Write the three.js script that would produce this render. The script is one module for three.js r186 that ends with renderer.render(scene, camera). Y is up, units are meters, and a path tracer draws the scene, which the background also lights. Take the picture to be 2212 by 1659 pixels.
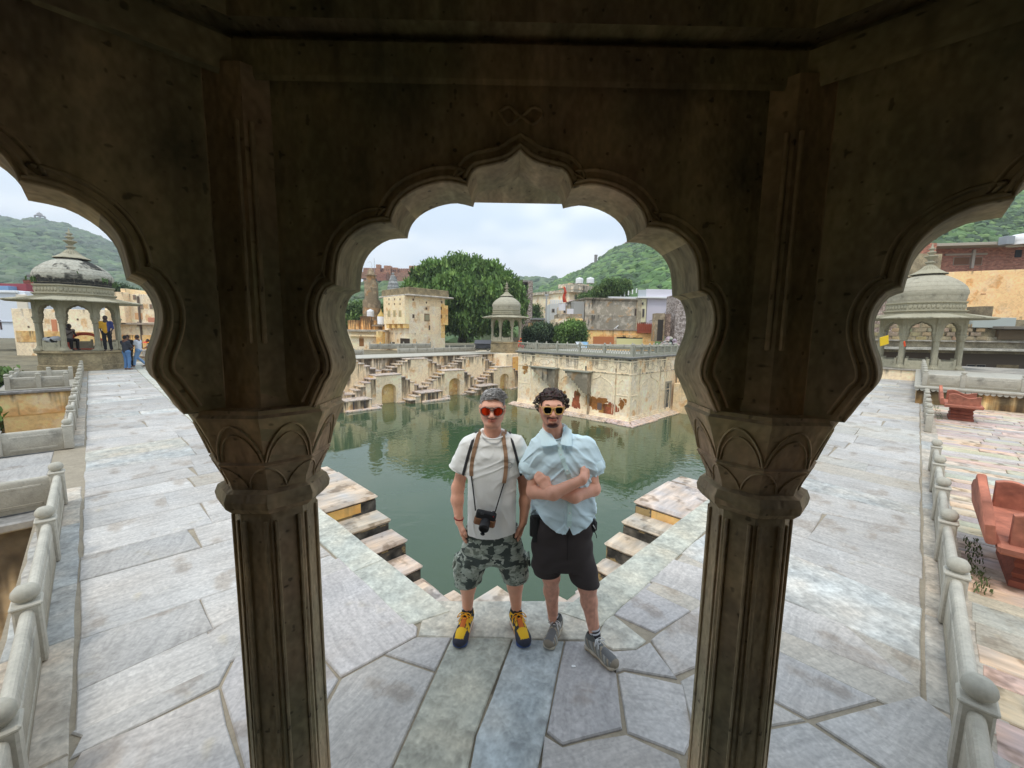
import * as THREE from 'three';
import { mergeGeometries, mergeVertices, toCreasedNormals } from 'three/addons/utils/BufferGeometryUtils.js';

// ---------------------------------------------------------------- camera, sky, sun, exposure
const scene = new THREE.Scene();
const EYE = 2.2, FPX = 888.3, PITCH = 0.1265, YAW = 0.0101, ROLL = 0.0146;
const camera = new THREE.PerspectiveCamera(2 * Math.atan(829.5 / FPX) * 180 / Math.PI, 4 / 3, 0.05, 6000);
camera.position.set(0, EYE, 0);
camera.rotation.set(-PITCH, -YAW, ROLL, 'YXZ');
camera.updateMatrixWorld(true);
const renderer = new THREE.WebGLRenderer({ antialias: true });
renderer.toneMapping = THREE.LinearToneMapping;
renderer.toneMappingExposure = 1.35;
renderer.shadowMap.enabled = true;

let seed = 7;
const nonIdx = (g) => g.index ? g['toNonIndexed']() : g;
const rnd = (a = 0, b = 1) => { seed = (seed + 0x6d2b79f5) | 0; let t = Math.imul(seed ^ (seed >>> 15), 1 | seed); t = (t + Math.imul(t ^ (t >>> 7), 61 | t)) ^ t; return a + (b - a) * (((t ^ (t >>> 14)) >>> 0) / 4294967296); };
const pick = (a) => a[Math.floor(rnd() * a.length) % a.length];
const clamp = (x, a = 0, b = 1) => Math.min(b, Math.max(a, x)), mix = (a, b, t) => a + (b - a) * t, sst = (a, b, x) => { const t = clamp((x - a) / (b - a)); return t * t * (3 - 2 * t); };
const hash = (x, y, z) => { let h = Math.imul(x | 0, 374761393) ^ Math.imul(y | 0, 668265263) ^ Math.imul(z | 0, 2147483647 - 1013904223); h = Math.imul(h ^ (h >>> 13), 1274126177); h = Math.imul(h ^ (h >>> 16), 2246822519); return ((h ^ (h >>> 15)) >>> 0) / 4294967296; };
function n2(x, y, px = 0, py = 0, s = 0) {                       // value noise, tiling with periods px, py
  const xi = Math.floor(x), yi = Math.floor(y), fx = x - xi, fy = y - yi, u = fx * fx * (3 - 2 * fx), v = fy * fy * (3 - 2 * fy);
  const w = (i, p) => p ? ((i % p) + p) % p : i, x0 = w(xi, px), x1 = w(xi + 1, px), y0 = w(yi, py), y1 = w(yi + 1, py);
  return mix(mix(hash(x0, y0, s), hash(x1, y0, s), u), mix(hash(x0, y1, s), hash(x1, y1, s), u), v);
}
function fbm(x, y, px, py, oct = 4, s = 0) { let a = 0.5, t = 0, m = 0; for (let i = 0; i < oct; i++) { t += a * n2(x, y, px, py, s + i * 17); m += a; a *= 0.55; x *= 2; y *= 2; px *= 2; py *= 2; } return t / m; }
function n3(x, y, z, s = 0) {
  const xi = Math.floor(x), yi = Math.floor(y), zi = Math.floor(z), fx = x - xi, fy = y - yi, fz = z - zi, u = fx * fx * (3 - 2 * fx), v = fy * fy * (3 - 2 * fy), w = fz * fz * (3 - 2 * fz);
  const h = (i, j, k) => hash(xi + i, yi + j, (zi + k) * 7 + s * 131);
  return mix(mix(mix(h(0, 0, 0), h(1, 0, 0), u), mix(h(0, 1, 0), h(1, 1, 0), u), v), mix(mix(h(0, 0, 1), h(1, 0, 1), u), mix(h(0, 1, 1), h(1, 1, 1), u), v), w);
}
{ // hazy overcast sky with bright breaks
  const W = 1024, H = 512, d = new Float32Array(W * H * 4);
  for (let r = 0; r < H; r++) for (let c = 0; c < W; c++) {
    const up = ((r + 0.5) / H - 0.5) * Math.PI, rd = ((c + 0.5) / W - 0.5) * 2 * Math.PI, y = Math.sin(up), x = Math.cos(rd) * Math.cos(up), z = Math.sin(rd) * Math.cos(up), o = (r * W + c) * 4;
    const yy = Math.max(y, 0), k = 1 / (yy + 0.22);
    const a = n3(x * k * 1.9 + 4, yy * 3, z * k * 1.9 + 9, 3) * 0.5 + n3(x * k * 4.3, yy * 7, z * k * 4.3, 5) * 0.3 + n3(x * k * 9, yy * 15, z * k * 9, 8) * 0.2;
    const b = n3(x * k * 1.1 + 40, yy * 2, z * k * 1.1, 11) * 0.6 + n3(x * k * 3 + 7, yy * 6, z * k * 3, 13) * 0.4;
    const bank = sst(0.38, 0.62, a), hot = sst(0.58, 0.78, a) * sst(0.4, 0.65, b), hz = Math.exp(-yy * 7), e = 1 + 0.35 * yy;
    const base = [mix(0.56, 0.76, bank), mix(0.67, 0.83, bank), mix(0.80, 0.91, bank)];
    for (let i = 0; i < 3; i++) { let v = base[i] * e; v = mix(v, [0.82, 0.88, 0.93][i], hz * 0.75); v = mix(v, 1.0 * e, hot * 0.75 * (1 - hz * 0.6)); d[o + i] = y < 0 ? [0.3, 0.3, 0.28][i] : v; }
    d[o + 3] = 1;
  }
  const t = new THREE.DataTexture(d, W, H, THREE.RGBAFormat, THREE.FloatType);
  t.mapping = THREE.EquirectangularReflectionMapping; t.magFilter = t.minFilter = THREE.LinearFilter; t.wrapS = THREE.RepeatWrapping; t.needsUpdate = true;
  scene.background = t; scene.environment = t;
}
const sun = new THREE.DirectionalLight(new THREE.Color(1, 0.95, 0.86), 1.25);
sun.position.set(-22, 70, 12); sun.target.position.set(0, 0, -20); sun.shadow.radius = 26; sun.castShadow = true;
Object.assign(sun.shadow.camera, { left: -60, right: 60, top: 60, bottom: -60, near: 1, far: 220 }); sun.shadow.mapSize.set(4096, 4096);
scene.add(sun, sun.target);
scene.fog = new THREE.FogExp2(new THREE.Color(0.80, 0.87, 0.93), 0.0006);

// ---------------------------------------------------------------- helpers
const Q = Math.SQRT1_2, V3 = (x, y, z) => new THREE.Vector3(x, y, z), PI = Math.PI;
const used = {};
const numbered = (n) => { const k = used[n] = (used[n] ?? -1) + 1; return k ? n + '_' + String(k).padStart(3, '0') : n; };
function tag(o, label, category, group, kind) { if (label) o.userData.label = label; if (category) o.userData.category = category; if (group) o.userData.group = group; if (kind) o.userData.kind = kind; return o; }
function thing(name, label, category, pos = [0, 0, 0], turn = 0, group) { const o = new THREE.Group(); o.name = numbered(name); o.position.set(...pos); o.rotation.y = turn; scene.add(o); return tag(o, label, category, group); }
function part(parent, name, geo, mat, label) { let ge = Array.isArray(geo) ? merge(geo) : geo; if (!ge.attributes.uv) ge = boxUV(ge); if (mat.vertexColors && !ge.attributes.color) paint(ge, 1, 1, 1); const m = new THREE.Mesh(ge, mat); m.name = name; m.castShadow = m.receiveShadow = true; if (label) m.userData.label = label; parent.add(m); return m; }
function sub(parent, name) { const g = new THREE.Group(); g.name = name; parent.add(g); return g; }
function struct(name, geo, mat, label) { const m = part(scene, numbered(name), geo, mat, label); m.userData.kind = 'structure'; return m; }
function copyOf(o, label, pos, turn, group) { const c = o.clone(); c.name = numbered(o.name.replace(/_\d{3}$/, '')); c.userData = { ...o.userData }; if (label) c.userData.label = label; if (group) c.userData.group = group; if (pos) c.position.set(...pos); if (turn !== undefined) c.rotation.y = turn; scene.add(c); return c; }
function merge(list) {
  const keepC = list.some((g) => g.attributes.color);
  return mergeGeometries(list.map((g) => { const n = g.index ? nonIdx(g) : g.clone(); for (const k of Object.keys(n.attributes)) if (!['position', 'normal', 'uv', 'color'].includes(k)) n.deleteAttribute(k); if (!n.attributes.normal) n.computeVertexNormals(); if (!n.attributes.uv) boxUV(n); if (keepC && !n.attributes.color) paint(n, 1, 1, 1); return n; }));
}
function boxUV(g0, s = 1, ox = 0, oy = 0) {                       // uv in metres from the face that each vertex belongs to
  const g = g0.index ? g0.toNonIndexed() : g0, p = g.attributes.position, uv = new Float32Array(p.count * 2), a = V3(), b = V3(), c = V3();
  for (let i = 0; i < p.count; i += 3) {
    a.fromBufferAttribute(p, i); b.fromBufferAttribute(p, i + 1); c.fromBufferAttribute(p, i + 2);
    const n = b.clone().sub(a).cross(c.clone().sub(a)), x = Math.abs(n.x), y = Math.abs(n.y), z = Math.abs(n.z);
    for (const [j, q] of [[0, a], [1, b], [2, c]]) { const U = y >= x && y >= z ? q.x : x > z ? q.z : q.x, W = y >= x && y >= z ? q.z : q.y; uv[(i + j) * 2] = U * s + ox; uv[(i + j) * 2 + 1] = W * s + oy; }
  }
  g.setAttribute('uv', new THREE.BufferAttribute(uv, 2)); if (!g.attributes.normal) g.computeVertexNormals();
  return g;
}
function paint(g, r, gg, b) { const n = g.attributes.position.count, c = new Float32Array(n * 3); for (let i = 0; i < n; i++) { c[i * 3] = r; c[i * 3 + 1] = gg; c[i * 3 + 2] = b; } g.setAttribute('color', new THREE.BufferAttribute(c, 3)); return g; }
function paintBy(g, f) { const p = g.attributes.position, n = g.attributes.normal, c = new Float32Array(p.count * 3); for (let i = 0; i < p.count; i++) { const r = f(p.getX(i), p.getY(i), p.getZ(i), n ? n.getY(i) : 0, n ? n.getZ(i) : 0); c[i * 3] = r[0]; c[i * 3 + 1] = r[1]; c[i * 3 + 2] = r[2]; } g.setAttribute('color', new THREE.BufferAttribute(c, 3)); return g; }
const lin = (r, g, b) => { const c = new THREE.Color().setRGB(r / 255, g / 255, b / 255, THREE.SRGBColorSpace); return [c.r, c.g, c.b]; };
function geoFrom(pos, idx, uv) { const g = new THREE.BufferGeometry(); g.setAttribute('position', new THREE.Float32BufferAttribute(pos, 3)); if (uv) g.setAttribute('uv', new THREE.Float32BufferAttribute(uv, 2)); if (idx) g.setIndex(idx); g.computeVertexNormals(); return g; }
function bx(x0, x1, y0, y1, z0, z1, ch = 0, jit = 0) {            // box, edges chamfered by ch
  let g;
  if (!ch) { g = new THREE.BoxGeometry(x1 - x0, y1 - y0, z1 - z0); g.translate((x0 + x1) / 2, (y0 + y1) / 2, (z0 + z1) / 2); return boxUV(g); }
  const P = {}, pos = [], L = [[x0, x1], [y0, y1], [z0, z1]], K = (s, ax) => s.join() + ax;
  for (const sx of [0, 1]) for (const sy of [0, 1]) for (const sz of [0, 1]) { const s = [sx, sy, sz], jv = jit ? [rnd(-jit, jit), rnd(-jit, jit), rnd(-jit, jit)] : [0, 0, 0]; for (let ax = 0; ax < 3; ax++) P[K(s, ax)] = s.map((b, i) => L[i][b] + (i === ax ? 0 : b ? -ch : ch) + jv[i]); }
  const cen = [(x0 + x1) / 2, (y0 + y1) / 2, (z0 + z1) / 2];
  const tri = (a, b, c) => { const e = [0, 1, 2].map((i) => b[i] - a[i]), f = [0, 1, 2].map((i) => c[i] - a[i]), n = [e[1] * f[2] - e[2] * f[1], e[2] * f[0] - e[0] * f[2], e[0] * f[1] - e[1] * f[0]], m = [0, 1, 2].map((i) => (a[i] + b[i] + c[i]) / 3 - cen[i]); if (n[0] * m[0] + n[1] * m[1] + n[2] * m[2] < 0) pos.push(...a, ...c, ...b); else pos.push(...a, ...b, ...c); };
  const quad = (a, b, c, d) => { tri(a, b, c); tri(a, c, d); };
  for (let ax = 0; ax < 3; ax++) for (const s of [0, 1]) { const [i, j] = [0, 1, 2].filter((k) => k !== ax), v = (a, b) => { const q = [0, 0, 0]; q[ax] = s; q[i] = a; q[j] = b; return P[K(q, ax)]; }; quad(v(0, 0), v(1, 0), v(1, 1), v(0, 1)); }
  for (let ax = 0; ax < 3; ax++) { const [i, j] = [0, 1, 2].filter((k) => k !== ax); for (const a of [0, 1]) for (const b of [0, 1]) { const v = (s, f) => { const q = [0, 0, 0]; q[ax] = s; q[i] = a; q[j] = b; return P[K(q, f)]; }; quad(v(0, i), v(1, i), v(1, j), v(0, j)); } }
  for (const sx of [0, 1]) for (const sy of [0, 1]) for (const sz of [0, 1]) { const s = [sx, sy, sz]; tri(P[K(s, 0)], P[K(s, 1)], P[K(s, 2)]); }
  return boxUV(geoFrom(pos));
}
const TF = Math.PI / 4;                                          // frame of the tank: x runs along the right path (v), -z along the left path (u)
const tb = (u0, u1, v0, v1, h0, h1, ch = 0, jit = 0) => bx(v0, v1, h0, h1, -u1, -u0, ch, jit);
const UV = (u, v, h = 0) => V3((v - u) * Q, h, -(u + v) * Q);
function tube(pts, r, seg = 24, rad = 6, closed = false) { return new THREE.TubeGeometry(new THREE.CatmullRomCurve3(pts.map((p) => p.isVector3 ? p : V3(...p)), closed, 'centripetal'), seg, r, rad, closed); }
function lathe(pts, seg = 24) { return new THREE.LatheGeometry(pts.map((p) => new THREE.Vector2(Math.max(p[0], 0.0001), p[1])), seg); }
function octLathe(pts, sharp = true, seg = 8) { let g = lathe(pts, seg); g.rotateY(PI / seg); g = nonIdx(g); g.deleteAttribute('normal'); g.computeVertexNormals(); return boxUV(g); }
const move = (g, x, y, z, ry = 0, rx = 0, rz = 0) => { if (rz) g.rotateZ(rz); if (rx) g.rotateX(rx); if (ry) g.rotateY(ry); return g.translate(x, y, z); };
function rayOf(x, y) {                                            // direction of a point of the photograph, for laying the place out
  const dx = x - 1106, dy = y - 829.5, c = Math.cos(ROLL), s = Math.sin(ROLL), X = dx * c + dy * s, Y = dy * c - dx * s, U = -(FPX * Math.sin(PITCH) + Y * Math.cos(PITCH)), W = FPX * Math.cos(PITCH) - Y * Math.sin(PITCH);
  return [X * Math.cos(YAW) + W * Math.sin(YAW), U, W * Math.cos(YAW) - X * Math.sin(YAW)];
}
const A = (x, y, w) => { const r = rayOf(x, y), t = w / r[2]; return V3(r[0] * t, EYE + r[1] * t, -w); };
const G = (x, y, h = 0) => { const r = rayOf(x, y), t = (h - EYE) / r[1]; return V3(r[0] * t, h, -r[2] * t); };
// ---------------------------------------------------------------- textures (sRGB values) and materials
function tex(w, h, f, metres, srgb = true) {
  const d = new Uint8Array(w * h * 4);
  for (let y = 0; y < h; y++) for (let x = 0; x < w; x++) { const c = f(x / w, y / h), o = (y * w + x) * 4; for (let i = 0; i < 3; i++) d[o + i] = clamp(c[i] ?? c[0]) * 255; d[o + 3] = 255; }
  const t = new THREE.DataTexture(d, w, h); t.wrapS = t.wrapT = THREE.RepeatWrapping; t.magFilter = THREE.LinearFilter; t.minFilter = THREE.LinearMipmapLinearFilter; t.generateMipmaps = true;
  if (srgb) t.colorSpace = THREE.SRGBColorSpace;
  t.repeat.set(1 / metres[0], 1 / metres[1]); t.needsUpdate = true; return t;
}
const grey = (v, tint = [1, 1, 1]) => [v * tint[0], v * tint[1], v * tint[2]];
function mat(o) { const m = new THREE.MeshPhysicalMaterial({ roughness: 0.85, ...o }); return m; }
const lc = (r, g, b) => new THREE.Color().setRGB(r / 255, g / 255, b / 255, THREE.SRGBColorSpace);
// slate with a grain along x
const slateF = (u, v) => {
  const wx = fbm(u * 3, v * 3, 3, 3, 3, 91) * 0.9, st = fbm(u * 5, (v + wx * 0.16) * 56, 5, 56, 3, 5), fine = fbm(u * 96, v * 96, 96, 96, 2, 9), bl = fbm(u * 4, v * 4, 4, 4, 4, 21), vein = Math.abs(fbm(u * 4, v * 9, 4, 9, 4, 33) - 0.5);
  let t = 0.73 + (st - 0.5) * 0.17 + (fine - 0.5) * 0.13 + (bl - 0.5) * 0.13; t -= sst(0.010, 0, vein) * 0.04 + sst(.62, .75, st) * .06; return t;
};
const T = {};
T.slate = tex(768, 768, (u, v) => { const t = slateF(u, v), w = fbm(u * 3, v * 3, 3, 3, 3, 55), rust = sst(0.6, 0.8, fbm(u * 5, v * 5, 5, 5, 4, 77)) * 0.12; return (() => { const sn = sst(.55, .72, fbm(u * 6 + 3, v * 4, 6, 4, 5, 131)), sc = sst(.70, .74, fbm(u * 40, v * 14, 40, 14, 3, 151)) * .03, q = t * (1 - sn * .13) + sc; return [q * (1.0 + w * 0.03 + rust * 0.4 + sn * .03), q * (0.988 + rust * 0.1), q * (0.968 - w * 0.03 - rust * .7 - sn * .03)]; })(); }, [1.7, 1.7]);
T.slateB = tex(768, 768, (u, v) => [slateF(u, v)], [1.7, 1.7], false);
const mott = (u, v) => { const a = fbm(u * 22, v * 22, 22, 22, 4, 3), b = fbm(u * 60 + a * 3, v * 60, 60, 60, 2, 4), c = fbm(u * 5, v * 5, 5, 5, 4, 6); return 0.735 + (a - 0.5) * 0.24 + (b - 0.5) * 0.17 + (c - 0.5) * 0.14; };
T.mottle = tex(512, 512, (u, v) => { const t = mott(u, v), w = fbm(u * 4, v * 4, 4, 4, 3, 66); return [t * (0.97 + w * 0.08), t * 1.0, t * (1.0 - w * 0.07)]; }, [1.3, 1.3]);
T.mottleB = tex(512, 512, (u, v) => [mott(u, v)], [1.3, 1.3], false);
const gran = (u, v) => 0.5 + (fbm(u * 64, v * 64, 64, 64, 3, 2) - 0.5) * 0.5 + (fbm(u * 8, v * 8, 8, 8, 4, 7) - 0.5) * 0.6;
T.grain = tex(512, 512, (u, v) => { const g = gran(u, v), s = sst(0.56, 0.8, fbm(u * 4, v * 4, 4, 4, 5, 31)); return grey(0.86 + (g - 0.5) * 0.2 - s * 0.16, [1, 0.99, 0.96]); }, [1.1, 1.1]);
T.grainB = tex(512, 512, (u, v) => [gran(u, v)], [1.1, 1.1], false);
// smoke-dark carved stone, pitted and streaked downwards
const darkF = (u, v) => { const st = fbm(u * 26, v * 3, 26, 3, 4, 12), bl = fbm(u * 4, v * 4, 4, 4, 5, 41), pit = sst(0.8, 0.88, fbm(u * 70, v * 70, 70, 70, 2, 71)), f = fbm(u * 110, v * 70, 110, 70, 2, 73); return [0.70 + (st - 0.5) * 0.3 + (bl - 0.5) * 0.5 + (f - .5) * .16 - pit * 0.2, pit, bl]; };
T.dark = tex(768, 768, (u, v) => { const [t, p, b] = darkF(u, v), gr = fbm(u * 5, v * 5, 5, 5, 3, 88); return [t * (0.98 + (b - 0.5) * 0.14), t * (0.93 + (gr - 0.5) * 0.12), t * (0.80 - (b - 0.5) * 0.1)]; }, [1.3, 1.3]);
T.darkB = tex(768, 768, (u, v) => { const [t, p] = darkF(u, v); return [clamp(0.5 + (t - 0.58) * 0.7 + (fbm(u * 80, v * 40, 80, 40, 2, 5) - 0.5) * 0.5)]; }, [1.3, 1.3], false);
// lime plaster: v = 0 at the top of a wall, black streaks run down from it; u repeats every 8 m, v covers 4 m
function plaster(base, streak, ochre, len, s) {
  return (u, v) => {
    const y = 1 - v, drip = fbm(u * 34, 2.5 + y * 2, 34, 0, 3, s), drip2 = fbm(u * 90, y * 3, 90, 0, 3, s + 9), run = sst(0.44, 0.7, drip * 0.45 + drip2 * 0.25 + fbm(u * 7, y * 1.2, 7, 0, 3, s + 77) * .3 + (streak - 0.5) * 0.6 - y / len), bl = fbm(u * 10, y * 5, 10, 5, 4, s + 3), fine = fbm(u * 80, y * 40, 80, 40, 3, s + 5);
    const pat = sst(0.52, 0.63, fbm(u * 9, y * 4.5, 9, 0, 4, s + 21) + ochre - 0.5), gr = fbm(u * 24, y * 12, 24, 0, 4, s + 31), pale = sst(0.5, 0.7, fbm(u * 14, y * 7, 14, 0, 4, s + 44));
    let c = base.map((b, i) => mix(b, [0.82, 0.63, 0.42][i], pat * 0.65)); c = c.map((b, i) => mix(b, [0.94, 0.89, 0.82][i], pale * 0.5));
    c = c.map((b) => b * (0.95 + fine * 0.2 + (bl - 0.5) * 0.16)); const k = run * (0.45 + 0.7 * gr) * 0.85;
    return c.map((b, i) => mix(b, [0.15, 0.13, 0.11][i], k));
  };
}
const cream = [0.90, 0.81, 0.67];
T.plStreak = tex(1024, 512, plaster(cream, 0.74, 0.42, 2.0, 100), [8, 4]);
T.plCream = tex(1024, 512, plaster([0.94, 0.855, 0.72], 0.36, 0.40, 1.6, 200), [8, 4]);
T.plOchre = tex(1024, 512, plaster([0.95, 0.83, 0.61], 0.42, 0.44, 2.2, 300), [8, 4]);
T.plBlock = tex(1024, 512, plaster([0.94, 0.86, 0.73], 0.62, 0.40, 1.15, 500), [8, 4]);
T.plGrey = tex(1024, 512, plaster([0.64, 0.60, 0.53], 0.40, 0.40, 3.0, 400), [8, 4]);
T.plB = tex(512, 512, (u, v) => [0.5 + (fbm(u * 40, v * 40, 40, 40, 4, 14) - 0.5) * 0.7 + (fbm(u * 8, v * 8, 8, 8, 4, 15) - 0.5) * 0.5], [2, 2], false);
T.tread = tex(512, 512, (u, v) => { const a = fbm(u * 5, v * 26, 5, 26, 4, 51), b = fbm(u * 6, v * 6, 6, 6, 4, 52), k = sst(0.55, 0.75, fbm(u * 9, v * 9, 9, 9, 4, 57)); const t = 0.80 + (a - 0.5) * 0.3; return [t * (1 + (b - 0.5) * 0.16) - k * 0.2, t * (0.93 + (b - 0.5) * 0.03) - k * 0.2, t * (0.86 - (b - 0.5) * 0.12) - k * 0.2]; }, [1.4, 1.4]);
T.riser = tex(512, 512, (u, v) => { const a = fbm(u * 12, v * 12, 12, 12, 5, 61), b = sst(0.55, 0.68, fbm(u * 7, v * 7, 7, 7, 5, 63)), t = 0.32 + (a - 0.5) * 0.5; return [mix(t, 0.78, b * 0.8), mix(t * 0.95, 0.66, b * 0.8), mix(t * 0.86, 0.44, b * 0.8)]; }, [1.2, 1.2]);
T.sand = tex(512, 512, (u, v) => { const a = fbm(u * 7, v * 7, 7, 7, 5, 81), b = fbm(u * 50, v * 50, 50, 50, 3, 82); return grey(0.8 + (a - 0.5) * 0.45 + (b - 0.5) * 0.25); }, [3, 3]);
T.brick = tex(512, 512, (u, v) => { const r = v * 40, row = Math.floor(r), q = u * 16 + (row % 2) * 0.5 + hash(row, 3, 3) * 0.3, j = Math.min(r - row, 1 - (r - row)) < 0.1 || (q - Math.floor(q)) < 0.05, t = hash(Math.floor(q) % 16, row, 5); const a = fbm(u * 12, v * 12, 12, 12, 4, 8); return j ? [0.55, 0.5, 0.45] : [0.55 + t * 0.2 + a * 0.1, 0.33 + t * 0.16 + a * 0.1, 0.26 + t * 0.14 + a * 0.1]; }, [4, 4]);
T.rubble = tex(512, 512, (u, v) => { let d1 = 9, d2 = 9, id = 0; const X = u * 22, Y = v * 26; for (let j = -1; j < 2; j++) for (let i = -1; i < 2; i++) { const cx = Math.floor(X) + i, cy = Math.floor(Y) + j, a = (cx + 22) % 22, b = (cy + 26) % 26, d = Math.hypot(cx + .2 + hash(a, b, 1) * .6 - X, (cy + .2 + hash(a, b, 2) * .6 - Y) * 1.3); if (d < d1) { d2 = d1; d1 = d; id = hash(a, b, 3); } else if (d < d2) d2 = d; } const e = sst(0, .22, d2 - d1), t = (.5 + id * .3) * (.5 + .5 * e) + (fbm(u * 60, v * 60, 60, 60, 2, 4) - .5) * .1; return [t * 1.02, t * (.92 + id * .05), t * (.86 + id * .08)]; }, [4, 4]);
T.cloth = tex(256, 256, (u, v) => [0.5 + (((Math.floor(u * 128) + Math.floor(v * 128)) % 2) - 0.5) * 0.2 + (fbm(u * 20, v * 20, 20, 20, 3, 3) - 0.5) * 0.5], [0.16, 0.16], false);
T.camo = tex(512, 512, (u, v) => { const wu = u + (fbm(u * 9, v * 9, 9, 9, 3, 1) - 0.5) * 0.09, wv = v + (fbm(u * 9, v * 9, 9, 9, 3, 2) - 0.5) * 0.05, a = fbm(wu * 8, wv * 13, 8, 13, 3, 3), b = fbm(wu * 9, wv * 15, 9, 15, 3, 4), c = fbm(wu * 16, wv * 22, 16, 22, 2, 5); let k = [0.60, 0.63, 0.58]; if (b > 0.53) k = [0.46, 0.49, 0.44]; if (c > 0.60) k = [0.68, 0.70, 0.65]; if (a > 0.55) k = [0.27, 0.30, 0.28]; const f = 0.95 + fbm(u * 120, v * 120, 120, 120, 2, 6) * 0.1; return k.map((x) => x * f); }, [0.42, 0.42]);
T.ripple = tex(1024, 1024, (u, v) => { const k = sst(0.44, 0.6, fbm(u * 4, v * 4, 4, 4, 3, 19)); return [0.5 + (fbm(u * 40 + fbm(u * 8, v * 8, 8, 8, 2, 40) * 2, v * 40, 40, 40, 3, 41) - 0.5) * (0.12 + 0.95 * k)]; }, [11, 11], false);
T.hill = tex(512, 512, (u, v) => { const a = fbm(u * 10, v * 10, 10, 10, 5, 14), b = fbm(u * 40, v * 40, 40, 40, 3, 15); return [0.24 + a * 0.28 + b * 0.1, 0.33 + a * 0.24 + b * 0.12, 0.17 + a * 0.14 + b * 0.06]; }, [60, 60]);
const vc = { vertexColors: true };
const M = {
  slate: mat({ map: T.slate, bumpMap: T.slateB, bumpScale: 0.006, roughness: 0.78, ...vc }),
  mottle: mat({ map: T.mottle, bumpMap: T.mottleB, bumpScale: 0.005, roughness: 0.78, ...vc }),
  mortar: mat({ map: T.grain, color: lc(182, 171, 154), bumpMap: T.grainB, bumpScale: 0.006, roughness: 0.95 }),
  rail: mat({ map: T.grain, color: lc(218, 214, 204), bumpMap: T.grainB, bumpScale: 0.003, roughness: 0.82, ...vc }),
  dark: mat({ map: T.dark, color: lc(250, 243, 228), bumpMap: T.darkB, bumpScale: 0.006, roughness: 0.9 }),
  soot: mat({ map: T.dark, color: lc(146, 134, 118), bumpMap: T.darkB, bumpScale: 0.006, roughness: 0.9 }),
  stone: mat({ map: T.dark, color: lc(235, 231, 218), bumpMap: T.darkB, bumpScale: 0.006, roughness: 0.9 }),
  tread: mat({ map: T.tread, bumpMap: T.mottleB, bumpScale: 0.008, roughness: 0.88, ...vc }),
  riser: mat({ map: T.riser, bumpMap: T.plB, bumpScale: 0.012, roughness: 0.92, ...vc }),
  plStreak: mat({ map: T.plStreak, bumpMap: T.plB, bumpScale: 0.012, roughness: 0.92, ...vc }),
  plCream: mat({ map: T.plCream, bumpMap: T.plB, bumpScale: 0.008, roughness: 0.92, ...vc }),
  plBlock: mat({ map: T.plBlock, bumpMap: T.plB, bumpScale: 0.008, roughness: 0.92, ...vc }),
  plOchre: mat({ map: T.plOchre, bumpMap: T.plB, bumpScale: 0.01, roughness: 0.92, ...vc }),
  plGrey: mat({ map: T.plGrey, bumpMap: T.plB, bumpScale: 0.01, roughness: 0.92, ...vc }),
  sand: mat({ map: T.sand, roughness: 0.92, ...vc }),
  brick: mat({ map: T.brick, roughness: 0.92, ...vc }),
  rubble: mat({ map: T.rubble, roughness: .95, ...vc }),
  black: mat({ color: lc(24, 23, 24), roughness: 0.5 }),
  iron: mat({ color: lc(34, 35, 34), roughness: 0.45, metalness: 0.4 }),
  white: mat({ map: T.sand, color: lc(240, 240, 240), roughness: 0.8, ...vc }),
  plain: mat({ roughness: 0.8, ...vc }),
  glassy: mat({ color: lc(20, 24, 28), roughness: 0.15 }),
};
const tint = (g, r = 1, gg = r, b = r) => paint(g, r, gg, b);
M.treadD = M.tread.clone(); M.treadD.side = THREE.DoubleSide;
M.plainD = M.plain.clone(); M.plainD.side = THREE.DoubleSide;
M.stoneW = mat({ map: T.sand, color: lc(196, 182, 152), bumpMap: T.plB, bumpScale: .02, roughness: .95, ...vc });
// ---------------------------------------------------------------- cusped arches and domed kiosks
const APO8 = (side) => side / 2 * (1 + Math.SQRT2);              // octagon through the pillar centres
const archPts = [[0, 2.664], [-.02, 2.646], [-.043, 2.634], [-.079, 2.625], [-.11, 2.618], [-.125, 2.606], [-.133, 2.588], [-.137, 2.574], [-.182, 2.583], [-.223, 2.578], [-.262, 2.565], [-.297, 2.545], [-.321, 2.52], [-.333, 2.494], [-.336, 2.479], [-.389, 2.474], [-.43, 2.452], [-.457, 2.425], [-.474, 2.392], [-.482, 2.345], [-.485, 2.318], [-.51, 2.306], [-.527, 2.274], [-.534, 2.238], [-.531, 2.203], [-.52, 2.165], [-.509, 2.132], [-.505, 2.102], [-.511, 2.075], [-.523, 2.058], [-.533, 2.036], [-.545, 2.012], [-.556, 1.988]];
const archCuts = [0, 7, 14, 20, 29, 32];
function halfArch(fine) {
  const out = [];
  for (let k = 0; k + 1 < archCuts.length; k++) { const seg = archPts.slice(archCuts[k], archCuts[k + 1] + 1).map((p) => V3(p[0], p[1], 0)), c = new THREE.CatmullRomCurve3(seg, false, 'centripetal'), n = fine ? (seg.length - 1) * 2 : Math.max(3, Math.round((seg.length - 1) * 0.6)), ps = c.getPoints(n); if (k) ps.shift(); out.push(...ps.map((p) => [p.x, p.y])); }
  return out;
}
function archLine(fine) { const h = halfArch(fine), l = h.map((p) => p).reverse(), r = h.slice(1).map((p) => [-p[0], p[1]]); return [...l, ...r]; }   // left foot to right foot
const archThick = 0.175;
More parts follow.
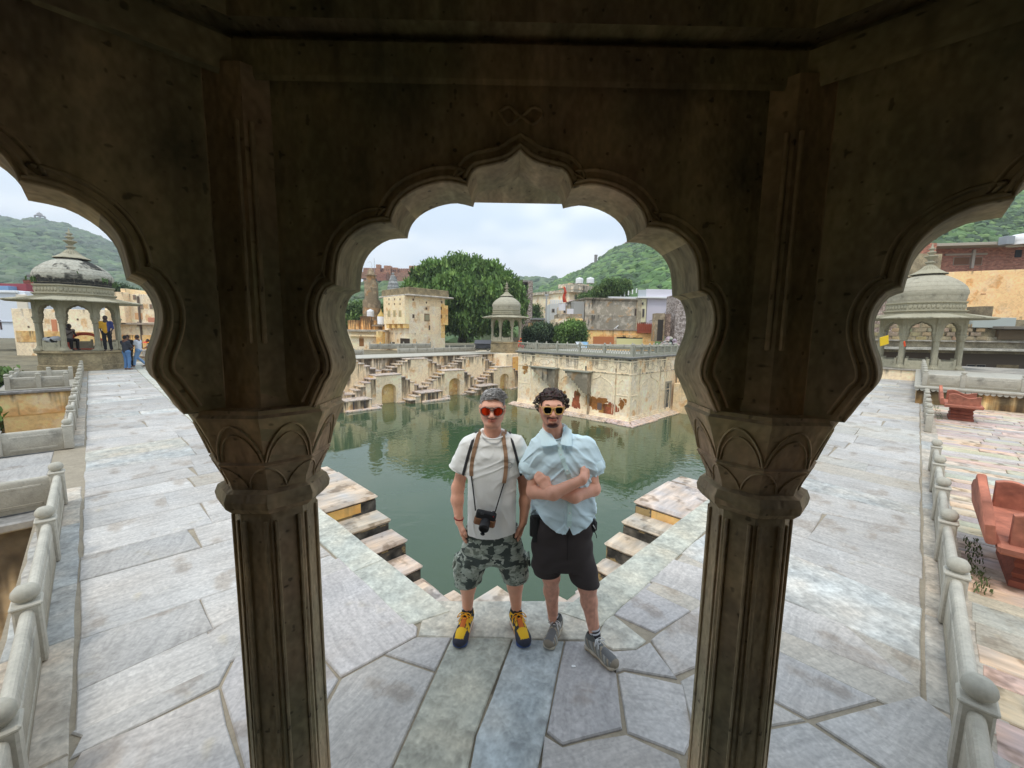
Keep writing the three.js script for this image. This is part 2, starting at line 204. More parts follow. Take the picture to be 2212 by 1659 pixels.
function archPlate(fine, top, half) {                              // local: face at z = 0 looking to +z, thickness behind
  const ln = archLine(fine), sh = new THREE.Shape();
  sh.moveTo(-half, top); sh.lineTo(-half, 1.986); for (const p of ln) sh.lineTo(p[0], p[1]); sh.lineTo(half, 1.986); sh.lineTo(half, top); sh.closePath();
  const g = new THREE.ExtrudeGeometry(sh, { depth: archThick, bevelEnabled: fine, bevelThickness: 0.004, bevelSize: 0.003, bevelSegments: 1, steps: 1 });
  g.translate(0, 0, -archThick); return boxUV(toCreasedNormals(g.index ? nonIdx(g) : g, 0.5));
}
function archMould(z, sgn, d0, w, hgt) {                           // a raised line that follows the cusps at distance d0
  const ln = archLine(true), n = ln.length, off = (d) => ln.map((p, i) => { const a = ln[Math.max(0, i - 1)], b = ln[Math.min(n - 1, i + 1)]; let tx = b[0] - a[0], ty = b[1] - a[1]; const L = Math.hypot(tx, ty) || 1; return [p[0] - ty / L * d, p[1] + tx / L * d]; });
  const rows = [[d0, 0], [d0 + w * 0.3, hgt], [d0 + w * 0.7, hgt], [d0 + w, 0]].map(([d, h]) => off(d).map((p) => [p[0], p[1], z + sgn * h])), pos = [], idx = [];
  rows.forEach((r) => r.forEach((p) => pos.push(...p)));
  for (let k = 0; k < 3; k++) for (let i = 0; i + 1 < n; i++) { const a = k * n + i, b = a + 1, c = a + n, d = c + 1; if (sgn > 0) idx.push(a, b, c, b, d, c); else idx.push(a, c, b, b, c, d); }
  return boxUV(geoFrom(pos, idx));
}
const CAPH = [[.135, 1.685]].slice(1).concat([[.135, 1.685], [.152, 1.69], [.172, 1.708], [.176, 1.728], [.166, 1.75], [.146, 1.757], [.150, 1.775], [.163, 1.80], [.176, 1.828], [.184, 1.836], [.178, 1.842], [.188, 1.868], [.206, 1.91], [.222, 1.945], [.232, 1.962], [.236, 1.972], [.226, 1.98]]).map(([r, h]) => [r * .87, h]);
function capRadius(y) { for (let i = 1; i < CAPH.length; i++) if (y <= CAPH[i][1]) { const a = CAPH[i - 1], b = CAPH[i]; return mix(a[0], b[0], clamp((y - a[1]) / (b[1] - a[1]))); } return 0.226; }
function onOct(phi, r, y) { const k = Math.floor((phi + PI / 8) / (PI / 4)) * PI / 4, q = r * Math.cos(PI / 8) / Math.cos(phi - k); return V3(Math.sin(phi) * q, y, Math.cos(phi) * q); }
// what stands on a floor at height 0, arch heights counted from the near kiosk's ground less its plinth
function kiosk(root, floor, fine, mt, mtIn, side = 1.5) {
  const APO = APO8(side), sx = side / 1.5;
  const F = 0.3 - floor, cx = APO / Math.cos(PI / 8), y = (h) => h - F, out = [];                 // profile heights -> own heights (floor of the near kiosk is 0.3)
  for (let k = 0; k < 8; k++) {
    const a = k * PI / 4 + PI / 8, px = Math.sin(a) * cx * (fine && Math.abs(Math.sin(a)) < .5 ? .972 : 1), pz = Math.cos(a) * cx, pl = sub(root, 'pillar'); pl.position.set(px, 0, pz); pl.rotation.y = 0;
    const base = [bx(-.19, .19, floor, floor + .09, -.19, .19, .012), move(octLathe([[.185, .09], [.17, .14], [.15, .17], [.155, .2], [.137, .23]].map((p) => [p[0], p[1] + floor])), 0, 0, 0)];
    part(pl, 'pillar_base', base, mt);
    const sh = [octLathe([[.118, floor + .22], [.111, y(1.69)]])];
    if (fine) for (let j = 0; j < 8; j++) { const f = j * PI / 4; for (const s of [-1, 1]) { const t = s * .03, ap = .1045; const g = bx(-.005, .005, floor + .3, y(1.66), -.005, .006, .002); sh.push(move(g, Math.sin(f) * ap + Math.cos(f) * t, 0, Math.cos(f) * ap - Math.sin(f) * t, f)); } }
    part(pl, 'shaft', sh, mt);
    const cap = [octLathe(CAPH.map((p) => [p[0], y(p[1])]))];
    if (fine) for (let j = 0; j < 8; j++) for (const [y0, y1, o, rr] of [[1.762, 1.826, 0.5, .0028], [1.845, 1.95, 0, .0038], [1.845, 1.925, 0, .0026]]) {
      const pts = []; for (let i = 0; i <= 12; i++) { const s = i / 12, e = rr === .0026 && o === 0 ? 0.86 : 0.97, h = mix(y0, y1, Math.pow(Math.sin(PI * s), 0.75)), ph = (j + o + 0.0 + (s - 0.5) * e) * PI / 4; const q = onOct(ph, capRadius(h) + .001, y(h)); pts.push(q); } cap.push(boxUV(tube(pts, rr, 20, 5)));
    }
    part(pl, 'capital', cap, mt);
    part(pl, 'pillar_neck', [octLathe([[.197, y(1.975)], [.197, y(1.99)], [.155, y(1.992)], [.148, y(2.03)], [.148, y(2.83)]]), ...(fine ? [0, 1, 2, 3, 4, 5, 6, 7].flatMap((j) => [-1, 1].map((s) => move(bx(-.006, .006, y(2.16), y(2.7), -.004, .008, .003), Math.sin(j * PI / 4) * .136 + Math.cos(j * PI / 4) * s * .04, 0, Math.cos(j * PI / 4) * .136 - Math.sin(j * PI / 4) * s * .04, j * PI / 4))) : [])], mt);
  }
  for (let k = 0; k < 8; k++) {
    const a = k * PI / 4, ap = APO - .0885, ar = archPlate(fine, 2.86, .64); ar.translate(0, -F, 0); if (sx !== 1) ar.scale(sx, 1, 1); ar.rotateY(PI); ar.translate(0, 0, ap); ar.rotateY(a);   // inner face at apothem ap looks at the centre
    const m = part(root, 'arch', ar, mt);
    if (fine) { const g = [archMould(0.004, 1, .005, .012, .006), archMould(0.004, 1, .028, .012, .007), boxUV(tube([[-.055, 2.75, 0.004], [-.03, 2.76, .01], [0, 2.74, .006], [.03, 2.76, .01], [.055, 2.75, .004], [.03, 2.72, .01], [0, 2.74, .004], [-.03, 2.72, .004], [-.055, 2.75, .004]], .005, 30, 5)), archMould(-archThick - .004, -1, .014, .02, .01)]; part(m, 'arch_moulding', g.map((q) => { q.translate(0, -F, 0); q.rotateY(PI); q.translate(0, 0, ap); q.rotateY(a); return q; }), mt); }
  }
  const oct = (list, name, m = mt) => part(root, name, octLathe(list.map(([r, h]) => [r / Math.cos(PI / 8), y(h)])), m);
  oct([[APO + .16, 2.83], [APO - .07, 2.83], [APO - .115, 2.80], [APO - .118, 2.812], [APO - .118, 2.89], [APO - .09, 2.893], [APO - .09, 2.915], [APO - .15, 2.918], [APO - .16, 3.02], [APO - .2, 3.03], [APO - .23, 3.1], [APO * .66, 3.5], [APO * .39, 3.78], [.25, 3.9], [0.001, 3.93]], 'inner_cornice', mtIn);
  return { y, oct, APO, sx };
}
function kioskRoof(root, { y, oct, APO, sx }, mt, mtDome, over = .70) {
  // sloping stone eave: one slab on each side, mitred
  for (let k = 0; k < 8; k++) {
    const a = k * PI / 4, t = Math.tan(PI / 8), r0 = APO + .06, r1 = APO + over, pos = [], P = (r, s, h) => [r * t * s, y(h), r], th = .045;
    const q = [P(r0, -1, 3.03), P(r0, 1, 3.03), P(r1, 1, 2.81), P(r1, -1, 2.81)], b = q.map((p) => [p[0], p[1] - th, p[2]]), f = (A1, B, C, D) => pos.push(...A1, ...B, ...C, ...A1, ...C, ...D);
    f(q[0], q[3], q[2], q[1]); f(b[0], b[1], b[2], b[3]); f(q[3], b[3], b[2], q[2]); f(q[1], q[2], b[2], b[1]); f(q[0], b[0], b[3], q[3]);
    const g = boxUV(geoFrom(pos)), ribs = []; for (const s of [-.66, -.33, 0, .33, .66]) { const e = bx(-.018, .018, 0, .018, 0, (over - .06) * 1.06, 0); e.rotateX(Math.atan2(.22, over - .06)); e.translate(s * .62 * sx, y(3.03), r0); ribs.push(e); }
    part(root, 'eave_slab', [g, ...ribs].map((e) => e.rotateY(a)), mt);
  }
  oct([[APO + .02, 2.95], [APO + .02, 3.12], [APO + .1, 3.15], [APO + .1, 3.19], [APO - .02, 3.2], [APO - .02, 3.52], [APO + .05, 3.55], [APO + .05, 3.6], [APO - .1, 3.62]], 'drum', mt);
  const bal = []; for (let k = 0; k < 8; k++) for (let i = -3; i <= 3; i++) { const d = new THREE.SphereGeometry(.085, 8, 5); d.scale(1, 1.45, .35); d.translate(i * .2 * sx, y(3.36), APO - .015); d.rotateY(k * PI / 4); bal.push(d.toNonIndexed()); }
  part(root, 'drum_frieze', bal, mt);
  const prof = []; for (let i = 0; i <= 14; i++) { const t = i / 14, h = 3.6 + t * 1.5, r = t < 0.25 ? mix(1.66, 1.72, Math.sin(t / .25 * PI / 2)) : 1.72 * Math.pow(Math.cos((t - .25) / .75 * PI / 2), 0.72) + .18 * t; prof.push([r * (sx < 1 ? .86 : 1), y(h)]); }
  const dm = lathe(prof, 40), dp = dm.attributes.position; dm.deleteAttribute('uv');
  part(root, 'dome', boxUV(dm), mtDome);
  const blocks = []; for (let j = 1; j < 11; j += 2) { const [r, h] = prof[j]; blocks.push(new THREE.TorusGeometry(r - .001, .006, 4, 48).rotateX(PI / 2).translate(0, h, 0)); for (let i = 0; i < 12; i++) { const a = (i + (j % 4 < 2) * .5) / 12 * 2 * PI, [r2, h2] = prof[j + 2] ?? prof[j]; blocks.push(tube([[Math.sin(a) * r, h, Math.cos(a) * r], [Math.sin(a) * (r + r2) / 2, (h + h2) / 2, Math.cos(a) * (r + r2) / 2], [Math.sin(a) * r2, h2, Math.cos(a) * r2]], .006, 2, 4)); } }
  part(root, 'dome_joints', blocks.map((g) => boxUV(g)), M.mortar).userData.kind = 'stuff';
  const pet = []; for (let i = 0; i < 20; i++) { const g = tube([[.62, 4.86, 0], [.56, 4.9, 0], [.34, 5.06, 0], [.16, 5.26, 0]].map((p) => [p[0], y(p[1] + .18), 0]), .05, 6, 5); g.rotateY(i / 20 * 2 * PI); pet.push(boxUV(g)); }
  part(root, 'lotus_cap', [...pet, boxUV(lathe([[.72, 4.84], [.7, 4.89], [.62, 4.92], [.5, 5.0], [.3, 5.12], [.16, 5.27], [.1, 5.4]].map((p) => [p[0], y(p[1] + .18)]), 24))], mt);
  part(root, 'finial', boxUV(lathe([[.1, 5.36], [.19, 5.42], [.19, 5.47], [.09, 5.5], [.1, 5.58], [.2, 5.68], [.27, 5.72], [.27, 5.76], [.1, 5.79], [.08, 5.86], [.17, 5.92], [.18, 5.96], [.08, 5.99], [.07, 6.06], [.13, 6.1], [.13, 6.14], [.05, 6.17], [.03, 6.3], [0, 6.42]].map((p) => [p[0], y(p[1] + .18)]), 14)), mt);
}
{
  const P = thing('stone_pavilion', 'dark stone pavilion with cusped arches that frames the whole view', 'pavilion', [0.0238, 0, 0.601]);
  const ks = kiosk(P, 0.3, true, M.dark, M.dark), APO = ks.APO;
  kioskRoof(P, ks, M.stone, M.stone);
  for (const k of [6, 7, 0, 1, 2]) part(P, 'screen_wall', move(bx(-.62, .62, .3, 2.7, -.1, .02), Math.sin(k * PI / 4) * (APO + .02), 0, Math.cos(k * PI / 4) * (APO + .02), k * PI / 4), M.soot);
  part(P, 'plinth', octLathe([[2.24, -.4], [2.24, .22], [2.27, .24], [2.27, .3], [0.001, .3]]), M.soot);
}
// ---------------------------------------------------------------- paving
// a slab: polygon of ground points [x, w] (w away from the camera), grain along angle
function slabGeo(poly, top, grain, col, rough = 1, thick = 0.05) {
  let pts = []; const n = poly.length;
  let area = 0; for (let i = 0; i < n; i++) { const a = poly[i], b = poly[(i + 1) % n]; area += a[0] * b[1] - b[0] * a[1]; } if (area < 0) poly = poly.slice().reverse();
  for (let i = 0; i < n; i++) { const a = poly[i], b = poly[(i + 1) % n], L = Math.hypot(b[0] - a[0], b[1] - a[1]), k = Math.max(1, Math.min(6, Math.round(L / 0.28))); for (let j = 0; j < k; j++) { const t = j / k, e = j ? rnd(-.009, .009) * rough : 0; pts.push([mix(a[0], b[0], t) - (b[1] - a[1]) / L * e, mix(a[1], b[1], t) + (b[0] - a[0]) / L * e]); } }
  const m = pts.length, inset = (d) => pts.map((p, i) => { const a = pts[(i + m - 1) % m], b = pts[(i + 1) % m]; let e1 = [p[0] - a[0], p[1] - a[1]], e2 = [b[0] - p[0], b[1] - p[1]]; const l1 = Math.hypot(...e1) || 1, l2 = Math.hypot(...e2) || 1; let nx = -e1[1] / l1 - e2[1] / l2, ny = e1[0] / l1 + e2[0] / l2; const l = Math.hypot(nx, ny) || 1, s = d / Math.max(.5, l / 2); return [p[0] + nx / l * s, p[1] + ny / l * s]; });
  const g0 = .003, r0 = inset(g0), r1 = inset(g0 + .007), pos = [], cg = Math.cos(grain), sg = Math.sin(grain), ox = rnd(0, 9), oy = rnd(0, 9), uv = [], P = (p, h) => { pos.push(p[0], h, -p[1]); uv.push((p[0] * cg + p[1] * sg) + ox, (-p[0] * sg + p[1] * cg) + oy); };
  for (let i = 0; i < m; i++) { const j = (i + 1) % m; P(r0[i], top - thick); P(r0[j], top - thick); P(r0[j], top - .008); P(r0[i], top - thick); P(r0[j], top - .008); P(r0[i], top - .008); P(r0[i], top - .008); P(r0[j], top - .008); P(r1[j], top); P(r0[i], top - .008); P(r1[j], top); P(r1[i], top); }
  const tri = THREE.ShapeUtils.triangulateShape(r1.map((p) => new THREE.Vector2(...p)), []); for (const t of tri) for (const k of t) P(r1[k], top);
  const g = geoFrom(pos, null, uv); return paint(g, ...col);
}
const uvw = (u, v) => [(v - u) * Q, (u + v) * Q];
const slateCol = () => { const t = rnd(.80, 1.06), k = rnd(); return k < .1 ? [t * 1.04, t * .99, t * .9] : k < .2 ? [t * .98, t * .98, t * .94] : [t, t, t]; };
function bed(name, poly, top) { const sh = new THREE.Shape(poly.map((p) => new THREE.Vector2(p[0], p[1]))), g = new THREE.ShapeGeometry(sh); g.rotateX(-PI / 2); g.translate(0, top, 0); return struct(name, boxUV(g), M.mortar); }
// left and right arms of the terrace walk, slabs laid across it
for (const side of [0, 1]) {
  const pt = (a, b) => side ? uvw(b, a) : uvw(a, b);              // a along the walk, b across it
  const walk = bed('path', [[-.62, 1.55], [-.62, 31], [1.79, 31], [1.79, 1.55]].map(([b, a]) => pt(a, b)), -0.014);
  let a = side ? 3.2 : 3.05, skew = 0;
  while (a < 30.6) {
    const w = rnd(.45, 1.0), cuts = [-.235], inner = 1.49; let b = -.235; for (;;) { b += rnd(.6, 1.6); if (b > inner - .35) break; cuts.push(b); } cuts.push(inner);
    const s2 = rnd(-.22, .22);
    for (let k = 0; k + 1 < cuts.length; k++) {
      const e = (bb, up) => (up ? s2 : skew) * (bb - .6) / .9, j = () => rnd(-.012, .012), b0 = cuts[k], b1 = cuts[k + 1], sl = rnd(-.05, .05);
      const poly = [[a + e(b0, 0), b0 + j()], [a + e(b1, 0), b1 + j()], [a + w + e(b1, 1), b1 + j() + sl * (k + 2 < cuts.length)], [a + w + e(b0, 1), b0 + j()]];
      part(walk, 'flagstone', slabGeo(poly.map((p) => pt(...p)), rnd(-.003, .003), (side ? PI * .75 : PI * .25) + rnd(-.12, .12) + (rnd() < .14 ? 1.2 : 0), slateCol()), rnd() < .16 ? M.mottle : M.slate);
    }
    a += w; skew = s2;
  }
  // long dusty border stones under the railing and greenish coping along the water
  for (let q = side ? 1.95 : 1.9; q < 30.5;) { const L = rnd(.8, 1.7); if (!(q > 7.2 && q < 10.2 && !side)) part(walk, 'border_stone', slabGeo([[q, -.6], [q + L, -.6], [q + L, -.252], [q, -.252]].map((p) => pt(...p)), -.004, (side ? PI * .25 : PI * .75), pick([[.98, .86, .74], [.95, .85, .75], [.9, .84, .78], [.84, .83, .82]])), M.mottle); q += L; }
  for (let q = 2.42; q < 30.4;) { const L = rnd(1.0, 1.9), top = q < 2.5 ? .0 : 0; part(walk, 'coping_stone', slabGeo([[q + (q < 2.5 ? .1 : 0), 1.5], [q + L, 1.5], [q + L, 1.82], [q, 1.82]].map((p) => pt(...p)), .004, (side ? PI * .25 : PI * .75), side ? [1.0, 1.0, .9] : [1.0, 1.01, .93]), M.mottle); q += L; }
}
{ // the corner where the two men stand: slabs read one by one
  const corner = bed('path', [[-2.6, -.6], [-2.6, 1.4], [-1.7, 3.9], [-.6, 3.0], [-.52, 3.08], [.54, 3.08], [.66, 3.0], [1.9, 3.9], [2.8, 1.6], [2.8, -.6]], -0.018);
  const S = [
    [[[-.63, 2.74], [-.64, 2.92], [-.55, 3.14], [.57, 3.14], [.75, 2.93], [.61, 2.71], [.43, 2.71]], 0, [1.06, 1.02, .93], 1],
    [[[.77, 2.93], [.86, 2.985], [1.03, 2.71], [.93, 2.63], [.76, 2.62], [.66, 2.7]], 1, [1.08, 1.04, .95], 1],
    [[[-.82, 2.57], [-.64, 2.73], [-.38, 2.73], [-.45, 2.43]], .6, [.98, .98, 1.0], 0],
    [[[-.38, 2.73], [.06, 2.72], [-.02, 2.47], [-.155, 2.0], [-.24, 1.2], [-.72, 1.2], [-.56, 1.82], [-.49, 2.18], [-.44, 2.43]], 1.3, [.90, .90, .80], 1],
    [[[.06, 2.72], [.43, 2.7], [.345, 2.41], [.18, 1.83], [.06, 1.2], [-.235, 1.2], [-.15, 2.0], [-.01, 2.47]], 1.25, [.80, .87, .93], 1],
    [[[.435, 2.7], [.60, 2.7], [.735, 2.42], [.67, 2.04], [.47, 1.99], [.32, 1.95], [.24, 2.02], [.35, 2.41]], 1.35, [.83, .84, .89], 0],
    [[[.74, 2.42], [.79, 2.44], [1.14, 2.34], [1.05, 2.0], [.96, 1.9], [.69, 2.02]], -.15, [.98, .98, 1.0], 0],
    [[[.225, 2.005], [.32, 1.94], [.46, 1.975], [.68, 2.01], [.92, 1.88], [.84, 1.2], [.07, 1.2]], .3, [.95, .95, .97], 0],
    [[[.615, 2.7], [.66, 2.695], [.76, 2.61], [.92, 2.625], [1.05, 2.7], [1.12, 2.38], [.79, 2.45], [.735, 2.43]], .9, [.97, .97, .99], 0],
    [[[-1.62, 3.77], [-.65, 2.83], [-.64, 2.74], [-.83, 2.565], [-1.04, 2.375], [-2.0, 3.25]], 2.3, [1.03, 1.02, 1.05], 0],
    [[[-1.035, 2.37], [-.82, 2.56], [-.45, 2.42], [-.5, 2.18], [-.565, 1.82], [-.73, 1.2], [-1.1, 1.2]], 1.1, [1.0, 1.0, 1.0], 0],
    [[[-2.0, 3.24], [-1.05, 2.365], [-1.11, 1.6], [-1.75, 2.3]], 1.9, [.98, .98, 1.02], 0],
    [[[-1.75, 2.29], [-1.11, 1.59], [-1.11, 1.2], [-1.9, 1.2], [-2.2, 1.9]], .5, [1.0, 1.0, 1.02], 0],
    [[[-2.28, 1.98], [-2.22, 1.86], [-1.77, 2.31], [-2.02, 3.25], [-2.36, 2.0]], .8, [1, 1, 1], 0],
    [[[1.26, 3.43], [1.45, 3.29], [1.63, 3.13], [1.12, 2.79], [.86, 2.99]], .5, [.98, .98, 1.02], 0],
    [[[1.63, 3.125], [1.9, 2.95], [1.35, 2.5], [1.1, 2.4], [1.06, 2.72], [1.14, 2.785]], .7, [1.02, 1.0, 1.0], 0],
    [[[1.27, 3.44], [1.47, 3.30], [1.64, 3.135], [2.05, 3.5], [1.62, 3.82]], .9, [1.0, 1.0, 1.02], 0],
    [[[1.13, 2.37], [1.36, 2.485], [1.75, 2.1], [1.06, 1.98]], .2, [1.0, .99, .98], 0],
    [[[1.37, 2.5], [1.92, 2.94], [2.6, 2.3], [1.77, 2.11]], .75, [1.0, 1.0, 1.02], 0],
    [[[.965, 1.89], [1.06, 1.97], [1.75, 2.09], [2.1, 1.6], [1.5, 1.2], [.86, 1.2]], .25, [.99, .99, 1.0], 0],
    [[[1.79, 2.085], [2.58, 2.27], [2.66, 1.85], [2.12, 1.6]], .5, [1.0, 1.0, 1.01], 0],
    [[[1.93, 2.945], [2.06, 3.49], [2.62, 2.9], [2.62, 2.32]], .7, [1.02, 1.02, 1.03], 0],
  ];
  for (const [poly, gr, c, k] of S) part(corner, 'flagstone', slabGeo(poly, rnd(-.003, .003), gr, c.map((x) => x * .97), 1, .03), k ? M.mottle : M.slate);
}
// ---------------------------------------------------------------- the tank: water, walls, zigzag stairs
const WL = -3.4;
{
  const g = new THREE.PlaneGeometry(32, 32, 1, 1); g.rotateX(-PI / 2); g.translate(15.5, WL, -15.5); g.rotateY(TF);
  const w = struct('water', boxUV(g), mat({ color: lc(64, 84, 58), roughness: 0.02, ior: 1.5, bumpMap: T.ripple, bumpScale: 0.007, specularIntensity: 1 })); w.material.name = 'green water';
}
const stepCol = () => { const t = rnd(.86, 1.05); return [t, t * rnd(.95, 1), t * rnd(.9, 1)]; };
function stair(parent, u0, u1, v0, v1, top, bot, outerU) {         // one block of a stair: stained riser body, worn tread on it, lip over the front
  const t = .09, b = part(parent, 'step', [(() => { const g = tb(u0, u1, v0, v1, bot, top - t, .012, .006); g.translate(0, -top, 0); boxUV(g, 1, rnd(0, 8), 0); g.translate(0, top, 0); return g; })()], rnd() < .72 ? M.plStreak : M.plBlock);
  paint(b.geometry, 1, .98, .95); part(b, 'tread', tint(tb(u0 - .045, u1, v0 - .03, v1 + .03, top - t, top, .02, .006), ...stepCol()), M.tread);
  return b;
}
const tankTop = -0.06;
function tankWall(name, label, u0, u1, v0, v1) { const t = thing(name, label, 'wall', [0, 0, 0], TF); part(t, 'wall_face', tb(u0, u1, v0, v1, -5, tankTop, .01), M.plStreak); return t; }
// far left wall with two tiers of zigzag stairs
{
  const t = tankWall('tank_wall', 'stained plaster tank wall on the far side with zigzag stairs and two arched niches', 30.5, 31.1, 5.5, 31);
  part(t, 'wall_cap', tint(tb(30.28, 31.1, 5.5, 30.3, -.05, .03, .015), .95, .95, .95), M.rail);
  for (const c of [6.65, 12.75, 18.85, 24.95]) {                   // upper tier
    stair(t, 29.45, 30.5, c - .98, c + .98, -.1, -5);
    for (let k = 1; k <= 4; k++) for (const s of [-1, 1]) { const a = c + s * (.98 + (k - 1) * .46), b = a + s * .46; stair(t, 29.45 + k * .012, 30.5, Math.min(a, b), Math.max(a, b), -.1 - k * .2, -5); }
  }
  for (const c of [9.55, 15.6, 21.85, 27.95]) {                    // lower tier, half a step along, with a niche under each landing
    const arch = (w, h) => { const s = new THREE.Shape(); s.moveTo(-w, 0); s.lineTo(-w, h); s.absarc(0, h, w, PI, 0, true); s.lineTo(w, 0); return s; };
    const sh = new THREE.Shape(); sh.moveTo(-1.05, -5); sh.lineTo(1.05, -5); sh.lineTo(1.05, -1.24); sh.lineTo(-1.05, -1.24);
    const hole = new THREE.Path(); hole.moveTo(-.62, -5.0 + .01); hole.lineTo(-.62, -2.42); hole.quadraticCurveTo(-.6, -1.9, 0, -1.86); hole.quadraticCurveTo(.6, -1.9, .62, -2.42); hole.lineTo(.62, -4.99); sh.holes.push(hole);
    const g = new THREE.ExtrudeGeometry(sh, { depth: .42, bevelEnabled: true, bevelSize: .015, bevelThickness: .015, bevelSegments: 1 }); g.translate(c, 0, -28.82);
    const b = part(t, 'niche_block', [boxUV(nonIdx(g))], M.plCream); part(b, 'niche_back', [tint(tb(28.83, 30.5, c - 1.03, c + 1.03, -5, -1.26), .93, .86, .74)], M.plOchre); part(b, 'tread', [tint(tb(28.33, 29.5, c - 1.09, c + 1.09, -1.24, -1.15, .02, .006), ...stepCol())], M.tread);
    for (let k = 1; k <= 5; k++) for (const s of [-1, 1]) { const a = c + s * (1.05 + (k - 1) * .4), d = a + s * .4; stair(t, 28.4 + k * .012, 29.5, Math.min(a, d), Math.max(a, d), -1.15 - k * .24, -5); }
    part(t, 'skirt', [tint(tb(28.1, 28.5, c - 2.6, c - .66, -5, -3.28, .06, .03), .95, .92, .88), tint(tb(28.1, 28.5, c + .66, c + 2.6, -5, -3.28, .06, .03), .95, .92, .88)], M.tread);
  }
  for (const c of [6.5, 12.5, 18.6, 24.8]) { stair(t, 27.2, 28.6, c - .95, c + 1.1, -2.62, -5); stair(t, 27.25, 28.5, c - 1.4, c - .95, -2.86, -5); stair(t, 27.3, 28.5, c - 1.85, c - 1.4, -3.1, -5); part(t, 'skirt', tint(tb(26.9, 27.5, c - .9, c + 1.7, -5, -3.25, .07, .04), 1, .95, .93), M.tread); for (const o of [-.25, .55]) part(t, 'drain_stain', tint(tb(27.14, 27.2, c + o - .05, c + o + .05, -5, -2.72), .13, .11, .1), M.sand); }
}
{ // far right wall behind the plaster block
  const t = tankWall('tank_wall', 'stained tank wall beside the right end of the cream water building', 1.6, 31, 30.6, 31.3);
  for (const c of [11.2, 24.0]) { stair(t, c - 1, c + 1, 29.5, 30.6, -.1, -5); for (let k = 1; k <= 5; k++) for (const s of [-1, 1]) { const a = c + s * (1 + (k - 1) * .45), b = a + s * .45; stair(t, Math.min(a, b), Math.max(a, b), 29.5 + k * .012, 30.6, -.1 - k * .22, -5); } }
  part(t, 'broken_buttress', tint(tb(10.2, 12.2, 29.0, 30.6, -5, -1.3, .05, .03), .95, .92, .85), M.plStreak);
}
// near walls and the stairs that come down towards the corner
for (const side of [0, 1]) {
  const f = (a0, a1, b0, b1, h0, h1, ch, j) => side ? tb(b0, b1, a0, a1, h0, h1, ch, j) : tb(a0, a1, b0, b1, h0, h1, ch, j);
  const t = thing('tank_stair', side ? 'worn stone stair going down to the water beside the right pillar' : 'worn stone stair going down to the water beside the left pillar', 'stairs', [0, 0, 0], TF);
  part(t, 'wall_face', f(1.6, 31, 1.2, 1.79, -5, -.06), M.plStreak);
  const front = side ? [5.36, 4.98, 4.6, 4.3] : [5.33, 4.96, 4.58, 4.2], hs = side ? [-.2, -.37, -.55, -.76] : [-.14, -.36, -.53, -.72];
  for (let k = 4; k < 9; k++) { front.push(front[k - 1] - .36); hs.push(hs[k - 1] - .18); }
  let far = side ? 6.5 : 6.65;
  front.forEach((a, k) => {
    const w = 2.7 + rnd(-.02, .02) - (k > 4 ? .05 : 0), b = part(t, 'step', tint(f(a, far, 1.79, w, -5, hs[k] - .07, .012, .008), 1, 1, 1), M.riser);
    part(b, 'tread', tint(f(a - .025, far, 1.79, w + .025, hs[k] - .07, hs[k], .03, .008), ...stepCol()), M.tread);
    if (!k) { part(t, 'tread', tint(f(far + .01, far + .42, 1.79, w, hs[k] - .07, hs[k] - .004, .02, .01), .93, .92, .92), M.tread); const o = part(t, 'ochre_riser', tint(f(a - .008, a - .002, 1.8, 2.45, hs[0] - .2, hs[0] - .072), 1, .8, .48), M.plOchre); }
    far = a;
  });
}
{ // rough stones under the corner slab
  const t = thing('corner_step', 'rough broken corner steps under the slab at the water edge', 'steps', [0, 0, 0], TF);
  part(t, 'wall_face', tb(1.2, 2.2, 1.2, 2.2, -5, -.1), M.plStreak);
  for (const [u, v, h, s] of [[2.66, 2.56, -.2, 0], [2.3, 2.72, -.24, 0], [3.34, 2.22, -.3, .2], [2.9, 2.35, -.36, 0], [2.15, 3.22, -.32, .2], [2.42, 2.96, -.42, 0], [2.85, 2.78, -.55, 0], [3.4, 2.62, -.62, .1], [2.6, 3.4, -.62, .1]])
    part(t, 'corner_stone', tint(tb(1.6, u, 1.6, v, -5, h, .05, .02), ...stepCol().map((x) => x * 1.02)), M.tread);
}
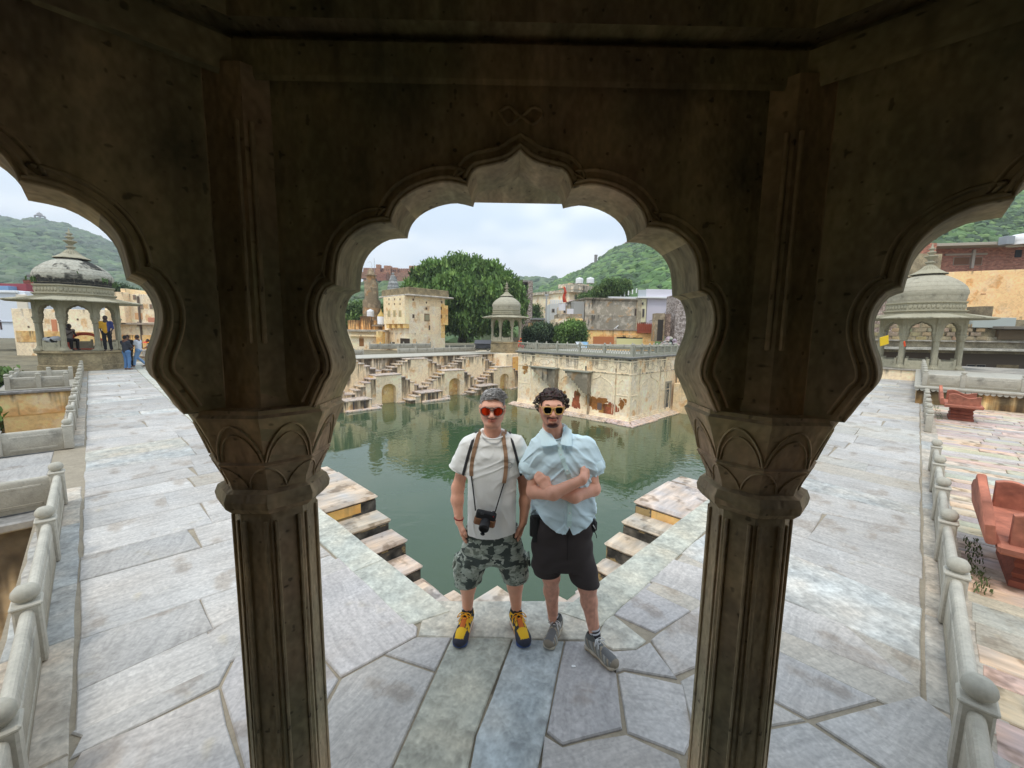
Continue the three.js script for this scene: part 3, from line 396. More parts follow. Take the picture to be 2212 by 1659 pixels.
// ---------------------------------------------------------------- low stone railings
function postGeo() { return [bx(-.062, .062, 0, .42, -.062, .062, .012), bx(-.072, .072, .40, .43, -.072, .072, .01)]; }
const knob = boxUV(lathe([[.04, .43], [.044, .442], [.06, .454], [.068, .478], [.062, .506], [.044, .53], [0, .537]], 16)), postG = merge(postGeo());
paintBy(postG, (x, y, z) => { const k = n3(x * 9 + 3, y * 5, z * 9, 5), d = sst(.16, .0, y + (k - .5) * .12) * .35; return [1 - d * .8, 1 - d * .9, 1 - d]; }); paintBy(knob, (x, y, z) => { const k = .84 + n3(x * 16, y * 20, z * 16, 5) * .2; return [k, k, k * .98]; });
const panelG = {};
function railRun(t, pts, h = 0, end = true) {                      // pts: corners of the run in the tank's frame [u, v], posts at each
  const sh = rnd(.95, 1.03);
  pts.forEach(([u, v, skip], i) => {
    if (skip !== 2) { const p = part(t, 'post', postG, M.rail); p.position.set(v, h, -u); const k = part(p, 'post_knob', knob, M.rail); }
    const q = pts[i + 1]; if (!q || skip === 1) return;
    const L = Math.hypot(q[0] - u, q[1] - v) - .11, key = L.toFixed(2);
    if (!panelG[key]) { const s = new THREE.Shape(); s.moveTo(-.034, .0); s.lineTo(.034, 0); s.lineTo(.034, .345); s.quadraticCurveTo(.034, .39, 0, .392); s.quadraticCurveTo(-.034, .39, -.034, .345); const g = new THREE.ExtrudeGeometry(s, { depth: L, bevelEnabled: false, curveSegments: 4 }); g.translate(0, 0, -L / 2); panelG[key] = [nonIdx(g), bx(-.039, .039, .05, .09, -L / 2 + .08, L / 2 - .08, .004), bx(-.039, .039, .28, .31, -L / 2 + .08, L / 2 - .08, .004)]; panelG[key] = tint(merge(panelG[key].map((e) => boxUV(e))), .98); }
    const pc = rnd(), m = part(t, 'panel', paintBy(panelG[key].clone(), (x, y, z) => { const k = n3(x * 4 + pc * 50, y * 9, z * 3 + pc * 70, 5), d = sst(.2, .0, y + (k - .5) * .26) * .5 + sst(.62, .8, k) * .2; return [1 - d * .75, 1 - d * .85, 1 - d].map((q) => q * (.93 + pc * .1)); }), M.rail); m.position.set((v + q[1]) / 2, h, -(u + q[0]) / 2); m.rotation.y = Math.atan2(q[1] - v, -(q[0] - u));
  });
}
const seq = (a, b, n) => Array.from({ length: n + 1 }, (_, i) => mix(a, b, i / n));
const RL = -.43, RR = -.385;
{
  const t = thing('stone_railing', 'low white stone railing along the near left edge, turning at a corner post', 'railing', [0, 0, 0], TF);
  railRun(t, [[1.35, RL], [2.75, RL], [3.95, RL], [5.6, RL], [7.37, RL], [7.37, -1.55], [7.37, -2.75], [7.37, -3.9]]);
  const t2 = thing('stone_railing', 'low stone railing beyond the side passage, running back along the left walk', 'railing', [0, 0, 0], TF);
  railRun(t2, [[10.75, -3.4], [10.75, -2.2], [10.75, -1.25], [10.75, RL], ...[12.6, 14.3, 15.95, 17.75, 19.5, 21.3, 23.1, 24.9, 26.7, 28.5].map((u) => [u, RL])]);
  const t3 = thing('stone_railing', 'low stone railing round the square bastion on the left, in front of the bushes', 'railing', [0, 0, 0], TF);
  railRun(t3, [[21.9, -.75], [21.9, -1.42], [21.9, -2.12], [23.3, -2.12], [24.7, -2.12], [24.7, -1.3], [24.7, -.7]]);
  const t4 = thing('stone_railing', 'low stone railing in the right foreground beside the red bench', 'railing', [0, 0, 0], TF);
  railRun(t4, [1.5, 2.95, 4.5, 5.76, 7.06, 8.36, 9.66].map((v) => [RR, v]));
  const t5 = thing('stone_railing', 'low stone railing past the gap on the right walk, up to the stained terrace wall', 'railing', [0, 0, 0], TF);
  railRun(t5, [13.65, 14.9, 16.1, 17.3, 18.5, 19.25].map((v) => [RR + .02, v]));
}
// retaining bodies outside the walks
{
  const gr = (u0, u1, v0, v1, top, name, m, ch) => { const g = tb(u0, u1, v0, v1, -6, top, ch); g.translate(0, -top, 0); boxUV(g, 1, rnd(0, 8), 0); g.translate(0, top, 0); g.rotateY(TF); return struct(name, g, m); };
  gr(1.2, 29.5, -.62, 1.2, -.06, 'embankment', M.plOchre); gr(-.6, 1.2, -.62, 31, -.07, 'embankment', M.plOchre);
  const w = thing('side_passage', 'stained causeway wall of the side passage at the left edge', 'wall', [0, 0, 0], TF);
  part(w, 'wall_face', (() => { const g = tb(7.2, 10.9, -9, -.63, -5, -.1); return boxUV(g, 1, 3, 0); })(), M.plStreak); part(w, 'cornice', tint(tb(7.08, 11.02, -9, -.6, -.13, -.02, .02), .5, .48, .45), M.sand);
  for (let q = -.62; q > -8.5;) { const L = rnd(.6, 1.2); part(w, 'flagstone', slabGeo([[7.5, q], [10.6, q], [10.6, q - L], [7.5, q - L]].map((p) => { const a = uvw(...p), c = Math.cos(-TF), s = Math.sin(-TF), x = a[0], z = -a[1]; return [x * c + z * s, -(-x * s + z * c)]; }), .0, rnd(0, 3), slateCol()), M.slate); q -= L; }
  const b = thing('bastion', 'square plaster bastion with black rain streaks at the far left of the walk', 'wall', [0, 0, 0], TF);
  part(b, 'wall_face', [boxUV(tb(21.75, 24.9, -2.3, -.6, -6, -.16), 1, 1.3, .1), boxUV(tb(21.72, 24.93, -2.33, -.6, -.9, -.16, .01), 1, 4.3, .1)], M.plOchre); part(b, 'cornice', tint(tb(21.6, 25.05, -2.45, -.5, -.16, -.04, .03), .42, .4, .38), M.sand); part(b, 'floor_slab', tint(tb(21.7, 24.95, -2.35, -.45, -.04, 0, .01), .8), M.rail);
}
// ---------------------------------------------------------------- the cream water building in the tank, with its lattice railing
{
  const t = thing('water_building', 'cream plaster building standing in the water with blind arches and rust coloured patches', 'building', [0, 0, 0], TF);
  const u0 = 12.35, u1 = 21.9, v0 = 23, v1 = 30.6, top = .72;
  const wall = tb(u0, u1, v0, v1, -5, top - .1); wall.translate(0, -top, 0); boxUV(wall, 1, 2.2, 0); wall.translate(0, top, 0);
  part(t, 'wall', wall, M.plBlock);
  part(t, 'cornice', [tint(tb(u0 - .12, u1 + .12, v0 - .12, v1, top - .1, top - .03, .02), .75, .72, .68), tint(tb(u0 - .2, u1 + .2, v0 - .2, v1, top - .03, top + .04, .015), .42, .41, .39)], M.sand);
  part(t, 'terrace_floor', tint(tb(u0 - .1, u1 + .1, v0 - .1, v1, top + .04, top + .06), .8), M.rail);
  // faces: F(a, h) on the left face (a = distance from the near corner along u) or the right face (along v)
  const face = (s) => (a0, a1, h0, h1, d, ch = .006) => s ? tb(u0 - d, u0 + .005, v0 + a0, v0 + a1, h0, h1, ch) : tb(u0 + a0, u0 + a1, v0 - d, v0 + .005, h0, h1, ch);
  const curve = (s, pts, r) => tube(pts.map(([a, h]) => s ? V3(v0 + a, h, -(u0 - .002)) : V3(v0 - .002, h, -(u0 + a))), r, pts.length * 3, 5);
  const ogee = (c, w, h0, h1, h2) => { const L = [[c - w, h0], [c - w, h1]]; for (let i = 1; i < 8; i++) { const q = i / 8; L.push([c - w + w * Math.pow(q, 1.3), h1 + (h2 - h1) * Math.pow(q, .55)]); } L.push([c, h2 + .06]); const R = L.slice(0, -1).reverse().map(([a, h]) => [2 * c - a, h]); return [...L, ...R]; };
  const mould = [], band = [];
  for (const s of [0, 1]) {
    const f = face(s), L = s ? v1 - v0 : u1 - u0, bays = s ? [[.15, 1.05], [1.2, 4.0], [4.15, 5.0], [5.1, 5.6]] : [[.15, .95], [1.1, 3.2], [3.4, 5.5], [5.7, 8.1], [8.3, 9.4]];
    mould.push(f(-.05, L, -.36, -.29, .035), f(-.05, L, .42, .5, .04), f(-.06, L, -3.22, -3.08, .09), f(-.05, L, -3.08, -2.98, .05), f(-.1, L, -3.42, -3.2, .14));
    for (const [a, b] of bays) {
      mould.push(f(a - .13, a - .03, -3, .45, .03), f(b + .01, b + .09, -3, .45, .03), curve(s, [[a + .14, .3], [a + .1, .04], [a + .14, -.2], [b - .14, -.2], [b - .1, .04], [b - .14, .3], [a + .14, .3]], .014));
      const c = (a + b) / 2, w = (b - a) / 2 - .1;
      if (b - a > 1.6) { mould.push(boxUV(curve(s, ogee(c, w, -2.9, -1.35, -.62), .026)), boxUV(move(new THREE.SphereGeometry(.05, 8, 6), s ? v0 + c : v0 - .02, -.47, s ? -(u0 - .02) : -(u0 + c)))); band.push(boxUV(curve(s, [[c - .5, .05], [c - .35, .2], [c - .15, .23], [c, .26], [c + .15, .23], [c + .35, .2], [c + .5, .05], [c + .35, -.1], [c, -.13], [c - .35, -.1], [c - .5, .05]], .010))); for (const o of [-.8, .8]) if (w > .95) band.push(boxUV(curve(s, [[c + o - .16, .05], [c + o - .05, .12], [c + o + .08, .0], [c + o + .16, .05]], .009))); }
      else { mould.push(boxUV(curve(s, ogee(c, w * .8, -1.5, -1.0, -.72), .018)), boxUV(curve(s, ogee(c, w * .8, -2.7, -2.15, -1.9), .018)), f(a, b, -1.7, -1.64, .025)); band.push(boxUV(curve(s, [[c - .28, .05], [c, .2], [c + .28, .05], [c, -.1], [c - .28, .05]], .009))); }
    }
  }
  part(t, 'moulding', mould.map((g) => boxUV(g)), M.plBlock).userData.kind = 'stuff';
  part(t, 'painted_frieze', band, mat({ color: lc(150, 132, 104), roughness: .9 })).userData.kind = 'stuff';
  // bare patches where the plaster has fallen: thin irregular skins of rust coloured render
  const patch = (s, c, h, w, hh, col, sd) => { const n = 44, sh = new THREE.Shape(); for (let i = 0; i < n; i++) { const a = i / n * 2 * PI, r = 1 + (n2(i * .35, sd, 0, 0, 9) - .5) * .8 + (n2(i * 1.1, sd + 5) - .5) * .3; const x = Math.cos(a) * w * r, y = Math.sin(a) * hh * r; i ? sh.lineTo(x, y) : sh.moveTo(x, y); } const g = new THREE.ExtrudeGeometry(sh, { depth: .012, bevelEnabled: false }); if (s) { g.translate(v0 + c, h, -u0); } else { g.rotateY(-PI / 2); g.translate(v0 - .001, h, -(u0 + c)); } return tint(boxUV(nonIdx(g)), ...col); };
  const rust = [lin(196, 128, 60), lin(178, 98, 62), lin(205, 150, 80)].map((c) => c.map((x) => x * 1.25));
  for (const [a, h, w, hh, c, sd] of [[2.35, -2.35, .85, .42, 0, 3], [1.3, -2.62, .5, .42, 1, 7], [3.0, -2.2, .3, .36, 2, 12], [.5, -2.15, .28, .3, 0, 21], [4.0, -2.5, .34, .62, 1, 31], [5.2, -2.1, .26, .26, 2, 41], [6.55, -2.1, .3, .28, 0, 51], [8.75, -.55, .27, .36, 2, 61], [1.9, -2.85, .3, .2, 2, 65], [3.9, -1.9, .2, .2, 2, 68]]) part(t, 'render_patch', patch(0, a, h, w, hh, rust[c], sd), M.sand);
  part(t, 'vent', tint(face(0)(1.95, 2.3, -2.8, -2.35, .016), ...lin(110, 92, 84)), M.plain);
  // the two hanging stairs: grey stepped brackets narrowing to a small column
  for (const [a, ht, ks] of [[5.6, -.36, 1], [2.85, -.4, .84]]) {
    const st = [], sh = new THREE.Shape(); sh.moveTo(0, 0); sh.lineTo(2.2, 0); for (let i = 0; i < 9; i++) { const x = 2.2 - (i + 1) * .22, y = -(i + 1) * .15; sh.bezierCurveTo(x + .24, y + .02, x + .12, y - .06, x + .1, y + .03); sh.lineTo(x, y); } sh.lineTo(0, -1.42); sh.closePath();
    const g = new THREE.ExtrudeGeometry(sh, { depth: .42, bevelEnabled: true, bevelSize: .012, bevelThickness: .012, bevelSegments: 1 }); g.rotateY(PI / 2); g.scale(1, 1, ks); g.translate(v0 - .44, ht, -(u0 + a)); 
    const m = part(t, 'hanging_stair', [tint(boxUV(nonIdx(g)), .62, .6, .56)], M.plGrey); part(m, 'stair_cap', tint(tb(u0 + a - .12, u0 + a + 2.3 * ks, v0 - .55, v0, ht, ht + .08, .012), .62, .64, .6), M.rail);
    part(t, 'bracket_column', [tint(boxUV(move(octLathe([[.16, 0], [.17, -.08], [.09, -.16], [.08, -.3], [.11, -.36], [.085, -.42], [.085, -1.5], [.13, -1.62]]), v0 - .1, ht - 1.3, -(u0 + a + .1))), .68, .64, .58)], M.plGrey);
  }
  // doorway on the right face and the sloping stone skirt at the waterline
  part(t, 'door_frame', [face(1)(4.95, 5.08, -3.2, -1.25, .07), face(1)(5.72, 5.85, -3.2, -1.25, .07), face(1)(4.95, 5.85, -1.25, -1.1, .09)].map((g) => tint(g, .8, .76, .7)), M.rail); part(t, 'door', tint(face(1)(5.08, 5.72, -3.2, -1.25, .012), ...lin(78, 84, 84)), M.plain);
  for (const s of [0, 1]) for (let a = s ? -.75 : -.75, L = s ? 6.2 : 9.9; a < L;) { const w = rnd(.7, 1.4), pos = [], o = rnd(.62, .82), P = (x, d, h) => s ? [v0 + x, h, -(u0 - d)] : [v0 - d, h, -(u0 + x)], e = Math.min(a + w, L), q = [P(Math.max(a, 0), .1, -3.2), P(e, .1, -3.2), P(e - .01, o, WL + .05), P(a + .01 - (a < 0 ? .0 : 0), o, WL + .05)], b = q.map((p) => [p[0], p[1] - .14, p[2]]), f = (...z) => pos.push(...z[0], ...z[1], ...z[2], ...z[0], ...z[2], ...z[3]); f(q[0], q[1], q[2], q[3]); f(q[3], q[2], b[2], b[3]); f(q[1], b[1], b[2], q[2]); f(q[0], q[3], b[3], b[0]); const g = geoFrom(pos); part(t, 'skirt_stone', tint(boxUV(g), 1.05, rnd(.92, 1), rnd(.86, .98)), M.treadD); a += w; }
}
{ // pierced stone railing on the building's terrace
  const t = thing('lattice_railing', 'grey pierced lattice stone railing on top of the cream water building', 'railing', [0, 0, 0], TF), h = .78, top = 1.46;
  const run = (s, from, to, n) => {
    const B = (a0, a1, h0, h1, d0, d1, ch = .01) => s ? tb(12.35 + d0, 12.35 + d1, a0, a1, h0, h1, ch) : tb(a0, a1, 23 + d0, 23 + d1, h0, h1, ch);
    for (let i = 0; i < n; i++) {
      const a = mix(from, to, i / n), b = mix(from, to, (i + 1) / n), g = [B(a + .14, b, top - .14, top - .05, .0, .14), B(a + .14, b, h, h + .12, 0, .14), B(a + .14, b, h + .12, h + .16, .03, .11)], w = b - a - .14, k = Math.round(w / .17);
      for (let j = 0; j < k; j++) for (const sg of [-1, 1]) { const x0 = a + .14 + w * (j + .5) / k - sg * w / k * .5, x1 = x0 + sg * w / k, pts = []; for (let q = 0; q <= 5; q++) { const e = q / 5, x = mix(x0, x1, e * e * (3 - 2 * e)), y = mix(h + .15, top - .13, e); pts.push(s ? V3(x, y, -(12.35 + .07)) : V3(23 + .07, y, -x)); } g.push(boxUV(tube(pts, .017, 6, 4))); }
      part(t, 'lattice_panel', tint(merge(g), .74, .78, .74), M.rail);
      const p = part(t, 'post', [tint(B(a, a + .14, h, top, -.02, .16), .8, .82, .78)], M.rail); part(p, 'post_knob', tint(boxUV(move(new THREE.SphereGeometry(.07, 10, 7).toNonIndexed(), ...(s ? [a + .07, top + .05, -(12.35 + .07)] : [23 + .07, top + .05, -(a + .07)]))), .85), M.rail);
    }
  };
  run(0, 12.33, 21.95, 5); run(1, 23.3, 30.5, 7);
}
// ---------------------------------------------------------------- ground beyond the tank
const onU = (x, y, u) => { const r = rayOf(x, y), t = u / ((r[2] - r[0]) * Q); return [(r[2] + r[0]) * t * Q, EYE + r[1] * t]; };
const onV = (x, y, v) => { const r = rayOf(x, y), t = v / ((r[2] + r[0]) * Q); return [(r[2] - r[0]) * t * Q, EYE + r[1] * t]; };
M.earth = mat({ map: T.sand, color: lc(150, 140, 112), roughness: 1 });
M.ochreEarth = mat({ map: T.sand, color: lc(196, 164, 112), roughness: 1, bumpMap: T.plB, bumpScale: .05 });
{
  const sh = new THREE.Shape([[-2600, -2600], [2600, -2600], [2600, 2600], [-2600, 2600]].map((p) => new THREE.Vector2(...p))); sh.holes.push(new THREE.Path([[-400, 31.05], [31.2, 31.05], [31.2, -.5], [-.55, -.5], [-.55, -60], [-400, -60]].map((p) => new THREE.Vector2(...p))));
  const g = new THREE.ShapeGeometry(sh); g.rotateX(-PI / 2); g.translate(0, -.085, 0); g.rotateY(TF); struct('ground', boxUV(g), M.earth);
  const l = new THREE.PlaneGeometry(399.45, 91.05); l.rotateX(-PI / 2); l.translate(-.55 - 399.45 / 2, -2.1, -(31.05 - 91.05 / 2)); l.rotateY(TF); struct('lower_ground', boxUV(l), M.ochreEarth);
  const fp = tb(31.05, 34.5, -.6, 34, -.1, .012); fp.rotateY(TF); struct('path', fp, M.rail); const rp = tb(-.4, 31, 31.25, 34.5, -.1, .01); rp.rotateY(TF); struct('path', rp, M.rail);
}
// ---------------------------------------------------------------- the three other kiosks round the tank
M.dome = mat({ map: T.grain, color: lc(206, 200, 182), bumpMap: T.darkB, bumpScale: .012, roughness: .95 });
M.kiosk = mat({ map: T.grain, color: lc(196, 190, 168), bumpMap: T.grainB, bumpScale: .004, roughness: .9, ...vc });
T.blotch = tex(512, 512, (u, v) => { const a = fbm(u * 6, v * 6, 6, 6, 5, 141), k = sst(0.46, 0.62, a), f = fbm(u * 50, v * 50, 50, 50, 3, 142), t = mix(.70, .2, k) + (f - .5) * .2; return [t, t * .98, t * .9]; }, [3.4, 3.4]);
M.domeStain = mat({ map: T.blotch, bumpMap: T.darkB, bumpScale: .01, roughness: .95 });
let farKiosk;
{
  const K = thing('domed_kiosk', 'small domed kiosk at the far corner of the tank before the big tree', 'kiosk', [-.25, 1.15, -44.2]);
  const ks = kiosk(K, 0, false, M.kiosk, M.kiosk, 1.2), { y, oct, APO } = ks; kioskRoof(K, ks, M.kiosk, M.dome, 1.08);
  const pl = octLathe([[1.78, -1.5], [1.78, -.75], [1.72, -.72], [1.72, -.14], [1.83, -.1], [1.83, -.01], [.001, 0]]); part(K, 'plinth', tint(pl, .98, .92, .8), M.stoneW);
  for (let k = 0; k < 8; k++) { if (k === 1) continue; const a = k * PI / 4, g = move(merge([bx(-.38, .38, 0, .42, -.05, .05, .01), bx(-.44, -.33, 0, .52, -.06, .06, .01), bx(.33, .44, 0, .52, -.06, .06, .01)]), Math.sin(a) * APO, 0, Math.cos(a) * APO, a); part(K, 'parapet_panel', tint(g, 1.15), M.kiosk); }
  farKiosk = K;
  const L = copyOf(K, 'domed kiosk with a black stained dome at the end of the left walk', [-21.7, .97, -21.2]); L.scale.setScalar(.95); L.children.forEach((c) => { if (c.name === 'dome') c.material = M.domeStain; });
  const weeds = []; for (const [a, e] of [[.9, .5], [1.6, .25], [-.5, .1], [2.2, .1]]) for (let i = 0; i < 26; i++) { const q = new THREE.PlaneGeometry(.05, .16 + rnd(0, .14)); q.rotateX(rnd(-.8, .8)); q.rotateY(rnd(0, 6)); const r = 1.5 - e * .5; weeds.push(q.translate(Math.sin(a) * r + rnd(-.25, .25), y(3.66) + e + rnd(0, .12), Math.cos(a) * r + rnd(-.2, .2))); }
  part(L, 'weeds', tint(merge(weeds.map((g) => nonIdx(g))), .10, .17, .05), M.plain).userData.kind = 'stuff';
  copyOf(K, 'clean pale domed kiosk on the raised terrace ending the right walk', [22.35, .57, -22.3], .0).scale.setScalar(1.05);
}
{ // far corner terrace under the kiosk
  const t = thing('terrace_wall', 'ochre plaster terrace wall with a blind niche under the far kiosk', 'wall', [0, 0, 0], TF);
  part(t, 'wall_face', boxUV(tb(28.6, 36, 28.3, 36, -5, -.02), 1, .5, 0), M.plCream); part(t, 'niche', tint(tb(28.56, 28.7, 29.2, 30.8, -1.9, -.3, .02), .95, .72, .42), M.plOchre);
}
{ // raised terrace on the right with its stained front and railing
  const t = thing('terrace_wall', 'yellow ochre terrace front with black damp stains behind the far red bench', 'wall', [0, 0, 0], TF), f = tb(-14, -.12, 19.42, 29.4, -.5, .5); f.translate(0, -.5, 0); boxUV(f, 1, 1, 0); f.translate(0, .5, 0);
  part(t, 'wall_face', tint(f, 1.02, .9, .62), M.plStreak); part(t, 'cornice', tint(tb(-14, -.05, 19.3, 29.4, .52, .6, .02), .92), M.rail); part(t, 'terrace_floor', tint(tb(-14, -.1, 19.5, 29.4, .595, .61), .9), M.rail);
  const sc = []; for (let u = -.12; u > -5; u -= .13) sc.push(boxUV(move(new THREE.CylinderGeometry(.062, .062, .09, 10, 1), 19.38, .5, -u, 0, 0, PI / 2))); part(t, 'scallop_trim', tint(merge(sc), .85), M.rail).userData.kind = 'stuff';
  const r = thing('stone_railing', 'grey stone railing along the top of the yellow stained terrace', 'railing', [0, 0, 0], TF); railRun(r, [[-5.6, 19.55], [-4, 19.55], [-2.4, 19.55], [-1.15, 19.55], [-.28, 19.55], [-.28, 21.2], [-.28, 23], [-.28, 24.8], [-.28, 26.6], [-.28, 28.4]], .61);
  const p = thing('kiosk_platform', 'cream plaster step in front of the right kiosk', 'platform', [0, 0, 0], TF); part(p, 'step_face', boxUV(tb(-6, 2.2, 29.4, 36, -.4, .5), 1, 2, -.5), M.plCream); part(p, 'step_edge', tint(tb(-6, 2.26, 29.32, 36, .5, .57, .02), .55, .5, .42), M.sand);
}
{ // the paved court on the right: narrow cream and pink planks
  const court = bed('court', [[-.5, 1.2], [-.5, 19.42], [-9, 19.42], [-9, 1.2]].map(([u, v]) => uvw(u, v)), -.02), cols = [[1.14, 1.03, .88], [1.12, 1.02, .9], [1.02, .91, .85], [.96, .87, .84], [.92, .86, .84], [1.1, 1.05, .97], [1.12, .99, .82], [1.0, .9, .83]], rest = [];
  for (let v = 3.2; v < 19.3;) { const w = rnd(.17, .36); let u = -.51; while (u > -4.2) { const L = rnd(.45, 1.25), g = slabGeo([[u, v], [u - L, v], [u - L + rnd(-.03, .03), v + w], [u + rnd(-.02, 0), v + w]].map((p) => uvw(...p)), rnd(-.004, .003), -PI * .25 + PI, pick(cols).map((x) => x * rnd(.9, 1.08)), .7, .03); if (u > -.51 - v * .135 + .35) part(court, 'paving_stone', g, rnd() < .5 ? M.tread : M.slate); else rest.push(g); u -= L; } v += w; }
  part(court, 'paving', rest, M.tread).userData.kind = 'stuff';
}
// red sandstone seats
M.redstone = mat({ map: T.sand, color: lc(214, 138, 112), bumpMap: T.grainB, bumpScale: .004, roughness: .85, ...vc });
{
  const B = thing('stone_bench', 'near red sandstone bench with a peaked back, cut by the right edge', 'bench', [0, 0, 0], 0);
  const slab = (pts, d, c = .02) => { const s = new THREE.Shape(pts.map((p) => new THREE.Vector2(...p))), g = new THREE.ExtrudeGeometry(s, { depth: d, bevelEnabled: true, bevelSize: c, bevelThickness: c, bevelSegments: 2 }); return boxUV(nonIdx(g)); };
  // local: x along the seat front (v), z away from the walk
  const back = slab([[-.62, .44], [.62, .44], [.62, .62], [.4, .72], [.12, .8], [0, .87], [-.12, .8], [-.4, .72], [-.62, .58]], .03); back.rotateX(-.12); part(B, 'backrest', tint(back.translate(0, 0, -.06), 1.1, 1.02, .98), M.redstone);
  const wave = []; for (let i = 0; i <= 12; i++) { const q = i / 12; wave.push([.02 + q * .56, .70 - q * .06 + Math.sin(q * PI * 2.4) * .035]); }
  for (const s of [-1, 1]) { const a = slab([[.02, .44], ...wave, [.58, .44]], .06, .012); a.rotateY(-PI / 2); a.translate(s * .56 + (s > 0 ? .05 : .01), 0, 0); part(B, 'armrest', tint(a, 1.02, .96, .92), M.redstone); }
  part(B, 'seat', tint(bx(-.7, .7, .37, .45, -.06, .66, .02), .98, .93, .9), M.redstone);
  const ped = lathe([[.30, 0], [.30, .06], [.27, .08], [.29, .13], [.26, .17], [.28, .22], [.255, .27], [.3, .32], [.31, .37]], 4); ped.rotateY(PI / 4); ped.scale(1.9, 1, 1.1); ped.translate(0, 0, .3); const pn = ped.toNonIndexed(); pn.computeVertexNormals(); part(B, 'pedestal', tint(boxUV(pn), .62, .5, .48), M.redstone);
  B.position.copy(UV(-.72, 6.0, 0)); B.rotation.y = TF; copyOf(B, 'far red sandstone bench standing against the yellow stained terrace', UV(-.72, 16.6, 0).toArray(), TF);
  const moss = []; for (let i = 0; i < 260; i++) { const q = new THREE.PlaneGeometry(.01, .02 + rnd(0, .025)); q.rotateX(rnd(-.7, .7)); q.rotateY(rnd(0, 6)); const v = i < 180 ? rnd(5.2, 6.6) : rnd(15.8, 19.2), p = UV(-.56 - rnd(0, .12), v, .03); moss.push(q.translate(p.x, p.y, p.z).toNonIndexed()); } const m = part(scene, numbered('grass_tuft'), tint(merge(moss), .11, .15, .05), M.plain); tag(m, 'green weeds growing along the foot of the right railing', 'weeds', null, 'stuff');
}
// ---------------------------------------------------------------- foliage
const leafGeo = (n, s, w) => { const l = []; for (let i = 0; i < n; i++) { const g = new THREE.PlaneGeometry(s * w, s, 1, 2), p = g.attributes.position; for (let k = 0; k < p.count; k++) { const y = p.getY(k) / s; if (Math.abs(y) > .4) p.setX(k, p.getX(k) * .25); p.setZ(k, -y * y * s * .5); } g.rotateX(rnd(-1.3, .4)); g.rotateY(rnd(0, 6.3)); g.translate(rnd(-.5, .5), rnd(-.4, .4), rnd(-.5, .5)); l.push(nonIdx(g)); } return merge(l); };
const leafA = leafGeo(16, .5, .42), leafB = leafGeo(14, .34, .5);
const leafMat = mat({ color: 0xffffff, roughness: .75, side: THREE.DoubleSide, transmission: 0 }), foliageMat = leafMat;
function leaves(name, pts, geo, size, cols, parent, kind) {         // pts: [Vector3, brightness]
  const m = new THREE.InstancedMesh(geo, foliageMat, pts.length), o = new THREE.Object3D(), c = new THREE.Color();
  pts.forEach(([p, b], i) => { o.position.copy(p); o.rotation.set(rnd(-.4, .4), rnd(0, 6.3), rnd(-.4, .4)); o.scale.setScalar(size * rnd(.7, 1.3)); o.updateMatrix(); m.setMatrixAt(i, o.matrix); const k = pick(cols), j = (b ?? 1) * rnd(.8, 1.2); m.setColorAt(i, c.setRGB(k[0] * j, k[1] * j, k[2] * j)); });
  m.name = name; m.castShadow = m.receiveShadow = true; if (kind) m.userData.kind = kind; parent.add(m); return m;
}
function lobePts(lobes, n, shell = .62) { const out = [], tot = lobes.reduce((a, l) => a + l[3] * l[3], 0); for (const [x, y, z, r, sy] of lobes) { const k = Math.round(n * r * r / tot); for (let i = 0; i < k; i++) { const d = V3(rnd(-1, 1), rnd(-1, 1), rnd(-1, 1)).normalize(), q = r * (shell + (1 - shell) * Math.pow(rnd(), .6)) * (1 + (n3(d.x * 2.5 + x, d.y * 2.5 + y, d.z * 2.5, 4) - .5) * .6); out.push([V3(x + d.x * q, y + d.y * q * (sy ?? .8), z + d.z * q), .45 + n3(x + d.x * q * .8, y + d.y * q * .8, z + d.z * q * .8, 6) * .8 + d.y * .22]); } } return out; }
const greens = [[.13, .23, .045], [.16, .27, .055], [.10, .19, .04], [.20, .31, .07], [.13, .23, .055]], brightG = [[.12, .2, .04], [.10, .18, .04], [.15, .22, .05], [.08, .15, .03]], dullG = [[.06, .10, .045], [.08, .13, .05], [.05, .09, .04], [.10, .14, .06]];
function tree(name, label, base, lobes, n, geo, size, cols, trunkR, trunkH) {
  const t = thing(name, label, 'tree', base); const pts = []; for (let i = 0; i <= 5; i++) pts.push([Math.sin(i) * .12 * trunkR, trunkH * i / 5, Math.cos(i * 1.3) * .12 * trunkR]);
  const limbs = lobes.slice(0, 7).map((l) => tube([[0, trunkH * .55, 0], [l[0] * .35, trunkH * .8 + (l[1] - trunkH) * .3, l[2] * .35], [l[0] * .8, l[1], l[2] * .8]], trunkR * .32, 8, 6));
  part(t, 'trunk', [lathe([[trunkR * 1.5, -.3], [trunkR * 1.05, .5], [trunkR * .9, trunkH * .6], [trunkR * .7, trunkH]], 10), ...limbs].map((g) => tint(boxUV(g), .10, .075, .05)), M.plain);
  leaves('crown', lobePts(lobes, n), geo, size, cols, t, 'stuff'); return t;
}
{ // the big dark tree behind the far kiosk: x 870-1125, y 557-735 at 58 m
  const b = A(1000, 735, 58), c = (x, y, z, r, sy) => { const p = A(mix(1000, x, .93), mix(665, y, .84), 58); return [p.x - b.x, p.y - b.y, z, r * .86, sy]; };
  tree('broad_tree', 'big dark green broad crowned tree behind the far kiosk', b.toArray(), [c(905, 625, 0, 2.9), c(945, 592, 1, 3.3), c(1000, 580, 0, 3.6), c(1050, 592, 1, 3.4), c(1092, 622, 0, 3.1), c(930, 660, 3, 3.2), c(985, 640, 4, 3.9), c(1045, 650, 4, 3.7), c(1095, 680, 2, 2.9), c(960, 690, 4, 2.9), c(1020, 695, 4.5, 3.0), c(900, 690, 1, 2.6), c(1075, 700, 3, 2.3), c(1000, 610, -4, 4.4), c(1115, 655, -1, 2.2)], 9000, leafA, 1.0, greens, .55, 4);
}
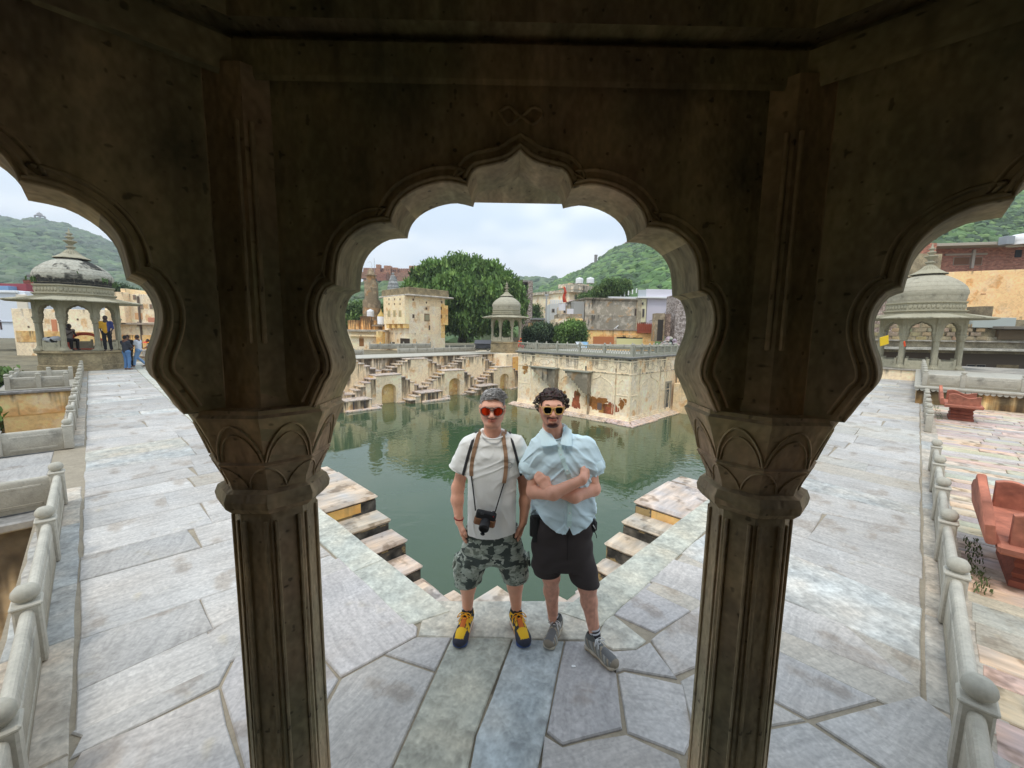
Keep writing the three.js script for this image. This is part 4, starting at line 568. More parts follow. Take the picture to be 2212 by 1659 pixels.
// ---------------------------------------------------------------- houses, walls and ruins round the tank
function block(name, label, cat, x0, x1, yt, yb, w0, w1, depth, m, o = {}) {
  const p0 = A(x0, yb, w0), p1 = A(x1, yb, w1), dx = p1.x - p0.x, dz = p1.z - p0.z, L = Math.hypot(dx, dz), th = Math.atan2(-dz, dx), base = o.base ?? Math.min(p0.y, p1.y) - .3;
  const t = o.parent ?? thing(name, label, cat, [p0.x, base, p0.z], th, o.group), nx = Math.sin(th), nz = Math.cos(th);
  const loc = (x, y) => { const r = rayOf(x, y), dir = [r[0], r[1], -r[2]], k = (p0.x * nx + p0.z * nz) / (dir[0] * nx + dir[2] * nz), P = [dir[0] * k, EYE + dir[1] * k, dir[2] * k]; return [(P[0] - p0.x) * Math.cos(th) - (P[2] - p0.z) * Math.sin(th), P[1] - base]; };
  const H = (loc(x0, yt)[1] + loc(x1, yt)[1]) / 2;
  const wallG = (a, b, h0, h1, z0, z1, ch = .02) => { const g = bx(a, b, h0, h1, z0, z1, ch); g.translate(0, -h1, 0); boxUV(g, 1, L * 1.7, 0); g.translate(0, h1, 0); return g; };
  const me = part(t, o.wallName ?? 'wall', o.col ? tint(wallG(0, L, 0, H, -depth, 0), ...o.col) : wallG(0, L, 0, H, -depth, 0), m);
  const add = (nm, X0, X1, Y0, Y1, z0, z1, mm, col, par) => { const a = loc(X0, (Y0 + Y1) / 2)[0], b = loc(X1, (Y0 + Y1) / 2)[0], xm = (X0 + X1) / 2, h1 = loc(xm, Y0)[1], h0 = loc(xm, Y1)[1], g = wallG(Math.min(a, b), Math.max(a, b), Math.min(h0, h1), Math.max(h0, h1), z0, z1, .015); return part(par ?? t, nm, col ? tint(g, ...col) : g, mm); };
  const win = (X0, X1, Y0, Y1, col = [.05, .045, .04]) => { const f = add('window', X0 - 1.2, X1 + 1.2, Y0 - 1.2, Y1 + 1.2, -.02, .05, M.plain, lin(150, 140, 125)); add('pane', X0, X1, Y0, Y1, 0, .06, M.plain, col, f); return f; };
  return { t, loc, add, win, L, H, depth, wall: me };
}
const C8 = (r, g, b) => lin(r, g, b);
const crenels = (B, n, m, col, h = .5, d = .3) => { const g = []; for (let i = 0; i < n; i++) g.push(bx(B.L * (i + .12) / n, B.L * (i + .88) / n, B.H, B.H + h, -d, 0, .03)); part(B.t, 'parapet', tint(merge(g), ...col), m); };
function tank2(x, y, w, r, h, label, parentGroup) { const p = A(x, y, w), t = thing('water_tank', label, 'water tank', p.toArray(), 0, parentGroup); part(t, 'tank_body', tint(boxUV(lathe([[r, 0], [r, h * .2], [r * .97, h * .22], [r, h * .25], [r, h * .5], [r * .97, h * .52], [r, h * .55], [r, h * .82], [r * .7, h * .95], [r * .25, h], [0, h]], 20)), .85), M.plain); part(t, 'lid', tint(boxUV(move(lathe([[r * .26, 0], [r * .26, h * .1], [0, h * .12]], 14), 0, h * .98, 0)), .75), M.plain); return t; }
{ // cream gatehouse with the overhanging chamber
  const near = A(884, 744, 45), u0 = (-near.z - near.x) * Q, v0 = (-near.z + near.x) * Q;
  const t = thing('gatehouse', 'cream two storey gatehouse with a bracketed balcony chamber left of the big tree', 'building', [0, 0, 0], TF);
  const hz = (y) => A(884, y, 45).y, top = hz(638), UL = onV(830.6, 690, v0)[0] - u0, VR = onU(961, 690, u0)[0] - v0;
  const w = tb(u0, u0 + UL, v0, v0 + VR, hz(744) - 2, top); w.translate(0, -top, 0); boxUV(w, 1, 0, 0); w.translate(0, top, 0); part(t, 'wall', w, M.plCream);
  const LF = (nm, x0, x1, y0, y1, d, m, c, par) => { const [a] = onV(x0, (y0 + y1) / 2, v0), [b] = onV(x1, (y0 + y1) / 2, v0), h1 = onV((x0 + x1) / 2, y0, v0)[1], h0 = onV((x0 + x1) / 2, y1, v0)[1]; return part(par ?? t, nm, tint(tb(Math.min(a, b), Math.max(a, b), v0 - d, v0 + .02, h0, h1, .015), ...c), m); };
  const RF = (nm, x0, x1, y0, y1, d, m, c, par) => { const [a] = onU(x0, (y0 + y1) / 2, u0), [b] = onU(x1, (y0 + y1) / 2, u0), h1 = onU((x0 + x1) / 2, y0, u0)[1], h0 = onU((x0 + x1) / 2, y1, u0)[1]; return part(par ?? t, nm, tint(tb(u0 - d, u0 + .02, Math.min(a, b), Math.max(a, b), h0, h1, .015), ...c), m); };
  part(t, 'parapet', tint(tb(u0 - .35, u0 + UL + .2, v0 - .2, v0 + VR + .3, top + .1, top + .85, .04, .03), .9, .82, .68), M.stoneW); part(t, 'eave', tint(tb(u0 - .75, u0 + UL + .3, v0 - .5, v0 + VR + .75, top - .06, top + .1, .04), .8, .72, .62), M.sand);
  LF('balcony_chamber', 838, 883.8, 641, 700, .55, M.plCream, [1, .96, .86]); for (let i = 0; i < 4; i++) LF('bracket', 842 + i * 12, 848 + i * 12, 700, 709 - 0, .45 - .0, M.plOchre, [.95, .82, .58]);
  for (const x of [850, 862, 874]) { for (const y of [645, 655]) LF('window', x - 1, x + 1, y, y + 4.5, .57, M.plain, C8(130, 105, 70)); const f = LF('window', x - 3.2, x + 3.2, 670, 685, .57, M.plain, C8(215, 190, 140)); LF('shutter', x - 1.8, x + 1.8, 672.5, 684, .585, M.plain, C8(176, 160, 120), f); }
  const ar = LF('archway', 865, 885, 731, 745, .03, M.plain, C8(58, 46, 34)); LF('vent', 843, 853, 739, 743, .03, M.plain, C8(60, 52, 44));
  RF('window', 891, 894.5, 645, 649.5, .03, M.plain, C8(110, 82, 52)); for (const [x, y, a, b] of [[893, 683, 2.2, 4], [921, 666.5, 1.8, 2.5], [954, 666, 2, 3], [921, 653.5, 1.3, 2], [954, 653, 1.5, 2.5], [954, 684, 2, 4], [927.5, 708, 1.6, 5]]) RF('window', x - a, x + a, y - b, y + b, .03, M.plain, C8(92, 70, 48));
  const f = RF('window', 916.5, 927.5, 677.5, 694, .05, M.plain, C8(140, 112, 78)); RF('shutter', 918, 926, 680, 692.5, .065, M.plain, C8(160, 152, 120), f); RF('patch', 905, 958, 650, 662, .012, M.plCream, [1.02, .98, .92]); RF('patch', 908, 948, 679, 722, .013, M.plCream, [1.04, 1, .95]); RF('patch', 952.5, 961, 656, 730, .014, M.plOchre, [1, .9, .7]);
  RF('oriel', 954, 963.5, 660, 702, .4, M.plOchre, [1, .86, .62]);
}
{ // rails on the far walk
  const r1 = thing('stone_railing', 'grey slab railing on the far walk in front of the cream gatehouse', 'railing', [0, 0, 0], TF), p = [855, 893, 931, 966, 1000, 1021].map((x) => onU(x, 761, 35)[0]); railRun(r1, p.map((v) => [34.6, v])); r1.scale.y = 1.25;
  const r2 = thing('stone_railing', 'grey railing on the far left walk that turns towards the gatehouse', 'railing', [0, 0, 0], TF); railRun(r2, [799, 822, 846, 872, 900, 930].map((x) => [37.5, onU(x, 752, 37.5)[0]]), .25); r2.scale.y = 1.3;
  const r3 = thing('stone_railing', 'short railing piece at the left end of the far walk', 'railing', [0, 0, 0], TF); railRun(r3, [750, 766, 784].map((x) => [34.8, onU(x, 765, 34.8)[0]]), 0);
  const r4 = thing('stone_railing', 'long grey slab parapet behind the lattice terrace, below the bushes', 'railing', [0, 0, 0], 0), q = [1139, 1180, 1225, 1270, 1318, 1366, 1412, 1458], w = 40; const P0 = A(q[0], 756, w), P1 = A(q[7], 762, w); r4.position.set(0, 0, 0); r4.rotation.y = TF; railRun(r4, q.map((x) => { const a = A(x, 757, w); return [(-a.z - a.x) * Q, (-a.z + a.x) * Q]; }), .55); r4.scale.y = 1.2;
}
{ // left of the gatehouse
  let B = block('courtyard_wall', 'low cream wall with a ledge left of the gatehouse', 'wall', 752, 834, 713, 762, 47, 47, 3, M.plCream); B.add('ledge', 752, 834, 712, 716.5, -1, .5, M.sand, [.7, .62, .5]); B.add('ledge', 757, 825, 723, 727, 0, .35, M.plCream, [1, .95, .85]); B.add('recess', 776, 786, 731, 748, 0, .02, M.plain, C8(150, 104, 58)); B.add('stair_flank', 818, 832, 716, 742, 0, .9, M.plOchre, [1, .9, .66]);
  B = block('courtyard_wall', 'rust orange stained wall above the low cream wall', 'wall', 752, 831, 692, 716, 50, 50, 2, M.plStreak, { col: [1.0, .72, .42] }); B.add('taller_bay', 779, 800, 683, 715, -.5, .15, M.plStreak, [.95, .68, .42]); B.add('ledge', 806, 830, 702, 705, 0, .5, M.sand, [.4, .32, .24]);
  tank2(800.5, 684, 51, .42, .85, 'single white water tank on the orange wall left of the gatehouse');
  const S = thing('ruined_shaft', 'tall weathered brick shaft rising left of the gatehouse', 'ruin', A(804, 692, 53).toArray()); part(S, 'shaft', tint(boxUV(lathe([[1.35, -1], [1.35, 2.6], [1.0, 2.9], [.98, 5.0], [.78, 5.3], [.75, 5.9], [.9, 6.0], [.55, 6.15], [.5, 6.6], [.1, 6.9]].map(([r, h]) => [r * .8 * (1 + (hash(Math.round(h * 9), 2, 2) - .5) * .2), h * .93]), 6)), .62, .53, .42), M.plGrey);
  const D = thing('small_dome', 'small white dome with a golden peak beside the gatehouse', 'dome', A(823.5, 690, 50).toArray()); part(D, 'drum', tint(boxUV(lathe([[.45, -.6], [.45, .35], [0, .4]], 16)), .8, .8, .82), M.plain); part(D, 'peak', tint(boxUV(lathe([[.46, .34], [.4, .5], [.22, .72], [.08, .95], [.02, 1.25], [0, 1.3]], 14)), .62, .42, .12), M.plain);
  const k = thing('temple_spire', 'grey carved temple spire above the gatehouse roof', 'spire', A(850, 640, 90).toArray()), sp = []; for (let i = 0; i <= 12; i++) { const q = i / 12; sp.push([(1.55 * Math.pow(1 - q, .55) + .1) * (i % 2 ? 1 : .9), q * 4.6]); } part(k, 'spire', tint(octLathe([...sp, [.3, 4.65], [.3, 4.8], [0, 5]]), .5, .5, .48), M.sand);
  const t0 = A(770, 700, 56); tree('small_tree', 'bright green leafy tree at the left edge of the centre arch', [t0.x, t0.y - 2, t0.z], [[-1, 3.2, 0, 1.6], [.6, 3.6, 0, 1.5], [0, 2.2, 1, 1.5], [1.6, 2.6, 0, 1.2], [-2, 2, 0, 1.4]], 900, leafB, .9, brightG, .2, 2);
  const t1 = A(822, 690, 58); tree('small_tree', 'small green tree seen between the ruined shaft and gatehouse', [t1.x, t1.y - 2, t1.z], [[-.5, 3, 0, 1.2], [.6, 2.6, 0, 1.2]], 500, leafB, .9, brightG, .2, 2);
}
{ // orange fort on its hill
  const W = 250; let B = block('hill_fort', 'orange sandstone hill fort with battlements on the skyline', 'fort', 786, 912, 584, 640, W, W, 20, M.sand, { col: C8(206, 146, 112) }); crenels(B, 30, M.sand, C8(206, 146, 112), 1.2, 1);
  B.add('tower', 816, 824.5, 573, 600, 0, 3, M.sand, C8(212, 150, 112)); B.add('tower', 834, 848, 576, 606, 0, 4, M.sand, C8(214, 152, 114)); B.add('tower', 849, 861, 579.5, 600, 0, 3, M.sand, C8(208, 146, 110)); B.add('gate_tower', 888, 906, 577, 607, 0, 5, M.sand, C8(220, 158, 120)); B.add('gate_arch', 892, 902, 586, 596, 4, 5.1, M.sand, C8(150, 92, 66)); B.add('lower_wall', 790, 846, 592, 606, 4, 9, M.sand, C8(196, 140, 106)); B.add('lower_wall', 866, 912, 594, 622, 4, 9, M.sand, C8(200, 146, 118)); B.add('pavilion', 828, 846, 597, 612, 6, 12, M.sand, C8(190, 120, 92)); for (const x of [826, 839, 843, 853, 857]) B.add('window', x - .7, x + .7, 584, 587, 2, 4.1, M.plain, C8(110, 66, 48));
  const c = thing('lamp_mast', 'thin curved lamp mast on the fort skyline', 'mast', A(803, 582, W).toArray()); part(c, 'mast', tint(boxUV(tube([[0, -1, 0], [0, 3.5, 0], [-.8, 4.4, 0], [-2.2, 4, 0]], .1, 14, 5)), .5), M.plain);
  const e = thing('antenna_mast', 'thin straight antenna mast on the fort skyline', 'mast', A(809, 584, W).toArray()); part(e, 'mast', tint(bx(-.09, .09, -1, 7, -.09, .09), .4), M.plain);
}
{ // ruined tower right of the big tree
  const B = block('ruined_tower', 'roofless stone tower ruin with dark openings right of the big tree', 'ruin', 1121, 1149, 608, 725, 70, 70, 4, M.rubble, { col: [.8, .76, .68] }); B.add('opening', 1124, 1140, 613, 633, 0, .04, M.plain, C8(40, 38, 36)); B.add('opening', 1127, 1142, 640, 659, 0, .04, M.plain, C8(44, 40, 36)); B.add('ledge', 1119, 1150, 606, 610, -2, .5, M.sand, [.42, .38, .34]); B.add('pier', 1139, 1149, 609, 725, 0, .6, M.rubble, [1, .95, .88]); const tv = A(1160, 700, 84); tree('small_tree', 'hazy green tree below the hill right of the ruined tower', [tv.x, tv.y - 2, tv.z], [[-1.4, 3.4, 0, 1.9], [.8, 4.2, 0, 2.1], [2.4, 3, 0, 1.8], [0, 2, 1, 2]], 1200, leafB, 1.1, brightG, .2, 2);
}
{ // right of the far kiosk
  let B = block('house', 'three storey white and grey house with two water tanks on its roof', 'house', 1228, 1282, 632, 690, 76, 80, 12, M.plCream, { col: [1, 1, 1] }); B.add('roof_slab', 1226, 1284, 628, 634, -12, 1.4, M.plGrey, [1.2, 1.2, 1.2]); B.add('parapet', 1226, 1284, 619, 629, -.3, 1.5, M.plGrey, [1.25, 1.25, 1.25]); B.add('roof_room', 1246, 1281, 612, 621, -5, -1, M.plGrey, [1.3, 1.3, 1.3]); for (const x of [1244, 1254, 1264]) B.win(x - 1.6, x + 1.6, 637, 646); B.add('balcony', 1228, 1243, 649, 662, 0, 1, M.plain, C8(225, 205, 200));
  tank2(1251.5, 612.3, 76, .68, 1.0, 'white water tank on the white house roof, the left one of two', 'water tanks'); tank2(1275, 611.8, 76, .68, 1.0, 'white water tank on the white house roof, the right one of two', 'water tanks');
  B = block('house', 'small white house with a striped parapet beside the utility pole', 'house', 1187, 1216, 656, 700, 74, 74, 8, M.plain, { col: C8(218, 218, 214) }); crenels(B, 7, M.plain, C8(235, 235, 232), .7, .3); B.win(1193, 1197, 668, 674); B.win(1204, 1208, 668, 674);
  B = block('house', 'weathered grey plaster house front with bare stained wall', 'house', 1263, 1374, 646, 714, 56, 57, 9, M.plGrey); B.add('lower_band', 1263, 1374, 681, 714, 0, .06, M.plGrey, [.82, .84, .86]); B.add('side_wall', 1240, 1263.2, 651, 690, -1.5, -.2, M.plain, C8(168, 166, 160)); B.add('cornice', 1262, 1382, 644.5, 648, -9, .3, M.plGrey, [.55, .54, .52]); B.add('bay', 1374, 1383, 648, 714, -4, .3, M.plGrey, [.9, .88, .8]); B.win(1371, 1376, 667, 682, C8(70, 52, 40));
  { const a = B.loc(1326, 711), g = tube([[a[0], a[1], .1], [a[0] + .6, a[1] + .55, .2], [a[0] + .2, a[1] + .15, .3], [a[0] + .5, a[1] - .1, .2]].map((p) => p), .06, 14, 6); part(B.t, 'white_pipe', tint(boxUV(g), .8), M.plain); }
  B = block('house', 'white and lilac house with a balustraded roof at the right of the arch', 'house', 1396, 1476, 643, 700, 60, 60, 12, M.plain, { col: C8(212, 206, 216) }); B.add('roof_slab', 1376, 1476, 641.5, 645, -12, .5, M.plain, C8(236, 236, 236)); B.add('parapet', 1396, 1476, 625, 642, -.3, 0, M.plain, C8(222, 218, 226)); B.add('parapet', 1379, 1396, 626, 642, -.3, 0, M.plain, C8(190, 196, 200)); B.add('cream_flank', 1375, 1396.2, 645, 696, -3, -.05, M.plain, C8(236, 228, 190)); B.win(1386, 1389, 654, 658); B.win(1388, 1391, 668, 684, C8(60, 60, 60));
  for (let i = 0; i < 9; i++) { const x = 1316 + i * 7.4, y = 643 - i * 2.05; B.add('baluster', x, x + 2.2, y - 4, y + 6, -.4 - (8 - i) * .3, -.2 - (8 - i) * .3, M.plain, C8(240, 240, 238)); } B.add('side_parapet', 1314, 1380, 640, 647, -1, -.6, M.plain, C8(228, 228, 228));
  B.add('drain_pipe', 1446, 1447.2, 645, 690, 0, .1, M.plain, C8(190, 186, 196)); { const a = B.loc(1402, 694), b = B.loc(1430, 676), c = B.loc(1456, 652); part(B.t, 'cable', tint(boxUV(tube([[a[0], a[1], .1], [b[0], b[1] - .3, .2], [c[0], c[1], .1]], .035, 14, 5)), .12), M.plain); }
  B = block('house', 'pale house with a flat roof and red railing left of the grey plaster house', 'house', 1212, 1242, 660, 700, 66, 66, 6, M.plCream, { col: [1, .98, .98] }); B.add('parapet', 1211, 1243, 655, 661, -.3, .2, M.plain, C8(214, 200, 196)); B.win(1218, 1222, 668, 675); B.win(1229, 1233, 668, 675); B.add('railing', 1212, 1242, 683, 687, 0, .4, M.plain, C8(170, 96, 80));
  B = block('house', 'grey shed with a dark doorway below the utility pole', 'house', 1150, 1176, 690, 716, 66, 66, 4, M.plGrey); B.add('doorway', 1157, 1163, 698, 716, 0, .03, M.plain, C8(40, 38, 36)); B.add('roof_sheet', 1148, 1178, 687, 691, -4, .6, M.plain, C8(150, 150, 150));
  B = block('garden_wall', 'peach orange wall with a broken opening over a pale shutter', 'wall', 1257, 1414, 713, 752, 50, 51, 1.2, M.plOchre, { col: [1.05, .86, .66] }); B.add('shutter', 1331, 1388, 731, 750, 0, .03, M.plain, C8(236, 228, 166)); const br = B.add('broken_opening', 1331, 1388, 724.5, 731.5, 0, .04, M.plain, C8(30, 26, 22)); B.add('orange_patch', 1281, 1326, 727, 746, 0, .025, M.plain, C8(196, 122, 74)); B.add('jamb', 1326, 1331, 727, 750, 0, .12, M.plOchre, [.85, .76, .66]); B.add('coping', 1257, 1414, 711, 714, -1.2, .12, M.sand, [.5, .42, .34]); for (let i = 0; i < 8; i++) B.add('broken_edge', 1330 + i * 7.3, 1338 + i * 7.3, 722.5 + hash(i, 1, 1) * 2, 726 + hash(i, 2, 2) * 4, 0, .07, M.plOchre, [.9, .74, .56]);
  B = block('metal_gate', 'rust red sheet metal gate on the peach wall', 'gate', 1376, 1418, 700, 714, 50.6, 50.6, .12, M.plain, { col: C8(172, 88, 62), wallName: 'gate_sheet' }); for (let i = 0; i <= 10; i++) B.add('picket', 1376 + i * 4.1, 1378 + i * 4.1, 697, 714, 0, .06, M.plain, C8(160, 78, 54));
  B = block('house', 'small cream house with slit windows behind the bush', 'house', 1198, 1258, 689, 740, 54, 54, 6, M.plCream); B.add('roof_band', 1206, 1258, 678, 690, -5, -.2, M.plGrey, [.75, .72, .68]); for (const x of [1202, 1211, 1222]) B.win(x - 1, x + 1, 697, 713, C8(120, 104, 80)); B.add('ochre_bay', 1233, 1257, 688, 720, 0, .3, M.plOchre, [1.0, .84, .58]); B.add('pilaster', 1226, 1232, 690, 722, 0, .2, M.plCream, [1.05, 1.05, 1]);
  B = block('rubble_wall', 'tall rubble stone wall at the right edge of the centre arch', 'wall', 1455, 1500, 636, 752, 47, 47, 3, M.rubble, { col: [1.0, .98, .97] }); B.add('ruined_pier', 1441, 1447, 678, 726, -1, .2, M.rubble, [.75, .6, .5]); B.add('ruined_pier', 1421, 1440, 676, 738, -2, -.6, M.plGrey, [.75, .68, .58]); B.add('opening', 1424, 1436, 690, 736, -.6, -.55, M.plain, C8(58, 50, 42));
  const rb = thing('rubble_heap', 'heap of broken stones at the foot of the rubble wall', 'rubble', A(1447, 748, 45).toArray()); for (let i = 0; i < 60; i++) { const s = rnd(.12, .26), g = bx(-s, s, -s * .6, s * .6, -s, s, s * .3, s * .25); g.rotateY(rnd(0, 6)); g.rotateX(rnd(-.6, .6)); const a = rnd(-.85, .85); g.translate(a, (1 - Math.abs(a)) * rnd(0, 1.15), rnd(-.5, .5)); part(rb, 'stone', tint(g, rnd(.45, .7), rnd(.42, .6), rnd(.4, .55)), M.sand); }
  B = block('street_wall', 'low orange street wall beside the far kiosk', 'wall', 1141, 1166, 698, 728, 60, 60, 1, M.plOchre, { col: [.85, .66, .46] });
  const t2 = A(1308, 650, 62); tree('small_tree', 'yellow green leafy tree above the weathered grey house', [t2.x, t2.y - 2.4, t2.z], [[-2.4, 2.6, 0, 1.4], [-.8, 3.2, 0, 1.5], [.9, 4.1, 0, 1.7], [2.5, 4.3, -1, 1.5], [-3.2, 2.2, 0, 1]], 1500, leafB, .8, brightG, .15, 2);
  const bush = (label, x, y, w, rx, ry, n, cols) => { const p = A(x, y, w), t = thing('bush', label, 'bush', p.toArray()); leaves('foliage', lobePts([[-rx * .5, ry * .5, 0, rx * .6, ry / rx], [rx * .45, ry * .55, 0, rx * .6, ry / rx], [0, ry * .75, .3, rx * .6, ry / rx * .9]], n, .4), leafB, .62, cols, t, 'stuff'); part(t, 'stem', tint(boxUV(tube([[0, -.2, 0], [.1, ry * .5, 0], [0, ry, 0]], .05, 6, 5)), .1, .08, .05), M.plain); };
  bush('dark green rounded bush in front of the small cream house', 1233, 744, 46, 1.75, 2.1, 1300, greens); bush('loose grey green bush beside the far kiosk', 1165, 744, 47, 1.8, 1.9, 900, dullG); bush('grey green bush behind the low parapet right of the kiosk', 1190, 744, 48, 1.0, 1.5, 500, dullG);
  const u = thing('utility_pole', 'concrete utility pole with a lamp head right of the ruined tower', 'pole', A(1179, 710, 62).toArray()); part(u, 'pole', tint(boxUV(lathe([[.16, 0], [.11, 5]], 8)), .5, .5, .48), M.plain); part(u, 'lamp_head', tint(bx(-.3, .3, 4.8, 5.05, -.12, .12, .03), .45), M.plain); part(u, 'cross_arm', tint(bx(-.5, .5, 4.45, 4.52, -.04, .04), .4), M.plain);
  const fl = thing('flag', 'narrow orange red flag on a pole above the white house', 'flag', A(1222, 660, 60).toArray()); part(fl, 'flag_pole', tint(bx(-.03, .03, -2, 2.9, -.03, .03), .3), M.plain); const fg = new THREE.PlaneGeometry(.42, 2.2, 4, 16), fp = fg.attributes.position; for (let i = 0; i < fp.count; i++) { const y = fp.getY(i); fp.setX(i, fp.getX(i) * (1 - .3 * y) + Math.sin(y * 4) * .08 - .2); fp.setZ(i, Math.sin(y * 5 + fp.getX(i) * 6) * .1); } fg.translate(0, 1.55, 0); fg.computeVertexNormals(); part(fl, 'cloth', tint(boxUV(fg), .55, .07, .03), M.plainD);
  const la = thing('laundry', 'white cloths hanging below the orange flag', 'laundry', A(1223, 690, 55).toArray()); for (const [x, y, w, h] of [[-.6, 1.6, .9, .9], [.5, .9, .9, 1.0], [.5, -.2, .6, 1.1]]) { const g = new THREE.PlaneGeometry(w, h, 6, 6), p = g.attributes.position; for (let i = 0; i < p.count; i++) p.setZ(i, Math.sin(p.getX(i) * 9) * .05); g.translate(x, y, 0); g.computeVertexNormals(); part(la, 'cloth', tint(boxUV(g), .75, .72, .74), M.plainD); } part(la, 'line', tint(bx(-1.1, 1.1, 2.05, 2.07, -.01, .01), .2), M.plain);
  const ta = thing('tarpaulin', 'crumpled pale blue and white tarpaulin hung over the grey parapet', 'tarpaulin', A(1256, 752, 39.4).toArray()), tg = new THREE.PlaneGeometry(1.2, .62, 12, 8), tp = tg.attributes.position; for (let i = 0; i < tp.count; i++) { const x = tp.getX(i), y = tp.getY(i); tp.setX(i, x - (y - .3) * .0 + (x < 0 ? (.3 - y) * .55 : -(.3 - y) * .12)); tp.setZ(i, Math.sin(x * 7 + y * 5) * .06 + n2(x * 5, y * 5) * .1); } tg.translate(0, .3, 0); tg.computeVertexNormals(); part(ta, 'sheet', paintBy(boxUV(tg), (x, y) => x + y > .55 ? lin(150, 195, 230) : lin(225, 232, 238)), M.plainD);
}
// ---------------------------------------------------------------- the left view
{
  let B = block('house', 'cream house with slit windows and rust patches right of the left kiosk', 'house', 236, 420, 636, 760, 32, 32, 10, M.plCream); B.add('roof_room', 266, 278, 624, 640, -3, .2, M.plCream, [.95, .88, .76]); B.add('tower', 254, 282, 632, 700, 0, .5, M.plCream, [1, .93, .86]); for (const [x, y] of [[291, 642], [306, 662], [327, 662], [266, 640], [300, 700]]) B.win(x - 2, x + 2, y - 4, y + 4, C8(150, 120, 100)); B.add('ledge', 254, 420, 698, 702, 0, .5, M.sand, [.62, .5, .38]); B.add('rust_patch', 320, 338, 686, 696, 0, .02, M.plain, C8(206, 140, 112)); B.add('rust_patch', 292, 308, 676, 690, 0, .02, M.plain, C8(226, 176, 128)); B.add('base_band', 236, 420, 724, 762, 0, .1, M.plOchre, [.98, .8, .58]); B.add('pipe', 303, 306, 640, 752, 0, .12, M.plain, C8(110, 96, 84));
  B = block('house_wall', 'long cream wall behind the left kiosk with orange patches', 'wall', 36, 236, 668, 762, 31, 31, 1, M.plCream); B.add('orange_door', 112, 124, 690, 720, 0, .03, M.plain, C8(214, 140, 100)); B.add('dark_base', 36, 236, 716, 740, 0, .04, M.plOchre, [.8, .7, .55]); for (const [x, y] of [[62, 706], [140, 706], [168, 690]]) B.add('hole', x - 2, x + 2, y - 2, y + 2, 0, .03, M.plain, C8(110, 84, 66));
  B = block('house', 'long white house with a low roof at the far left edge', 'house', -60, 66, 629, 722, 36, 36, 8, M.plain, { col: C8(226, 232, 242) }); B.add('ledge', -60, 66, 694, 696, 0, .1, M.plain, C8(170, 176, 186)); B.add('parapet', -60, 40, 627, 632, -8, .2, M.plain, C8(240, 244, 248)); B.add('door', 0, 4, 692, 712, 0, .03, M.plain, C8(84, 62, 58)); B.add('side_bay', 40, 62, 636, 690, 0, .1, M.plain, C8(232, 222, 204));
  B = block('shed_roof', 'dull red roof with a dark chimney behind the white house', 'roof', -60, 58, 612, 634, 46, 46, 9, M.plain, { col: C8(158, 74, 82), wallName: 'roof_sheet' }); B.add('dark_wall', -20, 60, 597, 613, -6, -3, M.brick, [.5, .36, .34]); B.add('chimney', 46, 53, 594, 614, -3, -2, M.brick, [.5, .36, .34]); B.add('beam', -60, 62, 580, 586, -6, -5, M.plain, C8(120, 118, 116)); for (const x of [0, 24]) B.add('post', x, x + 2, 584, 613, -6, -5.8, M.plain, C8(150, 160, 160)); B.add('blue_tank', 8, 37, 619, 629, 0, .8, M.plain, C8(134, 168, 210));
  const t = A(66, 800, 19), sh = []; for (const [u, v, h, r] of [[17, -3.4, -1.2, 1.3], [19, -3.8, -.9, 1.5], [21, -4.5, -.7, 1.6], [23.5, -4.2, -.6, 1.5], [26, -3.8, -.6, 1.4], [28, -5.2, -.3, 1.8], [24, -6.5, -.2, 1.9], [20, -6, -.9, 1.9], [17.5, -5.5, -1.4, 1.8], [15.5, -4.5, -1.8, 1.5], [28.5, -3.2, -.7, 1.2], [22, -8.5, 0, 2.2], [27, -9, .2, 2.4], [18, -8, -.8, 2]]) { const p = UV(u, v, h); sh.push([p.x, p.y, p.z, r, .8]); }
  const b = thing('bushes', 'dense wild bushes below the left walk beside the bastion', 'bushes', [0, 0, 0]); leaves('foliage', lobePts(sh, 9000, .55), leafB, .62, [...greens, [.10, .17, .035], [.13, .2, .045]], b, 'stuff'); b.userData.kind = 'stuff';
  const t3 = A(262, 640, 40); tree('bare_shrub', 'thin straggly shrub above the cream house beside the left arch', [t3.x, t3.y - .4, t3.z], [[0, 1.0, 0, .7], [.6, .6, 0, .6], [1.3, .5, 0, .7], [-.7, .4, 0, .5]], 260, leafB, .5, dullG, .05, 1.2);
}
